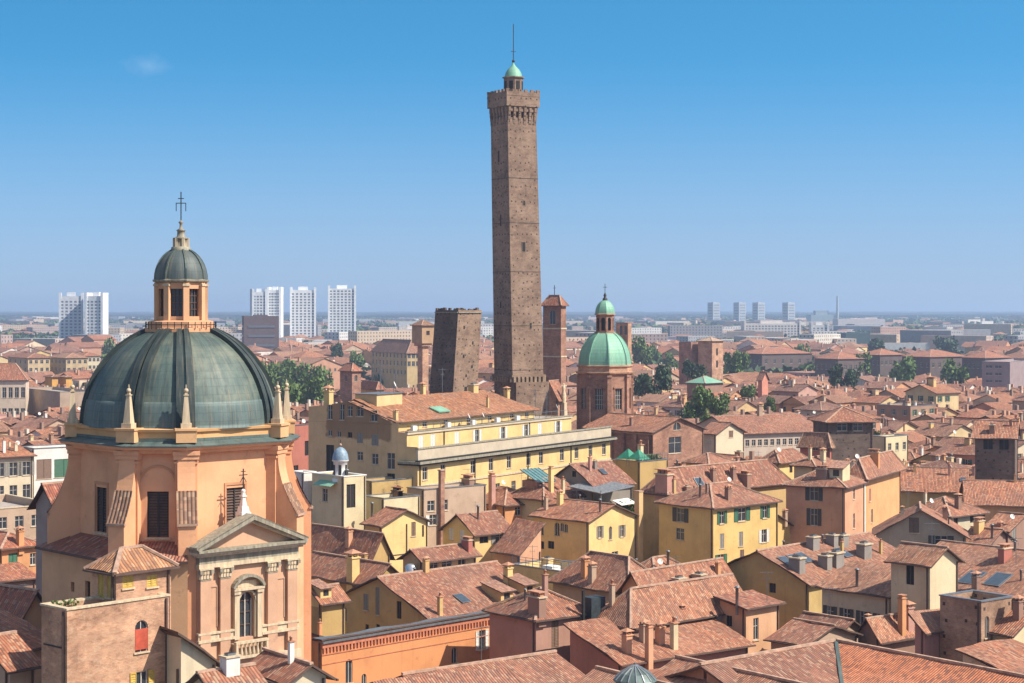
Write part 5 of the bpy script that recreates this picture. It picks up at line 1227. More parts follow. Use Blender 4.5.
H('house', 'tan flat-topped house with two square windows and a chimney on its face, below the palace', 'house', 424, 490, 40, 486, 416, 0, 'flat', Yf=255, D2=4, wall='tan', wins=[('r', 431, 506, 1.3, 1.5, 'p'), ('r', 445, 505, 1.0, 1.5, 'p'), ('r', 433, 520, 1.3, 1.5, 'wo')], chim=[(440, 486, 'b', 'brown', 1.2), (430, 484, 'a', 'brown'), (470, 484, 'ant'), (458, 483, 'dish')], vis=45,
  extra=[lambda rt, W, D, z, P: flue(rt, 2.9, -.3, z)])
H('house', 'jumbled roof with brick chimneys left of the tan flat-topped house', 'house', 384, 499, 42, 420, 364, 0, 'flat', Yf=249, D2=5, wall='pale', chim=[(392, 492, 'b', 'peach'), (401, 494, 'b', 'brown'), (412, 492, 'dish'), (386, 492, 'a', 'grey'), (397, 490, 'dish'), (405, 489, 'ant'), (390, 489, 'ant'), (408, 490, 'a', 'orange')], vis=15)
H('house', 'long low mustard wing with a balustrade terrace at the foot of the palace gable', 'house', 372, 482, 45, 424, 362, 0, 'flat', Yf=255, D2=4, wall='mustard', chim=[(400, 478, 'd', 'mustard'), (388, 478, 'dish'), (394, 477, 'ant'), (406, 478, 'ant'), (378, 476, 'dish'), (411, 478, 'ant')], vis=15)
H('house', 'small brown gabled house with four windows, right of the yellow string-course house', 'house', 475, 534, 38, 511, 443, 0, 'gx', 2.2, Yf=244, wall='yellow', wins=[('l', 451, 534, 1.0, 1.6, 'wc'), ('l', 462, 536, 1.0, 1.6, 'wc'), ('r', 484, 540, 1.5, .9, 'd'), ('r', 500, 537, 1.5, 1.5, 'no')], tile=(.33, .17, .125), chim=[(478, 519, 'v')], vis=28)
H('house', 'salmon house with tall twin chimney stacks and green door, under the copper-roofed shed', 'house', 505, 505, 42, 546, 462, 20.5, 'hip', 1.9, wall='orange', wins=[('r', 518, 511, 1.2, 1.3, 'p'), ('r', 526, 511, 1.3, 2.2, 'gc'), ('l', 490, 512, 1.2, 1.2, 'd')], tile=(.36, .17, .12), chim=[(492, 504, 't', 'pink', 1.0), (487, 504, 't', 'brown', .95), (503, 489, 'dish')], vis=20)
H('house', 'low roof with green glass lantern shed directly below the palace front', 'house', 544, 499, 45, 590, 508, 21.5, 'hip', 2.4, wall='pale', tile=(.34, .17, .125), chim=[(551, 491, 't', 'yellow', .8), (563, 492, 'c', 'pale'), (524, 484, 'b', 'brown', 1.1)], vis=14,
  extra=[lambda rt, W, D, z, P: greenshed(rt, W, D, z)])
H('house', 'grey gabled barn-like house with dark roof edge, right below the palace', 'house', 594, 486, 40, 632, 550, 23, 'gx', 2.9, wall='grey', wins=[('l', 574, 474, .9, .9, 'd')], tile=(.33, .17, .14), chim=[(590, 470, 'c', 'pink'), (603, 472, 'sky')], vis=14)
H('house', 'house with corrugated metal canopy and leafy roof terrace right of the grey barn-like house', 'house', 622, 505, 44, 652, 588, 20.5, 'flat', wall='mustard', vis=25, extra=[lambda rt, W, D, z, P: canopy(rt, W, D, z)])
H('house', 'yellow house with arched windows in a broad low gable and a free chimney shaft', 'house', 589, 521.5, 46, 636, 533, 20, 'gy', 1.9, wall='yellow', wins=[('l', 541, 528, 1.0, 2.0, 'a'), ('l', 557, 529, 1.0, 1.9, 'a'), ('l', 562, 527, .7, 1.2, 'a'), ('l', 566, 528, .7, 1.2, 'a'), ('l', 541, 545, 1.2, 1.1, 'd'), ('l', 551, 545, 1.2, 1.1, 'd'),
  ('r', 600, 532, .7, 1.7, 'no'), ('r', 610.5, 533, .7, 1.9, 'a'), ('r', 622, 531, .7, 1.7, 'no'), ('r', 615, 555, 1.4, 1.0, 'p')], tile=(.47, .23, .15), chim=[(546, 510, 'c', 'tan'), (577, 511, 'ant'), (560, 504, 'a'), (600, 512, 'v')], vis=35, extra=[lambda rt, W, D, z, P: shaft(rt, W, D, z)])
H('house', 'yellow wall with blue-railed roof deck in front of the arched-window house', 'house', 561, 572, 44, 600, 511, 17, 'flat', wall='yellow', chim=[(520, 568, 'ant'), (536, 566, 'd', 'yellow')], vis=20, extra=[lambda rt, W, D, z, P: deck(rt, W, D, z)])
H('house', 'triangular tiled lean-to left of the arched-window house', 'house', 520, 553, 40, 541, 495, 17.5, 'sx', 3.2, wall='peach', tile=(.45, .22, .15), vis=12)
H('house', 'large ochre gabled house with dormers and one blue skylight, centre foreground', 'house', 430.5, 619, 43, 545, 333, 17.2, 'gx', 3.4, wall=(.55, .36, .15), wins=[('l', 366, 602, .9, 1.8, 'nc'), ('l', 377.5, 601, .7, 3.0, 'nc'), ('l', 399, 610, .8, 1.9, 'd'), ('l', 345, 614, .6, 1.6, 'a'), ('l', 367, 628, .6, .8, 'd'), ('l', 378, 628, .6, .8, 'd'), ('r', 480, 622, .5, .5, 'd')],
  tile=(.36, .185, .135), chim=[(440, 615, 'c', 'ochre'), (462, 599, 'sky', 'ochre', 1.3), (507, 603, 'dorr', 'ochre', 1.), (530, 596, 'dorr', 'ochre', 1.), (508, 583, 'a', 'yellow', 1.1), (549, 590, 'a')], vis=20)
H('house', 'ochre penthouse with three wide windows and a steel water tank, on the big gabled roof', 'house', 423, 561, 43, 476, 403, 20.9, 'gx', 1.0, wall=(.58, .39, .2), wins=[('r', 434, 566, 1.3, 1.3, 'p'), ('r', 447, 565, 1.6, 1.3, 'p'), ('r', 462, 562, 1.2, 1.1, 'p')], tile=(.33, .165, .12), chim=[(405, 553, 'a', 'red'), (467, 549, 'b', 'red', .8)], vis=12, z0=14, extra=[lambda rt, W, D, z, P: watertank(rt, D)])
H('house', 'mid-brown roofed house with tall yellow stack, left behind the big ochre gable', 'house', 372, 584, 43, 404, 300, 17.3, 'gy', 2.0, wall='mustard', tile=(.40, .2, .14), chim=[(353, 578, 'a', 'yellow', 1.6), (346, 590, 'd', 'red')], vis=14)
H('church_wing', 'orange church wall with dentil cornice under a grey gutter, lower left of centre', 'church', 322, 642, 45, 496, 296, 18.5, 'sY', .1, wall=(.62, .27, .11), wins=[('r', 349, 671, .85, 2.3, 'a'), ('r', 454.5, 655, .8, 1.6, 'a'), ('r', 364, 680, .6, 1.2, 'a'), ('r', 482, 640, .9, 2.0, 'wo')], tile=(.38, .2, .14), vis=50, L2=None, D2=1.1, tilemat='lead', o=.15, extra=[lambda rt, W, D, z, P: dentils(rt, W, z)])
H('house', 'red sloped roof wedge squeezed between the church side front and the orange dentil wall', 'house', 320, 637, 45, 372, 296, 19.2, 'sx', -2.6, wall='orange', tile=(.45, .22, .15), vis=14, Yf=176, D2=7)
H('house', 'narrow lower roof with a small dormer behind the red roof wedge', 'house', 322, 602, 43, 345, 302, 19, 'gx', 1.2, wall='mustard', tile=(.43, .22, .15), chim=[(326, 598, 'dorr', 'yellow', .8)], vis=12)
H('house', 'brown-red corner house with one tall window and a dark metal flue, bottom centre', 'house', 536, 618.5, 38, 592, 489.5, 20, 'hip', 2.0, wall=(.42, .235, .175), wins=[('r', 555, 634, .9, 2.6, 'bc'), ('r', 555, 670, 1.1, 2.0, 'd')], tile=(.38, .195, .14), chim=[(537, 612, 'b', 'brown', 1.1), (545, 594, 'c'), (512, 592, 'v')], vis=55, extra=[lambda rt, W, D, z, P: bigflue(rt, W, z)])
H('house', 'hip-roofed house with pale ridge tiles, ranged chimneys before it, bottom centre right', 'house', 631, 624, 41, 748, 594, 19.5, 'hl', 2.7, wall=(.40, .33, .27), wins=[('r', 680, 625, 1.3, 1.0, 'd'), ('r', 712, 618, 1.3, 1.2, 'd'), ('l', 615, 633, .6, 1.3, 'd')], tile=(.43, .235, .165), chim=[(604, 600, 'b', 'peach', 1.15), (598, 595, 'a', 'tan'), (612, 604, 'c', 'tan')], vis=12)
H('house', 'lean-to tiled roof crowded with tall terracotta chimneys, bottom centre', 'house', 622, 664, 37, 748, 570, 17, 'sy', 2.4, wall=(.42, .2, .14), tile=(.43, .225, .16), chim=[(627, 652, 'a', 'peach', 1.05), (644, 641, 'a', 'tan'), (649, 661, 't', 'peach', .75), (660, 643, 'a', 'peach'), (674, 649, 'c', 'pale', 1.3), (675, 636, 'v')], vis=12)
H('house', 'small peach block with a white-framed window, behind the terracotta chimneys at bottom right', 'house', 746, 608.5, 42, 779, 720, 20, 'sy', .6, wall=(.64, .37, .21), wins=[('r', 756, 629, .8, 2.2, 'p'), ('l', 729, 621, .8, 1.1, 'd')], tile=(.40, .2, .15), chim=[(737, 605, 'v'), (767, 602, 'ant')], vis=42)
H('house', 'large hipped roof just above the chimney-crowded lean-to, with a pale hip line', 'house', 629, 591, 41, 668, 553, 18.6, 'hip', 3.0, wall='tan', tile=(.45, .235, .165), chim=[(592, 580, 'a', 'tan'), (585, 574, 'a', 'orange')], vis=8)
H('house', 'gabled roof over an orange wall with two block chimneys, right of the large hipped roof', 'house', 644, 592.5, 45, 731, 622, 19, 'gx', 1.9, wall=(.62, .32, .15), wins=[('r', 690, 590, 1.8, 1.0, 'd'), ('r', 665, 592, 1.8, 1.0, 'd')], tile=(.42, .22, .155), chim=[(679, 590, 'd', 'tan', 1.1), (699, 586, 'd', 'tan', 1.1)], vis=8)
H('house', 'orange-brown roof fragment in front of the yellow corner house with green shutters', 'house', 655, 576, 45, 690, 628, 18.4, 'hip', 1.6, wall='tan', tile=(.42, .22, .15), chim=[(668, 566, 'v'), (660, 570, 'dish')], vis=8)
# the yellow corner house and neighbours
H('house', 'yellow corner house with green shutters and a broad hipped roof', 'house', 713.3, 507.6, 42, 777.7, 659, 22, 'hip', 2.5, wall=(.66, .46, .17), wins=[('l', 680.5, 515, 1.5, 2.0, 'ko'), ('l', 680, 534, 1.6, 1.7, 'p'), ('r', 722, 517.5, 1.0, 1.8, 'go'), ('r', 742, 514.5, 1.7, 1.9, 'go'), ('r', 765, 512, 1.0, 1.8, 'go'), ('r', 722, 541, .9, 2.1, 'nc'), ('r', 741, 539, .9, 2.1, 'nc'), ('r', 764, 536, 1.1, 1.9, 'wo'), ('r', 721, 560, 1.2, 1.6, 'go'), ('r', 742, 556, .9, 1.8, 'bc')],
  tile=(.37, .19, .14), chim=[(728, 499, 'a', 'brown'), (700, 497, 'v'), (754, 491, 'dish')], vis=55)
H('house', 'ochre rear block with a hipped roof and dishes, adjoining the green-shuttered yellow house', 'house', 668, 492, 42, 790, 643, 23, 'hip', 3.0, wall=(.55, .38, .17), Yf=262, tile=(.36, .185, .14), chim=[(664, 488, 'b', 'pink', 1.5), (713, 480, 'a', 'brown'), (733, 479, 'a', 'brown'), (745, 483, 'b', 'brown'), (729, 486, 'dish'), (700, 484, 'sky', 'tan', 1.6), (674, 492, 'c'), (687, 492, 'd', 'brown', .7)], vis=10)
H('house', 'low yellow wing with a sloping top and tall chimney, right of the green-shuttered house', 'house', 778, 538, 46, 803, 774, 0, 'sX', 3.1, wall=(.66, .46, .17), wins=[('r', 779, 527, .7, 1.2, 'bc'), ('r', 791, 529, .6, .9, 'd'), ('r', 786, 546, 1.0, .7, 'wo')], chim=[(797, 526, 't', 'tan', .7), (785, 520, 'a', 'tan', .8)], vis=30, Yf=263, D2=7)
H('house', 'yellow tower-like block with a low pyramid roof behind the green-shuttered house', 'house', 779, 461.5, 50, 807, 760, 25.5, 'hip', 1.5, wall='yellow', wins=[('l', 771.5, 473, 1.0, 2.4, 'gc'), ('r', 791, 469, .9, 1.2, 'd'), ('r', 783, 479, .9, 1.4, 'd')], tile=(.36, .18, .13), chim=[(779, 456, 'dish')], vis=32)
H('house', 'tall brown-fronted house with a small dormer, left half of the orange block', 'house', 845, 487, 62, 864, 786, 24, 'hip', 2.2, wall=(.60, .32, .185), wins=[('l', 814, 493, 1.3, 2.1, 'ko'), ('l', 814, 517, 1.1, 2.5, 'ko'), ('l', 788, 491, .8, 1.5, 'bc'), ('l', 788, 506, .8, 1.5, 'bc'), ('r', 854, 494, .9, 1.6, 'p'), ('r', 854, 521, .9, 2.2, 'p')], tile=(.36, .19, .14), chim=[(836, 478, 'dorl', 'pale', 1.1), (825, 481, 'ant'), (822, 478, 'b', 'brown')], vis=60)
H('house', 'bright orange house with a white vertical stripe and overhanging dark eave', 'house', 863.5, 471, 62, 900, 850, 25.5, 'hip', 1.6, wall=(.66, .34, .15), wins=[('r', 870, 495, .9, 1.9, 'tc'), ('r', 870, 500, .8, 1.0, 'p'), ('r', 872, 516, .9, 2.1, 'p'), ('r', 870, 473.5, 1.1, .7, 'd'), ('r', 887, 470, 1.1, .7, 'd')], tile=(.40, .21, .15), chim=[(874, 461, 'b', 'orange'), (857, 463, 'dish'), (843, 462, 'b', 'brown')], vis=70, o=.9, extra=[lambda rt, W, D, z, P: stripe(rt, z)])
H('house', 'roof with flat dormer cabin linking the yellow tower-like block and the brown-fronted house', 'house', 815, 466, 50, 838, 794, 25.3, 'hip', 1.0, wall='pale', tile=(.38, .2, .14), chim=[(823, 461, 'a'), (810, 460, 'c')], vis=14)
H('house', 'broad tiled house with rows of skylights and big grey chimney blocks, ochre gable end', 'house', 809, 584, 46, 916, 712, 19, 'gx', 3.0, wall=(.50, .35, .14), wins=[('l', 772.5, 588, .9, 1.1, 'd')], tile=(.40, .215, .155),
  chim=[(797, 571, 'd', 'grey', 1.25), (825, 567, 'd', 'grey', 1.1), (836, 566, 'd', 'grey', 1.3), (864, 557, 'd', 'grey', 1.3), (813, 548, 'd', 'grey', 1.1), (832, 545, 'd', 'grey', 1), (843, 545, 'd', 'grey', 1), (796, 560, 'sky', 'grey', 1.5), (804, 558, 'sky', 'grey', 1.5), (843, 553, 'sky', 'grey', 1.5), (787, 562, 'sky', 'grey', 1.5)], vis=25)
H('house', 'cream tower-like house with one dark upper window and a plain bright gable', 'house', 930, 564.5, 41, 958, 891, 24, 'gy', 1.4, wall=(.64, .52, .33), wins=[('l', 910, 574, 1.0, 2.2, 'd'), ('l', 905, 612, .9, 2.2, 'bc')], tile=(.44, .25, .17), chim=[(932, 553, 'ant')], vis=62)
H('house', 'low cream wing with paired windows and a sunlit roof, left of the cream tower-like house', 'house', 889, 596, 41, 899, 822, 20, 'sx', 1.9, wall=(.60, .49, .33), auto=[('l', 4, 3.6, .9, 1.6, 'ko'), ('l', 4, 6.6, .8, .8, 'd')], tile=(.47, .27, .19), chim=[(857, 586, 'v')], vis=36, L2=5)
H('house', 'weathered grey house with a clipped gable, facing the view at right', 'house', 966, 537, 78, 985, 876, 20, 'gx', 3.4, wall=(.42, .34, .24), wins=[('l', 914, 520, 1.3, 2.0, 'bc'), ('l', 909, 539, 1.6, 1.6, 'ko'), ('l', 941, 541, 1.6, 1.4, 'ko')], tile=(.40, .21, .15), chim=[(945, 519, 'a', 'brown', .9), (900, 508, 'a', 'orange'), (933, 506, 'c', 'brown')], vis=22, D2=None)
H('house', 'hip-roofed cream house with white chimneys tucked behind the grey clipped-gable house', 'house', 950, 516, 40, 985, 905, 21.5, 'hip', 1.9, wall='cream', wins=[('r', 956, 521, .9, 1.2, 'd'), ('r', 972, 518, .9, 1.2, 'd')], tile=(.44, .235, .17), chim=[(924, 503, 'd', 'white'), (931, 508, 'dish'), (958, 508, 'a', 'brown'), (908, 510, 'ant')], vis=16)
H('house', 'dark low house with an orange capped chimney, right of the grey clipped-gable house', 'house', 988, 545, 48, 1012, 962, 18.6, 'gy', 1.6, wall='brown', tile=(.40, .21, .15), chim=[(979, 531, 'b', 'ochre'), (969, 528, 'a', 'brown'), (1000, 536, 'a', 'pink'), (992, 538, 'v')], vis=14)
H('house', 'dark gabled shed roof near the right edge above the skylight roof', 'house', 1008, 531, 48, 1040, 985, 20, 'gy', 1.7, wall='brown', wins=[('r', 1014, 532, 1.2, 1.6, 'nc')], tile=(.47, .25, .17), chim=[(1012, 524, 'dish')], vis=14)
H('house', 'wide weathered roof with two grey skylights at the right edge', 'house', 1052, 603, 41, 1100, 893, 18.5, 'gy', 3.6, wall='brown', tile=(.42, .235, .17), chim=[(972, 578, 'sky', 'grey', 2.2), (998, 580, 'sky', 'grey', 2.2), (1005, 560, 'b', 'red'), (976, 590, 'a', 'brown'), (1016, 565, 'ant')], vis=8, L2=20)
H('brick_tower', 'open-topped square brick tower with one narrow arched window, bottom right', 'tower', 981.3, 602.3, 38, 1014, 940, 23, 'flat', wall='tan', wallmat='towerwarm', wins=[('r', 987, 627, .65, 2.0, 'a'), ('r', 993, 657, 1.2, 1.2, 'a')], trim='metal', vis=62)
H('house', 'small tiled lean-to over a dusty pink wall, left of the open-topped brick tower', 'house', 925, 630, 38, 950, 915, 20, 'sy', .9, wall=(.45, .24, .2), tile=(.45, .26, .19), vis=22)
H('house', 'low tiled house with two tall orange chimney stacks in front of the cream tower-like house', 'house', 880, 638, 38, 930, 858, 17.2, 'gx', 1.6, wall='brown', tile=(.45, .25, .18), chim=[(902, 632, 't', 'orange', .8), (908, 626, 'a', 'pink', 1.2), (868, 626, 'a', 'brown', .6), (922, 620, 'a', 'pink')], vis=12)
H('house', 'tiled roof with a shallow valley between the peach block and the low cream wing', 'house', 805, 645, 42, 857, 771, 17.4, 'gy', 1.3, wall='tan', tile=(.38, .2, .15), chim=[(805, 615, 'd', 'brown', .8), (830, 616, 'dish'), (791, 609, 'a', 'pale', .5)], vis=12)
H('house', 'shadowed low roof under the ochre gable end, with a thin aerial', 'house', 838, 634, 42, 862, 795, 0, 'gy', 1.1, Yf=181, wall='tan', tile=(.30, .16, .13), chim=[(829, 618, 'ant')], vis=10)
H('house', 'sunlit orange roof at the right edge below the open-topped brick tower', 'house', 1010, 674, 38, 1060, 990, 18.5, 'sy', 1.2, wall='cream', tile=(.47, .25, .18), vis=14, D2=5)
H('house', 'cream gabled house with orange roof at the right edge behind the open-topped tower', 'house', 1012, 634, 40, 1055, 1005, 20.2, 'gy', 1.8, wall='pale', tile=(.44, .23, .16), vis=16, chim=[(1018, 618, 'a', 'brown')])
# small houses at the foot of the church front
H('house', 'cream house with two small white chimney pots below the church balustrade', 'house', 218, 694, 42, 262, 190, 0, 'gx', .9, wall='cream', Yf=106, tile=(.36, .19, .14), chim=[(230, 672, 'd', 'white', .8), (237, 657, 'd', 'white', .5), (243, 657, 'd', 'white', .5)], vis=10)
H('house', 'cream house with a ribbed red roof and white flue, right below the church front', 'house', 289, 681, 36, 326, 249, 0, 'gy', .8, wall='cream', Yf=111, tile=(.42, .2, .14), chim=[(291, 663, 'c', 'white', .7)], vis=10)
H('house', 'brown roof strip between the brick tower house and the church side front', 'house', 181, 668, 42, 203, 168, 0, 'sX', 1.9, wall='cream', Yf=114, tile=(.38, .2, .15), vis=10, L2=2.6, D2=3.5)

# ---------------------------------------------------------------- extras used above are defined in this block (late binding keeps them short)
# ---------------------------------------------------------------- nearest roofs along the bottom edge
def roofpoly(name, label, polys, wallbox=None, tile=(.4, .2, .13), tilemat='tile', extra=None, th=.2):
    c = sum((p for q in polys for p in q), Vector()) / sum(len(q) for q in polys); base = Vector((c.x, c.y, 0)); rt = root(name, label, 'house', base)
    r_ = MB()
    for q in polys: r_.sagslab([p - base for p in q], th, tilemat)
    part('roof', r_, rt, tile); w_ = MB()
    for q in polys:
        z0 = min(p.z for p in q) - 1.2; cc = sum(q, Vector()) / len(q)
        ins = [cc + (p - cc) * .93 - base for p in q]
        for i in range(len(ins)): 
            a_, b_ = ins[i], ins[(i + 1) % len(ins)]; w_.poly([(a_.x, a_.y, 0), (b_.x, b_.y, 0), (b_.x, b_.y, b_.z - th - .02), (a_.x, a_.y, a_.z - th - .02)], 'stucco')
    part('wall', w_, rt, (.42, .25, .16))
    if extra: extra(rt, base)
    HEROES.append(dict(fp=[(p.x, p.y) for p in polys[0]], Y=min(p.y for q in polys for p in q), box=(min(512 + F * p.x / p.y for q in polys for p in q), max(512 + F * p.x / p.y for q in polys for p in q), min(HY + F * (CZ - p.z) / p.y for q in polys for p in q), 683), label=label))
    return rt
def pz(px, py, z): return PT(px, py, YZ(py, z))
# right-hand L-shaped roof: ridge corner at (835,640), copper valley towards the viewer
P0 = pz(836, 641, 22.0); PR = P0 + Vector((.62, -.785, 0)) * 40; n2 = Vector((-.785, -.62, 0)); PL = pz(700, 665, 22.0); dl = (PL - P0).normalized()
V0 = P0 + (n2 + Vector((.785, -.62, 0)) * 0) * 0
val = pz(846, 683, 19.6)
def rt_extra(rt, base):
    b_ = MB(); b_.bar(P0 - base + Vector((0, 0, .1)), P0 + (n2 + Vector((.62, -.785, 0))) * 9 - base + Vector((0, 0, -3.3)), .3, 'copperblue', .08)
    o = part('copper_valley', b_, rt)
    b_ = MB(); b_.bar(P0 - base + Vector((0, 0, .1)), PR - base + Vector((0, 0, .1)), .3, 'cap', .2); part('ridge_cap', b_, rt)
q1 = [P0, P0 + (n2 + Vector((.62, -.785, 0))) * 10 + Vector((0, 0, -3.8)), PR + n2 * 10 + Vector((0, 0, -3.8)), PR]
rq = [P0, PR, PR - n2 * 7 + Vector((0, 0, -2.7)), P0 - n2 * 7 + Vector((0, 0, -2.7))]
roofpoly('house', 'new bright orange tiled roof filling the bottom right corner', [q1, rq], tile=(.66, .27, .145), tilemat='tile_new', extra=rt_extra)
e1 = P0 + (n2 + Vector((.62, -.785, 0))) * 10 + Vector((0, 0, -3.8))
q2 = [PL, PL + Vector((-dl.y, dl.x, 0)) * 10 + Vector((0, 0, -3.8)), e1, P0]
q2b = [P0, P0 - Vector((-dl.y, dl.x, 0)) * 5 + Vector((0, 0, -1.9)), PL - Vector((-dl.y, dl.x, 0)) * 5 + Vector((0, 0, -1.9)), PL]
def cap2(rt, base): b_ = MB(); b_.bar(P0 - base + Vector((0, 0, .1)), PL - base + Vector((0, 0, .1)), .3, 'cap', .2); part('ridge_cap', b_, rt)
roofpoly('house', 'old brown ribbed roof left of the copper valley, bottom right', [q2, q2b], tile=(.34, .175, .13), extra=cap2)
# centre bottom roof with a hip running down right
A = pz(676, 657, 21.5); B = A + Vector((.62, -.785, 0)) * 22; C_ = pz(676, 657, 21.5) + n2 * 8 + Vector((0, 0, -3)); 
def cap3(rt, base): b_ = MB(); b_.bar(A - base + Vector((0, 0, .1)), B - base + Vector((0, 0, .1)), .28, 'cap', .2); part('ridge_cap', b_, rt)
roofpoly('house', 'orange-brown roof with a ridge falling to the right, bottom edge beside the lead lantern', [[A, C_, C_ + (B - A), B], [A, B, B - n2 * 5 + Vector((0, 0, -1.9)), A - n2 * 5 + Vector((0, 0, -1.9))]], tile=(.50, .24, .15), extra=cap3)
A2 = pz(596, 668, 21.5); B2 = A2 + Vector((.62, -.785, 0)) * 12
def cap4(rt, base): b_ = MB(); b_.bar(A2 - base + Vector((0, 0, .1)), B2 - base + Vector((0, 0, .1)), .28, 'cap', .2); part('ridge_cap', b_, rt)
roofpoly('house', 'small orange roof corner left of the lead lantern at the bottom edge', [[A2, A2 + n2 * 5 + Vector((0, 0, -1.9)), B2 + n2 * 5 + Vector((0, 0, -1.9)), B2], [A2, B2, B2 - n2 * 4 + Vector((0, 0, -1.5)), A2 - n2 * 4 + Vector((0, 0, -1.5))]], tile=(.47, .24, .16), extra=cap4)
A3 = pz(402, 675, 20.5); B3 = pz(556, 652, 20.5); d3 = (B3 - A3).normalized(); m3 = Vector((d3.y, -d3.x, 0))
def cap5(rt, base): b_ = MB(); b_.bar(A3 - base + Vector((0, 0, .1)), B3 - base + Vector((0, 0, .1)), .28, 'cap', .2); part('ridge_cap', b_, rt); o = link('antenna', antenna_mesh(), rt, None, A3.lerp(B3, .5) - base)
roofpoly('house', 'long shallow old roof under the orange dentil wall, bottom edge left of centre', [[A3, A3 + m3 * 7 + Vector((0, 0, -2.4)), B3 + m3 * 7 + Vector((0, 0, -2.4)), B3], [A3, B3, B3 - m3 * 6 + Vector((0, 0, -2)), A3 - m3 * 6 + Vector((0, 0, -2))]], tile=(.40, .21, .15), extra=cap5)
A4 = pz(372, 681, 21.2); B4 = pz(508, 667, 21.2); d4 = (B4 - A4).normalized(); m4 = Vector((d4.y, -d4.x, 0))
roofpoly('house', 'near tiled ridge touching the bottom edge under the long shallow roof', [[A4, A4 + m4 * 5 + Vector((0, 0, -1.8)), B4 + m4 * 5 + Vector((0, 0, -1.8)), B4], [A4, B4, B4 - m4 * 3 + Vector((0, 0, -1.0)), A4 - m4 * 3 + Vector((0, 0, -1.0))]], tile=(.46, .235, .165))
# lead-covered round lantern roof
def lead_lantern():
    p = PT(635, 676, 132); rt = root('roof_lantern', 'round ribbed grey lead cap standing among the roofs at the bottom edge', 'roof lantern', (p.x, p.y, 0)); z = p.z
    b_ = MB(); b_.lathe([(1.25, z - 6), (1.25, z - .35), (1.2, z - .3)], 16, 'metal'); b_.lathe([(1.5, z - .42), (1.62, z - .3), (1.55, z - .2), (1.1, z + .25), (.55, z + .58), (.12, z + .8), (.1, z + .95), (0, z + 1.0)], 16, 'leadgreen', smooth=False); part('cap', b_, rt)
    b_ = MB()
    for k in range(16):
        T = Matrix.Rotation(R(22.5 * k), 4, 'Z'); pr = [(1.57, z - .18), (1.1, z + .28), (.55, z + .61), (.12, z + .83)]
        for (r0, z0), (r1, z1) in zip(pr[:-1], pr[1:]): b_.bar(T @ Vector((0, -r0, z0)), T @ Vector((0, -r1, z1)), .06, 'steel')
    part('ribs', b_, rt)
M['leadgreen'] = simple('lead_green', (.10, .14, .13), .5, .3, var=.35)
lead_lantern()

# ---------------------------------------------------------------- middle distance, measured
H('church_wing', 'brown brick nave with gabled end in front of the bright green dome', 'church', 653, 432.4, 42, 703.5, 585, 27.5, 'gy', 2.3, wall='brown', wallmat='redbrick', tile=(.42, .21, .14), wins=[('r', 677, 426, 2.0, 1.4, 'a'), ('r', 675, 445, 3.4, 3, 'p')], vis=34, extra=[lambda rt, W, D, z, P: buttr(rt, W, D, z)])
H('house', 'low roofs and parapets between the nave and the palace end', 'house', 640, 462, 45, 668, 612, 25, 'flat', wall='mustard', chim=[(628, 458, 'c', 'pale', 1.6), (645, 456, 'dish'), (655, 458, 'ant')], vis=22, extra=[lambda rt, W, D, z, P: tents(rt, W, D, z)])
H('house', 'pale yellow pavilion with a low hipped roof and blue shutters above the corner house', 'house', 709, 463.5, 42, 732, 686, 24, 'hip', 1.3, wall='yellow', wins=[('l', 698, 469, 1.4, 1.9, 'p'), ('r', 721, 468, 1.0, 1.6, 'p')], tile=(.42, .21, .15), chim=[(709, 458, 'ant')], vis=14)
H('house', 'cream gabled house with one red door-window behind the nave end', 'house', 716, 434, 44, 744, 700, 24, 'gy', 2.0, wall='cream', wins=[('r', 731, 434, 1.4, 1.4, 'bc')], tile=(.42, .21, .15), vis=12)
H('loggia_tower', 'dark brick tower with paired loggia windows and pyramid roof, right of centre', 'tower', 828, 420.5, 9, 873, 822, 28, 'hip', 2.2, wall='brown', wallmat='darkbrick', wins=[('r', 842, 427, 2.0, 1.5, 'p'), ('r', 858, 427, 2.0, 1.5, 'p'), ('r', 850, 427, .8, 1.4, 'd')], tile=(.36, .17, .115), vis=36, D2=9, o=.9)
H('loggia_tower', 'dark brick tower with two wide openings under a gabled roof at the right edge', 'tower', 1015, 438, 72, 1022, 975, 28, 'gy', 2.4, wall='brown', wallmat='darkbrick', wins=[('l', 988, 443, 1.6, 1.9, 'd'), ('l', 1004, 443, 1.6, 1.9, 'd')], tile=(.44, .22, .15), chim=[(992, 432, 'd', 'brown')], vis=46, L2=9)
H('house', 'very long sunlit tiled roof over an ochre wall beside the bright orange house', 'house', 966, 492, 76, 985, 894, 17.5, 'gy', 3.4, wall='ochre', tile=(.50, .25, .165), chim=[(949, 475, 'c', 'pink'), (963, 480, 'sky')], vis=18, L2=14)
H('house', 'long ochre-walled house with two arches and a broad roof at the right edge', 'house', 1060, 506, 80, 1100, 968, 17.5, 'gy', 3.2, wall=(.5, .3, .15), tile=(.49, .245, .165), wins=[('l', 1003, 520, 1.2, 2.6, 'a'), ('l', 1012, 522, 1.0, 2.6, 'a')], vis=26, L2=14)
H('house', 'long barrack-like house with a row of small windows, beyond the yellow tower-like block', 'house', 738, 434, 24, 824, 690, 22, 'gx', 3.2, wall=(.55, .45, .36), auto=[('r', 14, 2.8, 1.0, 1.4, 'p')], tile=(.40, .205, .15), chim=[(760, 415, 'a', 'tan', 1.4), (790, 411, 'a', 'tan', 1.4)], vis=16)
H('house', 'dark red walled house left of the dark loggia tower', 'house', 830, 442, 60, 832, 800, 24, 'hip', 1.5, wall='red', wins=[('l', 815, 446, 1.2, 1.6, 'p')], vis=14)
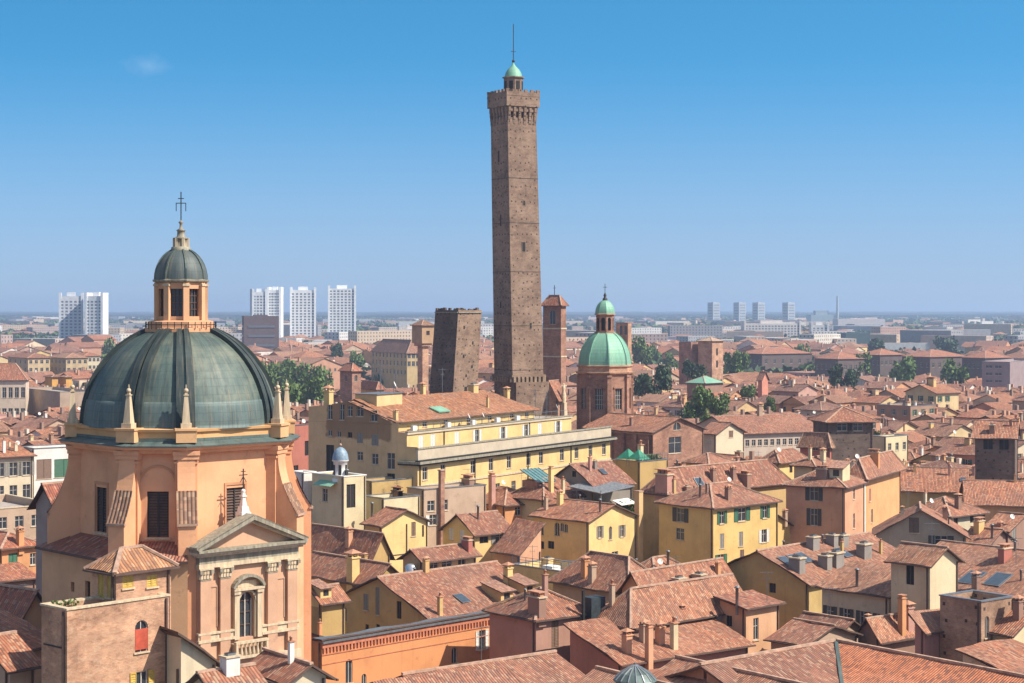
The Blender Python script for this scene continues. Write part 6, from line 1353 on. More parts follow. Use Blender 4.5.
H('house', 'cream and yellow flat-topped houses squeezed right of the dark loggia tower', 'house', 886, 437, 45, 908, 872, 23, 'flat', wall='pale', auto=[('r', 3, 3, 1.2, 1.6, 'p')], vis=18)
H('palace', 'cream palace with tall windows and red hipped roof at the left edge', 'palace', -30, 379, 8, 26, -120, 26, 'hip', 5, wall=(.62, .5, .38), auto=[('r', 9, 6.5, 1.4, 3.6, 'p'), ('r', 9, 13, 1.5, 3.0, 'p')], tile=(.42, .19, .13), vis=34)
H('post_palace', 'large ochre palace with rows of small windows under a long mauve mansard roof', 'palace', 407, 352.5, 28, 424, 354, 26, 'hip', 6.5, wall=(.52, .38, .19), auto=[('l', 10, 3.2, 1.8, 2.4, 'p'), ('l', 10, 7.4, 1.8, 2.6, 'p'), ('l', 10, 12, 1.8, 2.4, 'p'), ('r', 4, 3.2, 1.8, 2.4, 'p'), ('r', 4, 7.4, 1.8, 2.6, 'p')], tile=(.30, .19, .16), vis=34, D2=48)
H('house', 'red brick turret house with a pyramid cap left of the ochre palace', 'tower', 352, 370, 42, 361, 340, 30, 'hip', 2.0, wall='brown', wallmat='redbrick', wins=[('r', 356, 378, 1.2, 2, 'a'), ('l', 346, 378, 1.2, 2, 'a')], tile=(.45, .2, .14), vis=28)
H('house', 'small ochre house with flat orange roof right before the brick turret house', 'house', 377, 388, 30, 384, 358, 24, 'hip', 1.8, wall='ochre', tile=(.48, .2, .13), vis=12)
H('water_tower', 'slim brown tower with a wider square head, left of the leaning stump', 'tower', 422, 325, 40, 434, 412, 0, 'hip', 1.6, wall=(.42, .27, .15), Yf=640, tile=(.28, .18, .12), vis=18, z0=37.4, wins=[('r', 428, 333, 1.5, 1.5, 'd')], extra=[lambda rt, W, D, z, P: watershaft(rt, W, D)])
H('campanile', 'square brick bell tower with arched belfry just right of the very tall tower', 'tower', 561, 303, 55, 566, 543, 0, 'hip', 1.7, wall='brown', wallmat='redbrick', Yf=430, wins=[('l', 552.5, 317, 1.7, 3.4, 'a')], tile=(.42, .19, .13), vis=95, extra=[lambda rt, W, D, z, P: bands(rt, W, D, z)])
H('campanile', 'pale brick bell tower with twin openings behind the bright green dome', 'tower', 628, 323, 40, 631.5, 616, 0, 'flat', 0, wall='tan', wallmat='warmbrick', Yf=560, wins=[('l', 621, 330, 1.2, 3, 'a'), ('l', 625.5, 330, 1.2, 3, 'a')], vis=30)
H('church_wing', 'ornate brick church gable with white statue, at the foot of the bell tower', 'church', 558, 398, 60, 566, 541, 0, 'gx', 3.5, wall='tan', wallmat='warmbrick', Yf=385, tile=(.42, .21, .14), vis=12, extra=[lambda rt, W, D, z, P: statue(rt, W, D, z)])
H('castle', 'massive brick block with a white domed roof, seen over the trees at centre right', 'building', 712, 341, 45, 723, 698, 0, 'hip', 1.5, wall='tan', wallmat='warmbrick', Yf=760, tile=(.6, .55, .5), wins=[('r', 717, 352, 1.2, 3, 'd'), ('r', 717, 364, 1.2, 3, 'd')], vis=36)
H('house', 'brick block with flat top adjoining the white-roofed brick block', 'building', 691, 342, 45, 698, 679, 0, 'flat', 0, wall='brown', wallmat='redbrick', Yf=765, vis=30)
H('pavilion', 'wide round pavilion with a pale green conical copper roof', 'pavilion', 705, 383, 45, 723, 687, 0, 'hip', 1.9, wall='brown', Yf=600, tilemat='green', vis=8)
for i, (x, ey, xr, xl, lab) in enumerate(((762, 354, 812, 738, 'first dark-walled barrack with red hipped roof from the left, on the far right skyline'), (838, 359, 868, 815, 'second dark-walled barrack with red hipped roof, right of the taller first one'), (880, 355, 905, 858, 'third dark-walled barrack with red hipped roof along the far right row'),
    (930, 357, 968, 902, 'long fourth dark-walled barrack in the middle of the far right row'), (985, 358, 1012, 962, 'fifth dark-walled barrack with red hipped roof, near the pale grey block'))):
    H('barracks', lab, 'building', x, ey, 30, xr, xl, 22, 'hip', 3.5, wall=(.13, .095, .085), auto=[('r', 6, 6, 1.6, 2.6, 'p'), ('l', 5, 6, 1.6, 2.6, 'p')], tile=(.46, .22, .15), vis=16)
H('building', 'grey block with long horizontal balconies and a plain beige end, at the right edge', 'building', 1010, 362, 60, 1040, 982, 24, 'flat', wall=(.30, .22, .22), auto=[('l', 6, 3, 3.4, 1.3, 'p'), ('l', 6, 6.5, 3.4, 1.3, 'p'), ('l', 6, 10, 3.4, 1.3, 'p')], vis=24)
H('house', 'salmon church front strip with thin red bell turret among trees, centre right', 'church', 762, 379, 45, 768, 758, 24, 'gy', 2.5, wall=(.6, .25, .17), vis=14)
for i, (x, ey, xr, xl, w_, lab) in enumerate(((28, 358, 50, 8, (.55, .42, .25), 'yellow apartment house with balconies, leftmost below the white slab block'), (66, 358, 88, 50, (.5, .38, .22), 'ochre apartment house with balconies, right of the leftmost yellow one'),
     (84, 356, 100, 74, (.6, .52, .36), 'plain cream house with red roof, left of the big dome shoulder'), (52, 377, 58, 45, (.66, .36, .1), 'bright orange roof cabin, left one of a pair below the apartments'), (66, 377, 72, 60, (.66, .36, .1), 'bright orange roof cabin, right one of a pair below the apartments'),
     (60, 392, 95, 20, (.4, .3, .22), 'long grey-brown flat roofed hall left of the big dome'))):
    H('apartment_building' if i < 3 else 'house', lab, 'building' if i < 3 else 'house', x, ey, 35, xr, xl, 24 if i < 3 else 22, 'hip' if i not in (5,) else 'flat', None if i != 5 else 0, wall=w_, auto=[('r', 4, 3, 1.6, 1.8, 'p'), ('l', 4, 3, 1.6, 1.8, 'p'), ('r', 4, 7, 1.6, 1.8, 'p'), ('l', 4, 7, 1.6, 1.8, 'p')] if i < 3 else (), vis=10)
# ---------------------------------------------------------------- trees
tr = random.Random(5)
def tree_mesh(key, h, w, n, m, s, conic=False):
    def mk():
        b_ = MB(); r2 = random.Random(hash(key) % 1000 if not isinstance(key, int) else key); blobs = []
        for _ in range(11):
            ang = r2.uniform(0, 6.28); rr = w * .5 * math.sqrt(r2.random()) * .75; zz = h * r2.uniform(.35, .9); f = 1 - .55 * (zz / h) if conic else 1 - .35 * abs(zz / h - .55)
            blobs.append((Vector((rr * math.cos(ang) * f, rr * math.sin(ang) * f, zz)), w * r2.uniform(.16, .28)))
        for c, rad in blobs:
            for _ in range(n // 11):
                d = Vector((r2.gauss(0, 1), r2.gauss(0, 1), r2.gauss(0, .75))).normalized() * rad * (.55 + .5 * r2.random()); p = c + d
                u = Vector((r2.gauss(0, 1), r2.gauss(0, 1), r2.gauss(0, 1))).normalized() * s; v = u.cross(Vector((r2.gauss(0, 1), r2.gauss(0, 1), r2.gauss(0, 1)))).normalized() * s * .8
                b_.poly([p - u, p - v, p + u, p + v], m)
        return b_.mesh('crown')
    return cached(('tree', key), mk)
def trunk_mesh(h):
    def mk():
        b_ = MB(); b_.lathe([(.35, 0), (.28, h * .35), (.1, h * .7)], 7, 'bark'); r2 = random.Random(3)
        for k in range(6): a_ = k * 1.05; z0 = h * (.3 + .05 * k); b_.bar((0, 0, z0), (math.cos(a_) * h * .2, math.sin(a_) * h * .2, z0 + h * .22), .14, 'bark')
        return b_.mesh('trunk')
    return cached(('trunk', round(h)), mk)
def tree(px, ytop, Y, wpx, label, dark=False, zbase=0, key=0, grp='trees among the roofs'):
    h = CZ - (ytop - HY) * Y / F; w = wpx * Y / F; hh = min(h, w * 1.5 if not dark else w * 1.3); z0 = h - hh; X = (px - 512) * Y / F
    HEROES.append(dict(fp=footprint(X - w * .4, Y - w * .4, 0, w * .8, w * .8), Y=Y, box=(px - wpx * .45, px + wpx * .45, ytop, ytop + min(wpx * .9, 22)), label=label))
    rt = root('cedar_tree' if dark else 'broadleaf_tree', label, 'tree', (X, Y, 0), 0, grp)
    o = link('crown', tree_mesh(('d' if dark else 'g') + str(key), 10, 10, 2600 if wpx > 25 else 1100, 'darkfoliage' if dark else 'foliage', .42 if wpx > 25 else .6, dark), rt, None, (0, 0, z0 - hh * .05)); o.scale = (w / 9.2, w / 9.2, hh / 9.3); o.rotation_euler = (0, 0, tr.uniform(0, 6))
    t_ = link('trunk', trunk_mesh(10), rt, None, (0, 0, 0)); t_.scale = (w / 12 + .3, w / 12 + .3, (z0 + hh * .6) / 7)
TS = [(645, 372, 620, 23, 'left half of the big dark cedar beside the bright green dome', 1), (661, 368, 640, 24, 'right half of the big dark cedar beside the bright green dome', 1), (690, 360, 720, 16, 'dark pointed conifer before the white-roofed brick block', 1), (700, 366, 700, 22, 'low dark spreading cedar behind the green cone pavilion', 1),
      (700, 391, 520, 34, 'bright green round tree below the green cone pavilion', 0), (718, 393, 510, 20, 'small bright green tree right of the round one below the pavilion', 0), (734, 350, 900, 22, 'light green tree right of the white-roofed brick block', 0), (743, 352, 920, 14, 'lower light green tree beside the first barrack', 0), (640, 338, 1100, 22, 'hazy green tree behind the green dome', 0),
      (265, 366, 900, 26, 'leftmost tree of the left-hand clump behind the big dome', 0), (280, 358, 950, 28, 'tall tree in the left-hand clump behind the big dome', 0), (298, 362, 900, 26, 'middle tree of the left-hand clump behind the big dome', 0), (318, 366, 880, 26, 'right tree of the left-hand clump behind the big dome', 0), (340, 344, 1250, 12, 'slim dark conifer left of the mansard palace', 1), (334, 346, 1240, 10, 'shorter slim dark conifer left of the mansard palace', 1),
      (296, 380, 700, 32, 'near round green tree behind the big dome right shoulder', 0), (316, 376, 690, 24, 'near green tree left of the red brick turret house', 0), (268, 384, 640, 20, 'green tree just behind the obelisks of the big dome', 0), (112, 340, 1350, 20, 'green tree left of the big dome lantern base', 0), (836, 366, 760, 20, 'dark tree left in front of the second barrack', 1), (852, 368, 760, 18, 'dark tree right in front of the second barrack', 1),
      (862, 352, 1000, 18, 'light green tree before the third barrack', 0), (905, 358, 900, 26, 'light green tree before the fourth barrack', 0), (955, 361, 900, 24, 'light green tree between fourth and fifth barrack', 0), (770, 398, 560, 12, 'small garden tree near the long barrack-like house', 0), (652, 345, 1300, 20, 'hazy tree right of the green dome lantern', 0), (878, 430, 420, 8, 'small tree right of the dark loggia tower', 0),
      (800, 345, 1300, 20, 'tree above the first barrack roof', 0), (880, 340, 1500, 26, 'wide dark tree behind the third barrack', 1), (950, 340, 1500, 26, 'wide dark tree behind the fourth barrack', 1), (748, 384, 620, 14, 'small green tree right of the green cone pavilion', 0), (672, 352, 1100, 18, 'pale green tree left of the white-roofed brick block', 0), (356, 352, 1150, 16, 'green tree directly left of the mansard palace roof', 0), (248, 372, 820, 22, 'green tree hugging the big dome shoulder', 0), (940, 338, 1600, 16, 'pointed dark tree behind the long barracks row', 1)]
for i, (px, yt, Y, w, lab, dk) in enumerate(TS): tree(px, yt, Y, w, lab, bool(dk), key=i % 5)

# ---------------------------------------------------------------- unmeasured town: houses one by one near, one mass far off
rn = random.Random(11)
LM = [((181, 400), 'big patina-domed church'), ((455, 355), 'dark leaning stump tower'), ((516, 380), 'very tall tower'), ((605, 370), 'bright green dome'), ((480, 440), 'yellow terraced palace'), ((654, 384), 'big dark cedar'), ((708, 355), 'white-roofed brick block'),
      ((705, 380), 'green cone pavilion'), ((850, 430), 'dark loggia tower'), ((998, 450), 'dark tower at the right edge'), ((386, 370), 'ochre mansard palace'), ((935, 365), 'long barracks row'), ((775, 425), 'long barrack-like house'), ((880, 500), 'bright orange striped house'), ((735, 530), 'green-shuttered yellow house'),
      ((930, 485), 'very long ochre roof'), ((10, 395), 'cream palace at the left edge'), ((920, 590), 'cream tower-like house'), ((590, 540), 'arched-window yellow house'), ((470, 600), 'big ochre gabled house'), ((60, 360), 'yellow apartments at left'), ((554, 350), 'brick bell tower'), ((300, 390), 'left-hand tree clump'), ((1000, 375), 'grey balcony block')]
ORD = ['nearest', 'second', 'third', 'fourth', 'fifth', 'sixth', 'seventh', 'eighth', 'ninth', 'tenth', 'eleventh', 'twelfth', 'thirteenth', 'fourteenth', 'fifteenth', 'sixteenth', 'seventeenth', 'eighteenth', 'nineteenth', 'twentieth'] + ['twenty-%s' % w for w in ('first', 'second', 'third', 'fourth', 'fifth', 'sixth', 'seventh', 'eighth', 'ninth')] + ['thirtieth'] + ['thirty-%s' % w for w in ('first', 'second', 'third', 'fourth', 'fifth', 'sixth', 'seventh', 'eighth', 'ninth')]
PAL = [('ochre', (.55, .38, .19)), ('cream', (.62, .52, .37)), ('salmon', (.52, .28, .18)), ('orange', (.56, .30, .15)), ('brown', (.32, .20, .14)), ('yellow', (.67, .47, .20)), ('pale yellow', (.62, .48, .26)), ('dusty pink', (.48, .29, .23)), ('tan', (.44, .33, .23)), ('whitish', (.66, .62, .56))]
RT = {'hip': 'hip-roofed', 'gx': 'gabled', 'gy': 'gabled', 'flat': 'flat-topped'}
def proj(x, y, z): return 512 + F * x / y, HY + F * (CZ - z) / y
near = []; far = []
def try_spot(x, y, a, W, D, zE, rise, avoid=True):
    fp = footprint(x, y, a, W, D); cxm = sum(p[0] for p in fp) / 4; cym = sum(p[1] for p in fp) / 4; rad = math.hypot(W, D)
    for h in HEROES:
        hx = h['fp'][0]
        if abs(hx[1] - cym) < 90 + rad and overlap(fp, h['fp']): return None
    px = [proj(p[0], p[1], zE)[0] for p in fp]; x0, x1 = min(px), max(px); top = min(proj(p[0], p[1], zE + rise)[1] for p in fp)
    for h in HEROES:
        if min(p[1] for p in fp) < h['Y'] + 1:
            b0, b1, t0, t1 = h['box']
            if x1 > b0 + 1 and x0 < b1 - 1 and top < t1: return False
    return fp, x0, x1, top
cells = []
base = R(42); cb_, sb_ = math.cos(base), math.sin(base)
def sweep(y0, y1, cell, keep):
    n = int(y1 * 1.5 / cell)
    for i in range(-n, n):
        for j in range(-n, n):
            gx, gy = i * cell, j * cell * .92; x = cb_ * gx - sb_ * gy; y = sb_ * gx + cb_ * gy
            if y < y0 or y >= y1: continue
            if abs(x) > y * .31 + 14: continue
            if rn.random() > keep: continue
            cells.append((x + rn.uniform(-.12, .12) * cell, y + rn.uniform(-.12, .12) * cell, cell))
sweep(100, 420, 9.3, 1.0); sweep(420, 760, 11.5, .98); sweep(760, 1500, 21, .72)
cells.sort(key=lambda c: c[1])
placed = []; gridh = {}
for x, y, cell in cells:
    a = base + rn.choice((0, 0, 0, math.pi / 2 * 0)) + R(rn.gauss(0, 6)) + (R(12) if math.sin(x * .013 + y * .007) > .4 else 0)
    W, D = cell * rn.uniform(.82, 1.12), cell * rn.uniform(.82, 1.12)
    roof = rn.choices(('hip', 'gx', 'gy', 'flat'), (.3, .32, .32, .06))[0]
    zE = rn.uniform(14.5, 20.5) if y < 760 else rn.uniform(13, 20)
    if rn.random() < .06: zE += rn.uniform(2, 4)
    rise = {'gx': D / 2, 'gy': W / 2, 'hip': min(W, D) / 2, 'flat': 0}[roof] * rn.uniform(.34, .42)
    ok = False
    for attempt in (zE, zE - 3, zE - 6.5, zE - 10):
        if attempt < 6: break
        r_ = try_spot(x, y, a, W, D, attempt, rise)
        if r_ is None: break
        if r_: ok = True; zE = attempt; break
    if not ok: continue
    fp, x0, x1, top = r_
    placed.append(dict(x=x, y=y, a=a, W=W, D=D, roof=roof, zE=zE, rise=rise, px=(x0 + x1) / 2, py=top, w=x1 - x0, tile=rn.choice(TILE), pal=rn.choice(PAL)))
# what can be seen from the camera: keep a coarse column skyline, nearest first
sky_ = [683.] * 1100
for h in sorted(placed, key=lambda q: q['y']):
    c0, c1 = max(0, int(h['px'] - h['w'] / 2)), min(1023, int(h['px'] + h['w'] / 2)); n_ = 0
    if c1 <= c0: h['vis'] = 0; continue
    for c in range(c0, c1 + 1):
        if h['py'] < sky_[c]: n_ += sky_[c] - h['py']; sky_[c] = h['py']
    h['vis'] = n_
cand = sorted([h for h in placed if h['vis'] > 0], key=lambda q: -q['vis'] * (1.0 if q['y'] < 500 else .7))
NT = 216
chosen = cand[:NT]; cid = set(id(h) for h in chosen)
# labels that single out: colour, roof, side of the nearest landmark, rank
groups = {}
for h in chosen:
    lm = min(LM, key=lambda L: math.hypot(L[0][0] - h['px'], (L[0][1] - h['py']) * 1.6)); dx, dy = h['px'] - lm[0][0], h['py'] - lm[0][1]
    if abs(dx) > abs(dy) * 1.3: side = 'right of' if dx > 0 else 'left of'
    else: side = 'below' if dy > 0 else 'above'
    h['key'] = (h['pal'][0], RT[h['roof']], side, lm[1]); h['d'] = math.hypot(dx, dy); groups.setdefault(h['key'], []).append(h)
for k, g in groups.items():
    g.sort(key=lambda q: q['d'])
    for i, h in enumerate(g):
        e_ = '' if len(g) == 1 else ', %s' % ('nearest' if i == 0 else ORD[i] + ' nearest'); art = 'an' if k[0][0] in 'o' else 'a'
        h['label'] = '%s %s house %s the %s%s' % (k[0], k[1], k[2], k[3], e_)
GRP = 'town houses with tiled roofs'
for h in chosen:
    rt = root('house', h['label'], 'house', (h['x'], h['y'], 0), h['a'], GRP); W_, D_, z = h['W'], h['D'], h['zE']
    wl = []
    small = h['y'] > 620
    for f, L in (('r', W_), ('l', D_)):
        n = max(2, int(L / 3.2))
        for row in ((2.6, 5.9) if not small else (2.8,)):
            st = rn.choice(('p', 'p', 'go', 'no', 'd', 'bc', 'wo') if not small else ('p', 'd'))
            for i in range(n):
                if rn.random() < .15: continue
                wl.append((f, L * (i + .5) / n, z - row, 1.0 if not small else 1.25, 1.6, st))
    _, hz, _ = roof_planes(h['roof'], W_, D_, h['rise'], .5)
    ops, keep = clampops(wl, W_, D_, lambda f, u, w: z)
    P, hz = build(rt, W_, D_, z, h['roof'], h['rise'], 'stucco', h['pal'][1], h['tile'], ops, not small, not small and h['roof'] != 'flat', sag=h['y'] < 420)
    place_windows(rt, W_, D_, keep)
    nC = rn.choice((2, 3, 4, 5, 6)) if h['y'] < 620 else rn.choice((0, 1, 2))
    for _ in range(nC):
        x, y = rn.uniform(.15, .85) * W_, rn.uniform(.12, .85) * D_; zz = z + hz_any(h['roof'], W_, D_, h['rise'], x, y) if False else None
        best = None
        for pl in P:
            v = [Vector(p) for p in pl]; nrm = (v[1] - v[0]).cross(v[2] - v[0])
            if abs(nrm.z) < 1e-6: continue
            zt = v[0].z - (nrm.x * (x - v[0].x) + nrm.y * (y - v[0].y)) / nrm.z
            best = zt if best is None else min(best, zt)
        zt = z + .16 + (best if best is not None else -.9)
        k = rn.choice(('a', 'a', 'a', 'b', 'c', 'd', 'v', 'dish', 'ant', 'ant', 'ant'))
        if k in ('dish', 'ant'): o = link('satellite_dish' if k == 'dish' else 'antenna', dish_mesh() if k == 'dish' else antenna_mesh(), rt, None, (x, y, zt), -h['a'] + rn.uniform(-.4, .4)); o.scale = (.85,) * 3
        else: o = link('chimney', chimney_mesh(k), rt, rn.choice(PAL)[1], (x, y, zt), rn.choice((0, math.pi / 2))); s_ = rn.uniform(.8, 1.15) * (1 if h['y'] < 500 else 1.3); o.scale = (s_,) * 3
# the rest of the town in one mesh
FB = MB(); FB.smooth = False
def far_house(x, y, a, W_, D_, z, roof, rise, tile, wall, wins=True, detail=True):
    T = Matrix.Translation((x, y, 0)) @ Matrix.Rotation(a, 4, 'Z'); FB.T = T; FB.col = wall; P, hz, _ = roof_planes(roof, W_, D_, rise, .5)
    for (ox, oy), (dx, dy), L in (((0, 0), (1, 0), W_), ((W_, 0), (0, 1), D_), ((W_, D_), (-1, 0), W_), ((0, D_), (0, -1), D_)):
        q = [(ox, oy, 0), (ox + dx * L, oy + dy * L, 0), (ox + dx * L, oy + dy * L, z + hz(ox + dx * L, oy + dy * L))]
        if roof[0] == 'g': q.append((ox + dx * L / 2, oy + dy * L / 2, z + hz(ox + dx * L / 2, oy + dy * L / 2)))
        q.append((ox, oy, z + hz(ox, oy))); FB.poly(q, 'stucco_a')
    FB.col = tile
    if roof == 'flat': FB.poly([(0, 0, z), (W_, 0, z), (W_, D_, z), (0, D_, z)], 'tile_a' if rn.random() < .2 else 'stucco_a')
    for pl in P: FB.poly([(px_, py_, pz_ + z + .12) for px_, py_, pz_ in pl], 'tile_a'); 
    if roof != 'flat': o = .5; zb_ = z - .15; FB.poly([(-o, D_ + o, zb_), (W_ + o, D_ + o, zb_), (W_ + o, -o, zb_), (-o, -o, zb_)], 'tile_a')
    if wins:
        FB.col = (.05, .05, .06); rows = int(z / 3.4); 
        for r_ in range(min(rows, 2 if z < 24 else 12)):
            zz = z - 2.6 - r_ * 3.3
            if zz < 2: break
            n = max(2, int(W_ / 3.6)); 
            for i in range(n): u = W_ * (i + .5) / n; FB.poly([(u - .55, -.03, zz), (u + .55, -.03, zz), (u + .55, -.03, zz + 1.5), (u - .55, -.03, zz + 1.5)], 'stucco_a')
            n = max(2, int(D_ / 3.6))
            for i in range(n): u = D_ * (i + .5) / n; FB.poly([(-.03, u + .55, zz), (-.03, u - .55, zz), (-.03, u - .55, zz + 1.5), (-.03, u + .55, zz + 1.5)], 'stucco_a')
    if detail:
        for _ in range(rn.choice((0, 1, 1, 2))):
            FB.col = rn.choice(((.5, .3, .2), (.6, .55, .45), (.3, .2, .15))); x0, y0 = rn.uniform(.2, .8) * W_, rn.uniform(.2, .8) * D_; FB.box(x0 - .4, x0 + .4, y0 - .4, y0 + .4, z, z + rise + 1.3, 'stucco_a', skip='d')
for h in placed:
    if id(h) in cid: continue
    far_house(h['x'], h['y'], h['a'], h['W'], h['D'], h['zE'], h['roof'], h['rise'], h['tile'], h['pal'][1], wins=h['y'] < 1100)
# outer town: blocks thinning into the plain
for k in range(1900):
    y = 1500 * math.exp(rn.random() * math.log(4.3)); x = rn.uniform(-.33, .33) * y * 1.05
    if math.sin(x * .004 + 1.3) * math.cos(y * .0031) < -.35 and rn.random() < .75: continue
    big = rn.random(); W_, D_ = rn.uniform(14, 30), rn.uniform(12, 18); z = rn.uniform(8, 17)
    if big < .12: W_, D_, z = rn.uniform(30, 70), rn.uniform(13, 20), rn.uniform(18, 30)
    if y > 2600: z = min(z, 22); W_ *= 1.5
    roof = 'hip' if rn.random() < .7 and big >= .12 else 'flat'
    wall = rn.choice([(.6, .55, .48), (.5, .4, .33), (.55, .42, .3), (.62, .6, .58), (.4, .3, .27), (.45, .28, .22), (.3, .3, .32)])
    far_house(x, y, rn.uniform(0, math.pi), W_, D_, z, roof, rn.uniform(2, 3), rn.choice(TILE) if roof == 'hip' else (.4, .38, .36), wall, wins=y < 3200, detail=False)
FB.T = None; FB.col = None
fo = link('distant_houses', FB.mesh('distant_houses')); fo['kind'] = 'stuff'; fo['label'] = 'mass of small red-roofed houses and pale blocks spreading to the hazy horizon'; fo['category'] = 'houses'

# ---------------------------------------------------------------- tall blocks on the skyline
def slab_block(label, px0, px1, ytop, ybot_z, Y, a, depth, style='grid', col=(.62, .63, .64), name='tower_block', group=None):
    ar = R(a); X0 = (px0 - 512) * Y / F; z1 = CZ - (ytop - HY) * Y / F; k = (px1 - 512) / F; W_ = (k * Y - X0) / (math.cos(ar) - k * math.sin(ar)); rt = root(name, label, 'tower block', (X0, Y, 0), ar, group)
    b_ = MB(); b_.box(0, W_, 0, depth, 0, z1, 'facade', skip='d'); part('wall', b_, rt, col)
    nfl = int(z1 / 3.3); w_ = MB()
    if style == 'grid':
        n = max(4, int(W_ / 4.2))
        for r_ in range(2, nfl):
            for i in range(n):
                u = W_ * (i + .5) / n; w_.box(u - 1.25, u + 1.25, -.05, .1, r_ * 3.3 - .6, r_ * 3.3 + 1.2, 'blockglass', skip='b')
            for i in range(max(2, int(depth / 6))): u = depth * (i + .5) / max(2, int(depth / 6)); w_.box(-.05, .1, u - 1.3, u + 1.3, r_ * 3.3 - .6, r_ * 3.3 + 1.2, 'blockglass', skip='r')
    if style == 'bands':
        for r_ in range(1, nfl, 2): w_.box(W_ * .12, W_ * .88, -.3, .1, r_ * 3.3, r_ * 3.3 + 1.6, 'blockglass', skip='b'); w_.box(-.3, .1, depth * .15, depth * .85, r_ * 3.3, r_ * 3.3 + 1.6, 'blockglass', skip='r')
    if w_.f: part('window_grid', w_, rt)['kind'] = 'stuff'
    f_ = MB()
    for x in ((0, W_) if style == 'grid' else ()): f_.box(x - 1.2, x + 1.2, -1.2, depth + .5, 0, z1 + 3.5, 'facade', skip='d')
    f_.box(W_ * .3, W_ * .7, depth * .3, depth * .7, z1, z1 + (4 if style == 'grid' else .8), 'facade', skip='d'); part('end_fin', f_, rt, tuple(min(1, c * 1.1) for c in col)); return rt
M['blockglass'] = simple('block_glass', (.12, .14, .17), .3)
BG = 'white office towers on the skyline'
slab_block('white gridded tower block on the skyline left of the big dome, left wing', 60, 82, 296, 0, 1850, 12, 18, col=(.50, .52, .56))
slab_block('white gridded tower block on the skyline left of the big dome, right wing', 86, 102, 296, 0, 1840, -4, 18, col=(.62, .63, .65))
slab_block('stepped white office tower, first of three right of the big dome', 253, 266, 292, 0, 2050, 14, 22, col=(.55, .57, .60)); slab_block('taller rear half of the first white office tower right of the big dome', 268, 280, 290, 0, 2080, 0, 22, col=(.68, .69, .70))
slab_block('white office tower, middle one of three right of the big dome', 291, 315, 290, 0, 2100, 6, 24, col=(.68, .69, .70))
slab_block('white office tower, rightmost of three right of the big dome', 329, 355, 288.5, 0, 2100, 6, 24, col=(.70, .71, .72))
slab_block('dark hazy residential tower wrapped in netting, before the white office towers', 244, 279, 316, 0, 1250, 12, 24, 'bands', (.11, .085, .09))
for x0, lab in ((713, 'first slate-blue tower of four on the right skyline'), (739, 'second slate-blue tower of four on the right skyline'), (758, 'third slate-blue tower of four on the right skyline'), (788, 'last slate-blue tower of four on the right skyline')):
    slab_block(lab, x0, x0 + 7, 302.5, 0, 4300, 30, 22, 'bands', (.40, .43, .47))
slab_block('broad white and brown slab apartment block left of the tall chimney skyline', 745, 800, 323.5, 0, 2300, 8, 16, col=(.55, .50, .46)); slab_block('white slab apartment block right of the broad brown one', 812, 828, 325, 0, 2350, 0, 16, col=(.6, .58, .56))
slab_block('long low pale factory block on the far right skyline', 838, 885, 319, 0, 3400, 4, 40, 'plain', (.6, .52, .5)); slab_block('white apartment slab at far right near the edge', 975, 1003, 324, 0, 2500, 6, 16, col=(.62, .6, .56)); slab_block('pale office block behind the mansard palace', 400, 425, 329, 0, 1900, 8, 20, col=(.55, .5, .45))
slab_block('dark green glass hall behind the barracks row', 846, 870, 333, 0, 1700, 6, 30, 'plain', (.05, .09, .10)); slab_block('tan apartment slab with balconies left of the green dome on the skyline', 480 + 85, 592, 330, 0, 1900, 6, 16, col=(.4, .33, .3))
def smokestack():
    Y = 4200; X = (837.5 - 512) * Y / F; rt = root('chimney_stack', 'thin tall industrial chimney on the far right skyline', 'chimney', (X, Y, 0)); b_ = MB(); b_.lathe([(3.6, 0), (2.4, 77), (2.4, 78)], 12, 'facade'); part('shaft', b_, rt, (.35, .4, .42))
    b_ = MB(); b_.box(-62, -8, 0, 60, 0, 34, 'facade', skip='d'); b_.box(-50, -20, 5, 40, 34, 44, 'facade', skip='d'); part('plant_hall', b_, rt, (.35, .42, .45))
smokestack()

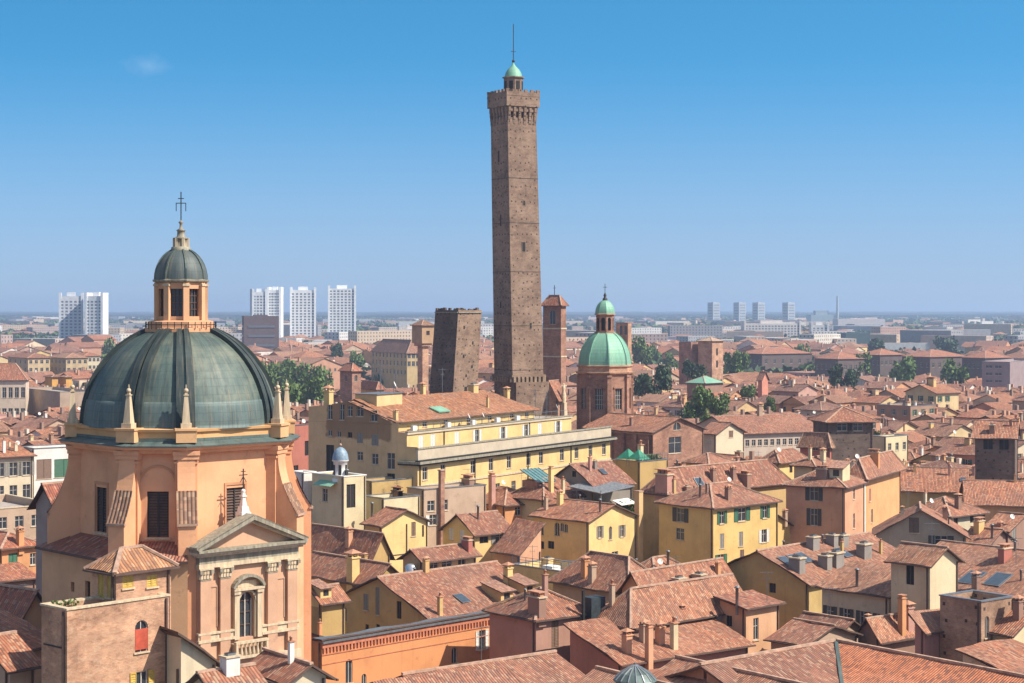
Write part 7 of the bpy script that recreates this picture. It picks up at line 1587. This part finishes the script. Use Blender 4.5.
# far woods: leafy mounds in one mesh
WB = MB(); r3 = random.Random(9)
for k in range(5200):
    y = 1000 * math.exp(r3.random() ** .85 * math.log(7.5)); x = r3.uniform(-.34, .34) * y
    if y < 1500 and r3.random() < .3: continue
    if any(abs(x - h['fp'][0][0]) < 22 and abs(y - h['fp'][0][1]) < 25 for h in HEROES): continue
    n_ = 4 if y < 3000 else 2
    for c_ in range(n_):
        cx_, cy_ = x + r3.uniform(-14, 14) * (1 if y < 3000 else 3), y + r3.uniform(-10, 10); w = r3.uniform(5, 9) * (1 if y < 3000 else 2.4); hgt = r3.uniform(9, 17)
        for _ in range(26 if y < 3000 else 18):
            d = Vector((r3.gauss(0, 1), r3.gauss(0, 1), r3.gauss(0, 1))).normalized(); p = Vector((cx_ + d.x * w, cy_ + d.y * w, hgt * .55 + d.z * hgt * .42)); s_ = w * .38
            u = Vector((r3.gauss(0, 1), r3.gauss(0, 1), r3.gauss(0, 1))).normalized() * s_; v = u.cross(Vector((r3.gauss(0, 1), r3.gauss(0, 1), r3.gauss(0, 1)))).normalized() * s_ * .8
            WB.poly([p - u, p - v, p + u, p + v], 'darkfoliage' if k % 3 else 'foliage')
for k in range(900): # tree belts at the horizon
    y = r3.uniform(6500, 16000); x = r3.uniform(-.34, .34) * y; L = r3.uniform(80, 300); hgt = r3.uniform(12, 22)
    for i in range(9):
        p = Vector((x + (i / 8 - .5) * L, y, 0)); w = L * .08; WB.poly([p + Vector((-w, 0, 0)), p + Vector((w, 0, 0)), p + Vector((w * .8, 0, hgt * r3.uniform(.6, 1))), p + Vector((-w * .6, 0, hgt * r3.uniform(.6, 1)))], 'darkfoliage')
        WB.poly([p + Vector((-w * .6, 0, hgt)), p + Vector((w * .8, 0, hgt)), p + Vector((w, 25, 0)), p + Vector((-w, 25, 0))], 'darkfoliage')
wo = link('distant_woods', WB.mesh('distant_woods')); wo['kind'] = 'stuff'; wo['label'] = 'bluish green tree belts and woods thinning out to the horizon'; wo['category'] = 'woods'
# ---------------------------------------------------------------- haze over the plain
hb = MB(); hb.box(-31000, 31000, -1600, 43000, -1, 112, 'haze'); hm = bpy.data.materials.new('haze'); hm.use_nodes = True; ht = hm.node_tree; ht.nodes.clear()
out = ht.nodes.new('ShaderNodeOutputMaterial'); pv = ht.nodes.new('ShaderNodeVolumePrincipled'); pv.inputs['Color'].default_value = (.50, .67, .94, 1); pv.inputs['Density'].default_value = 1.35e-4; pv.inputs['Anisotropy'].default_value = 0.2
ht.links.new(pv.outputs[0], out.inputs['Volume']); M['haze'] = hm
ho = link('haze', hb.mesh('haze')); ho['kind'] = 'stuff'; ho['label'] = 'pale blue summer haze thickening towards the horizon'; ho['category'] = 'haze'
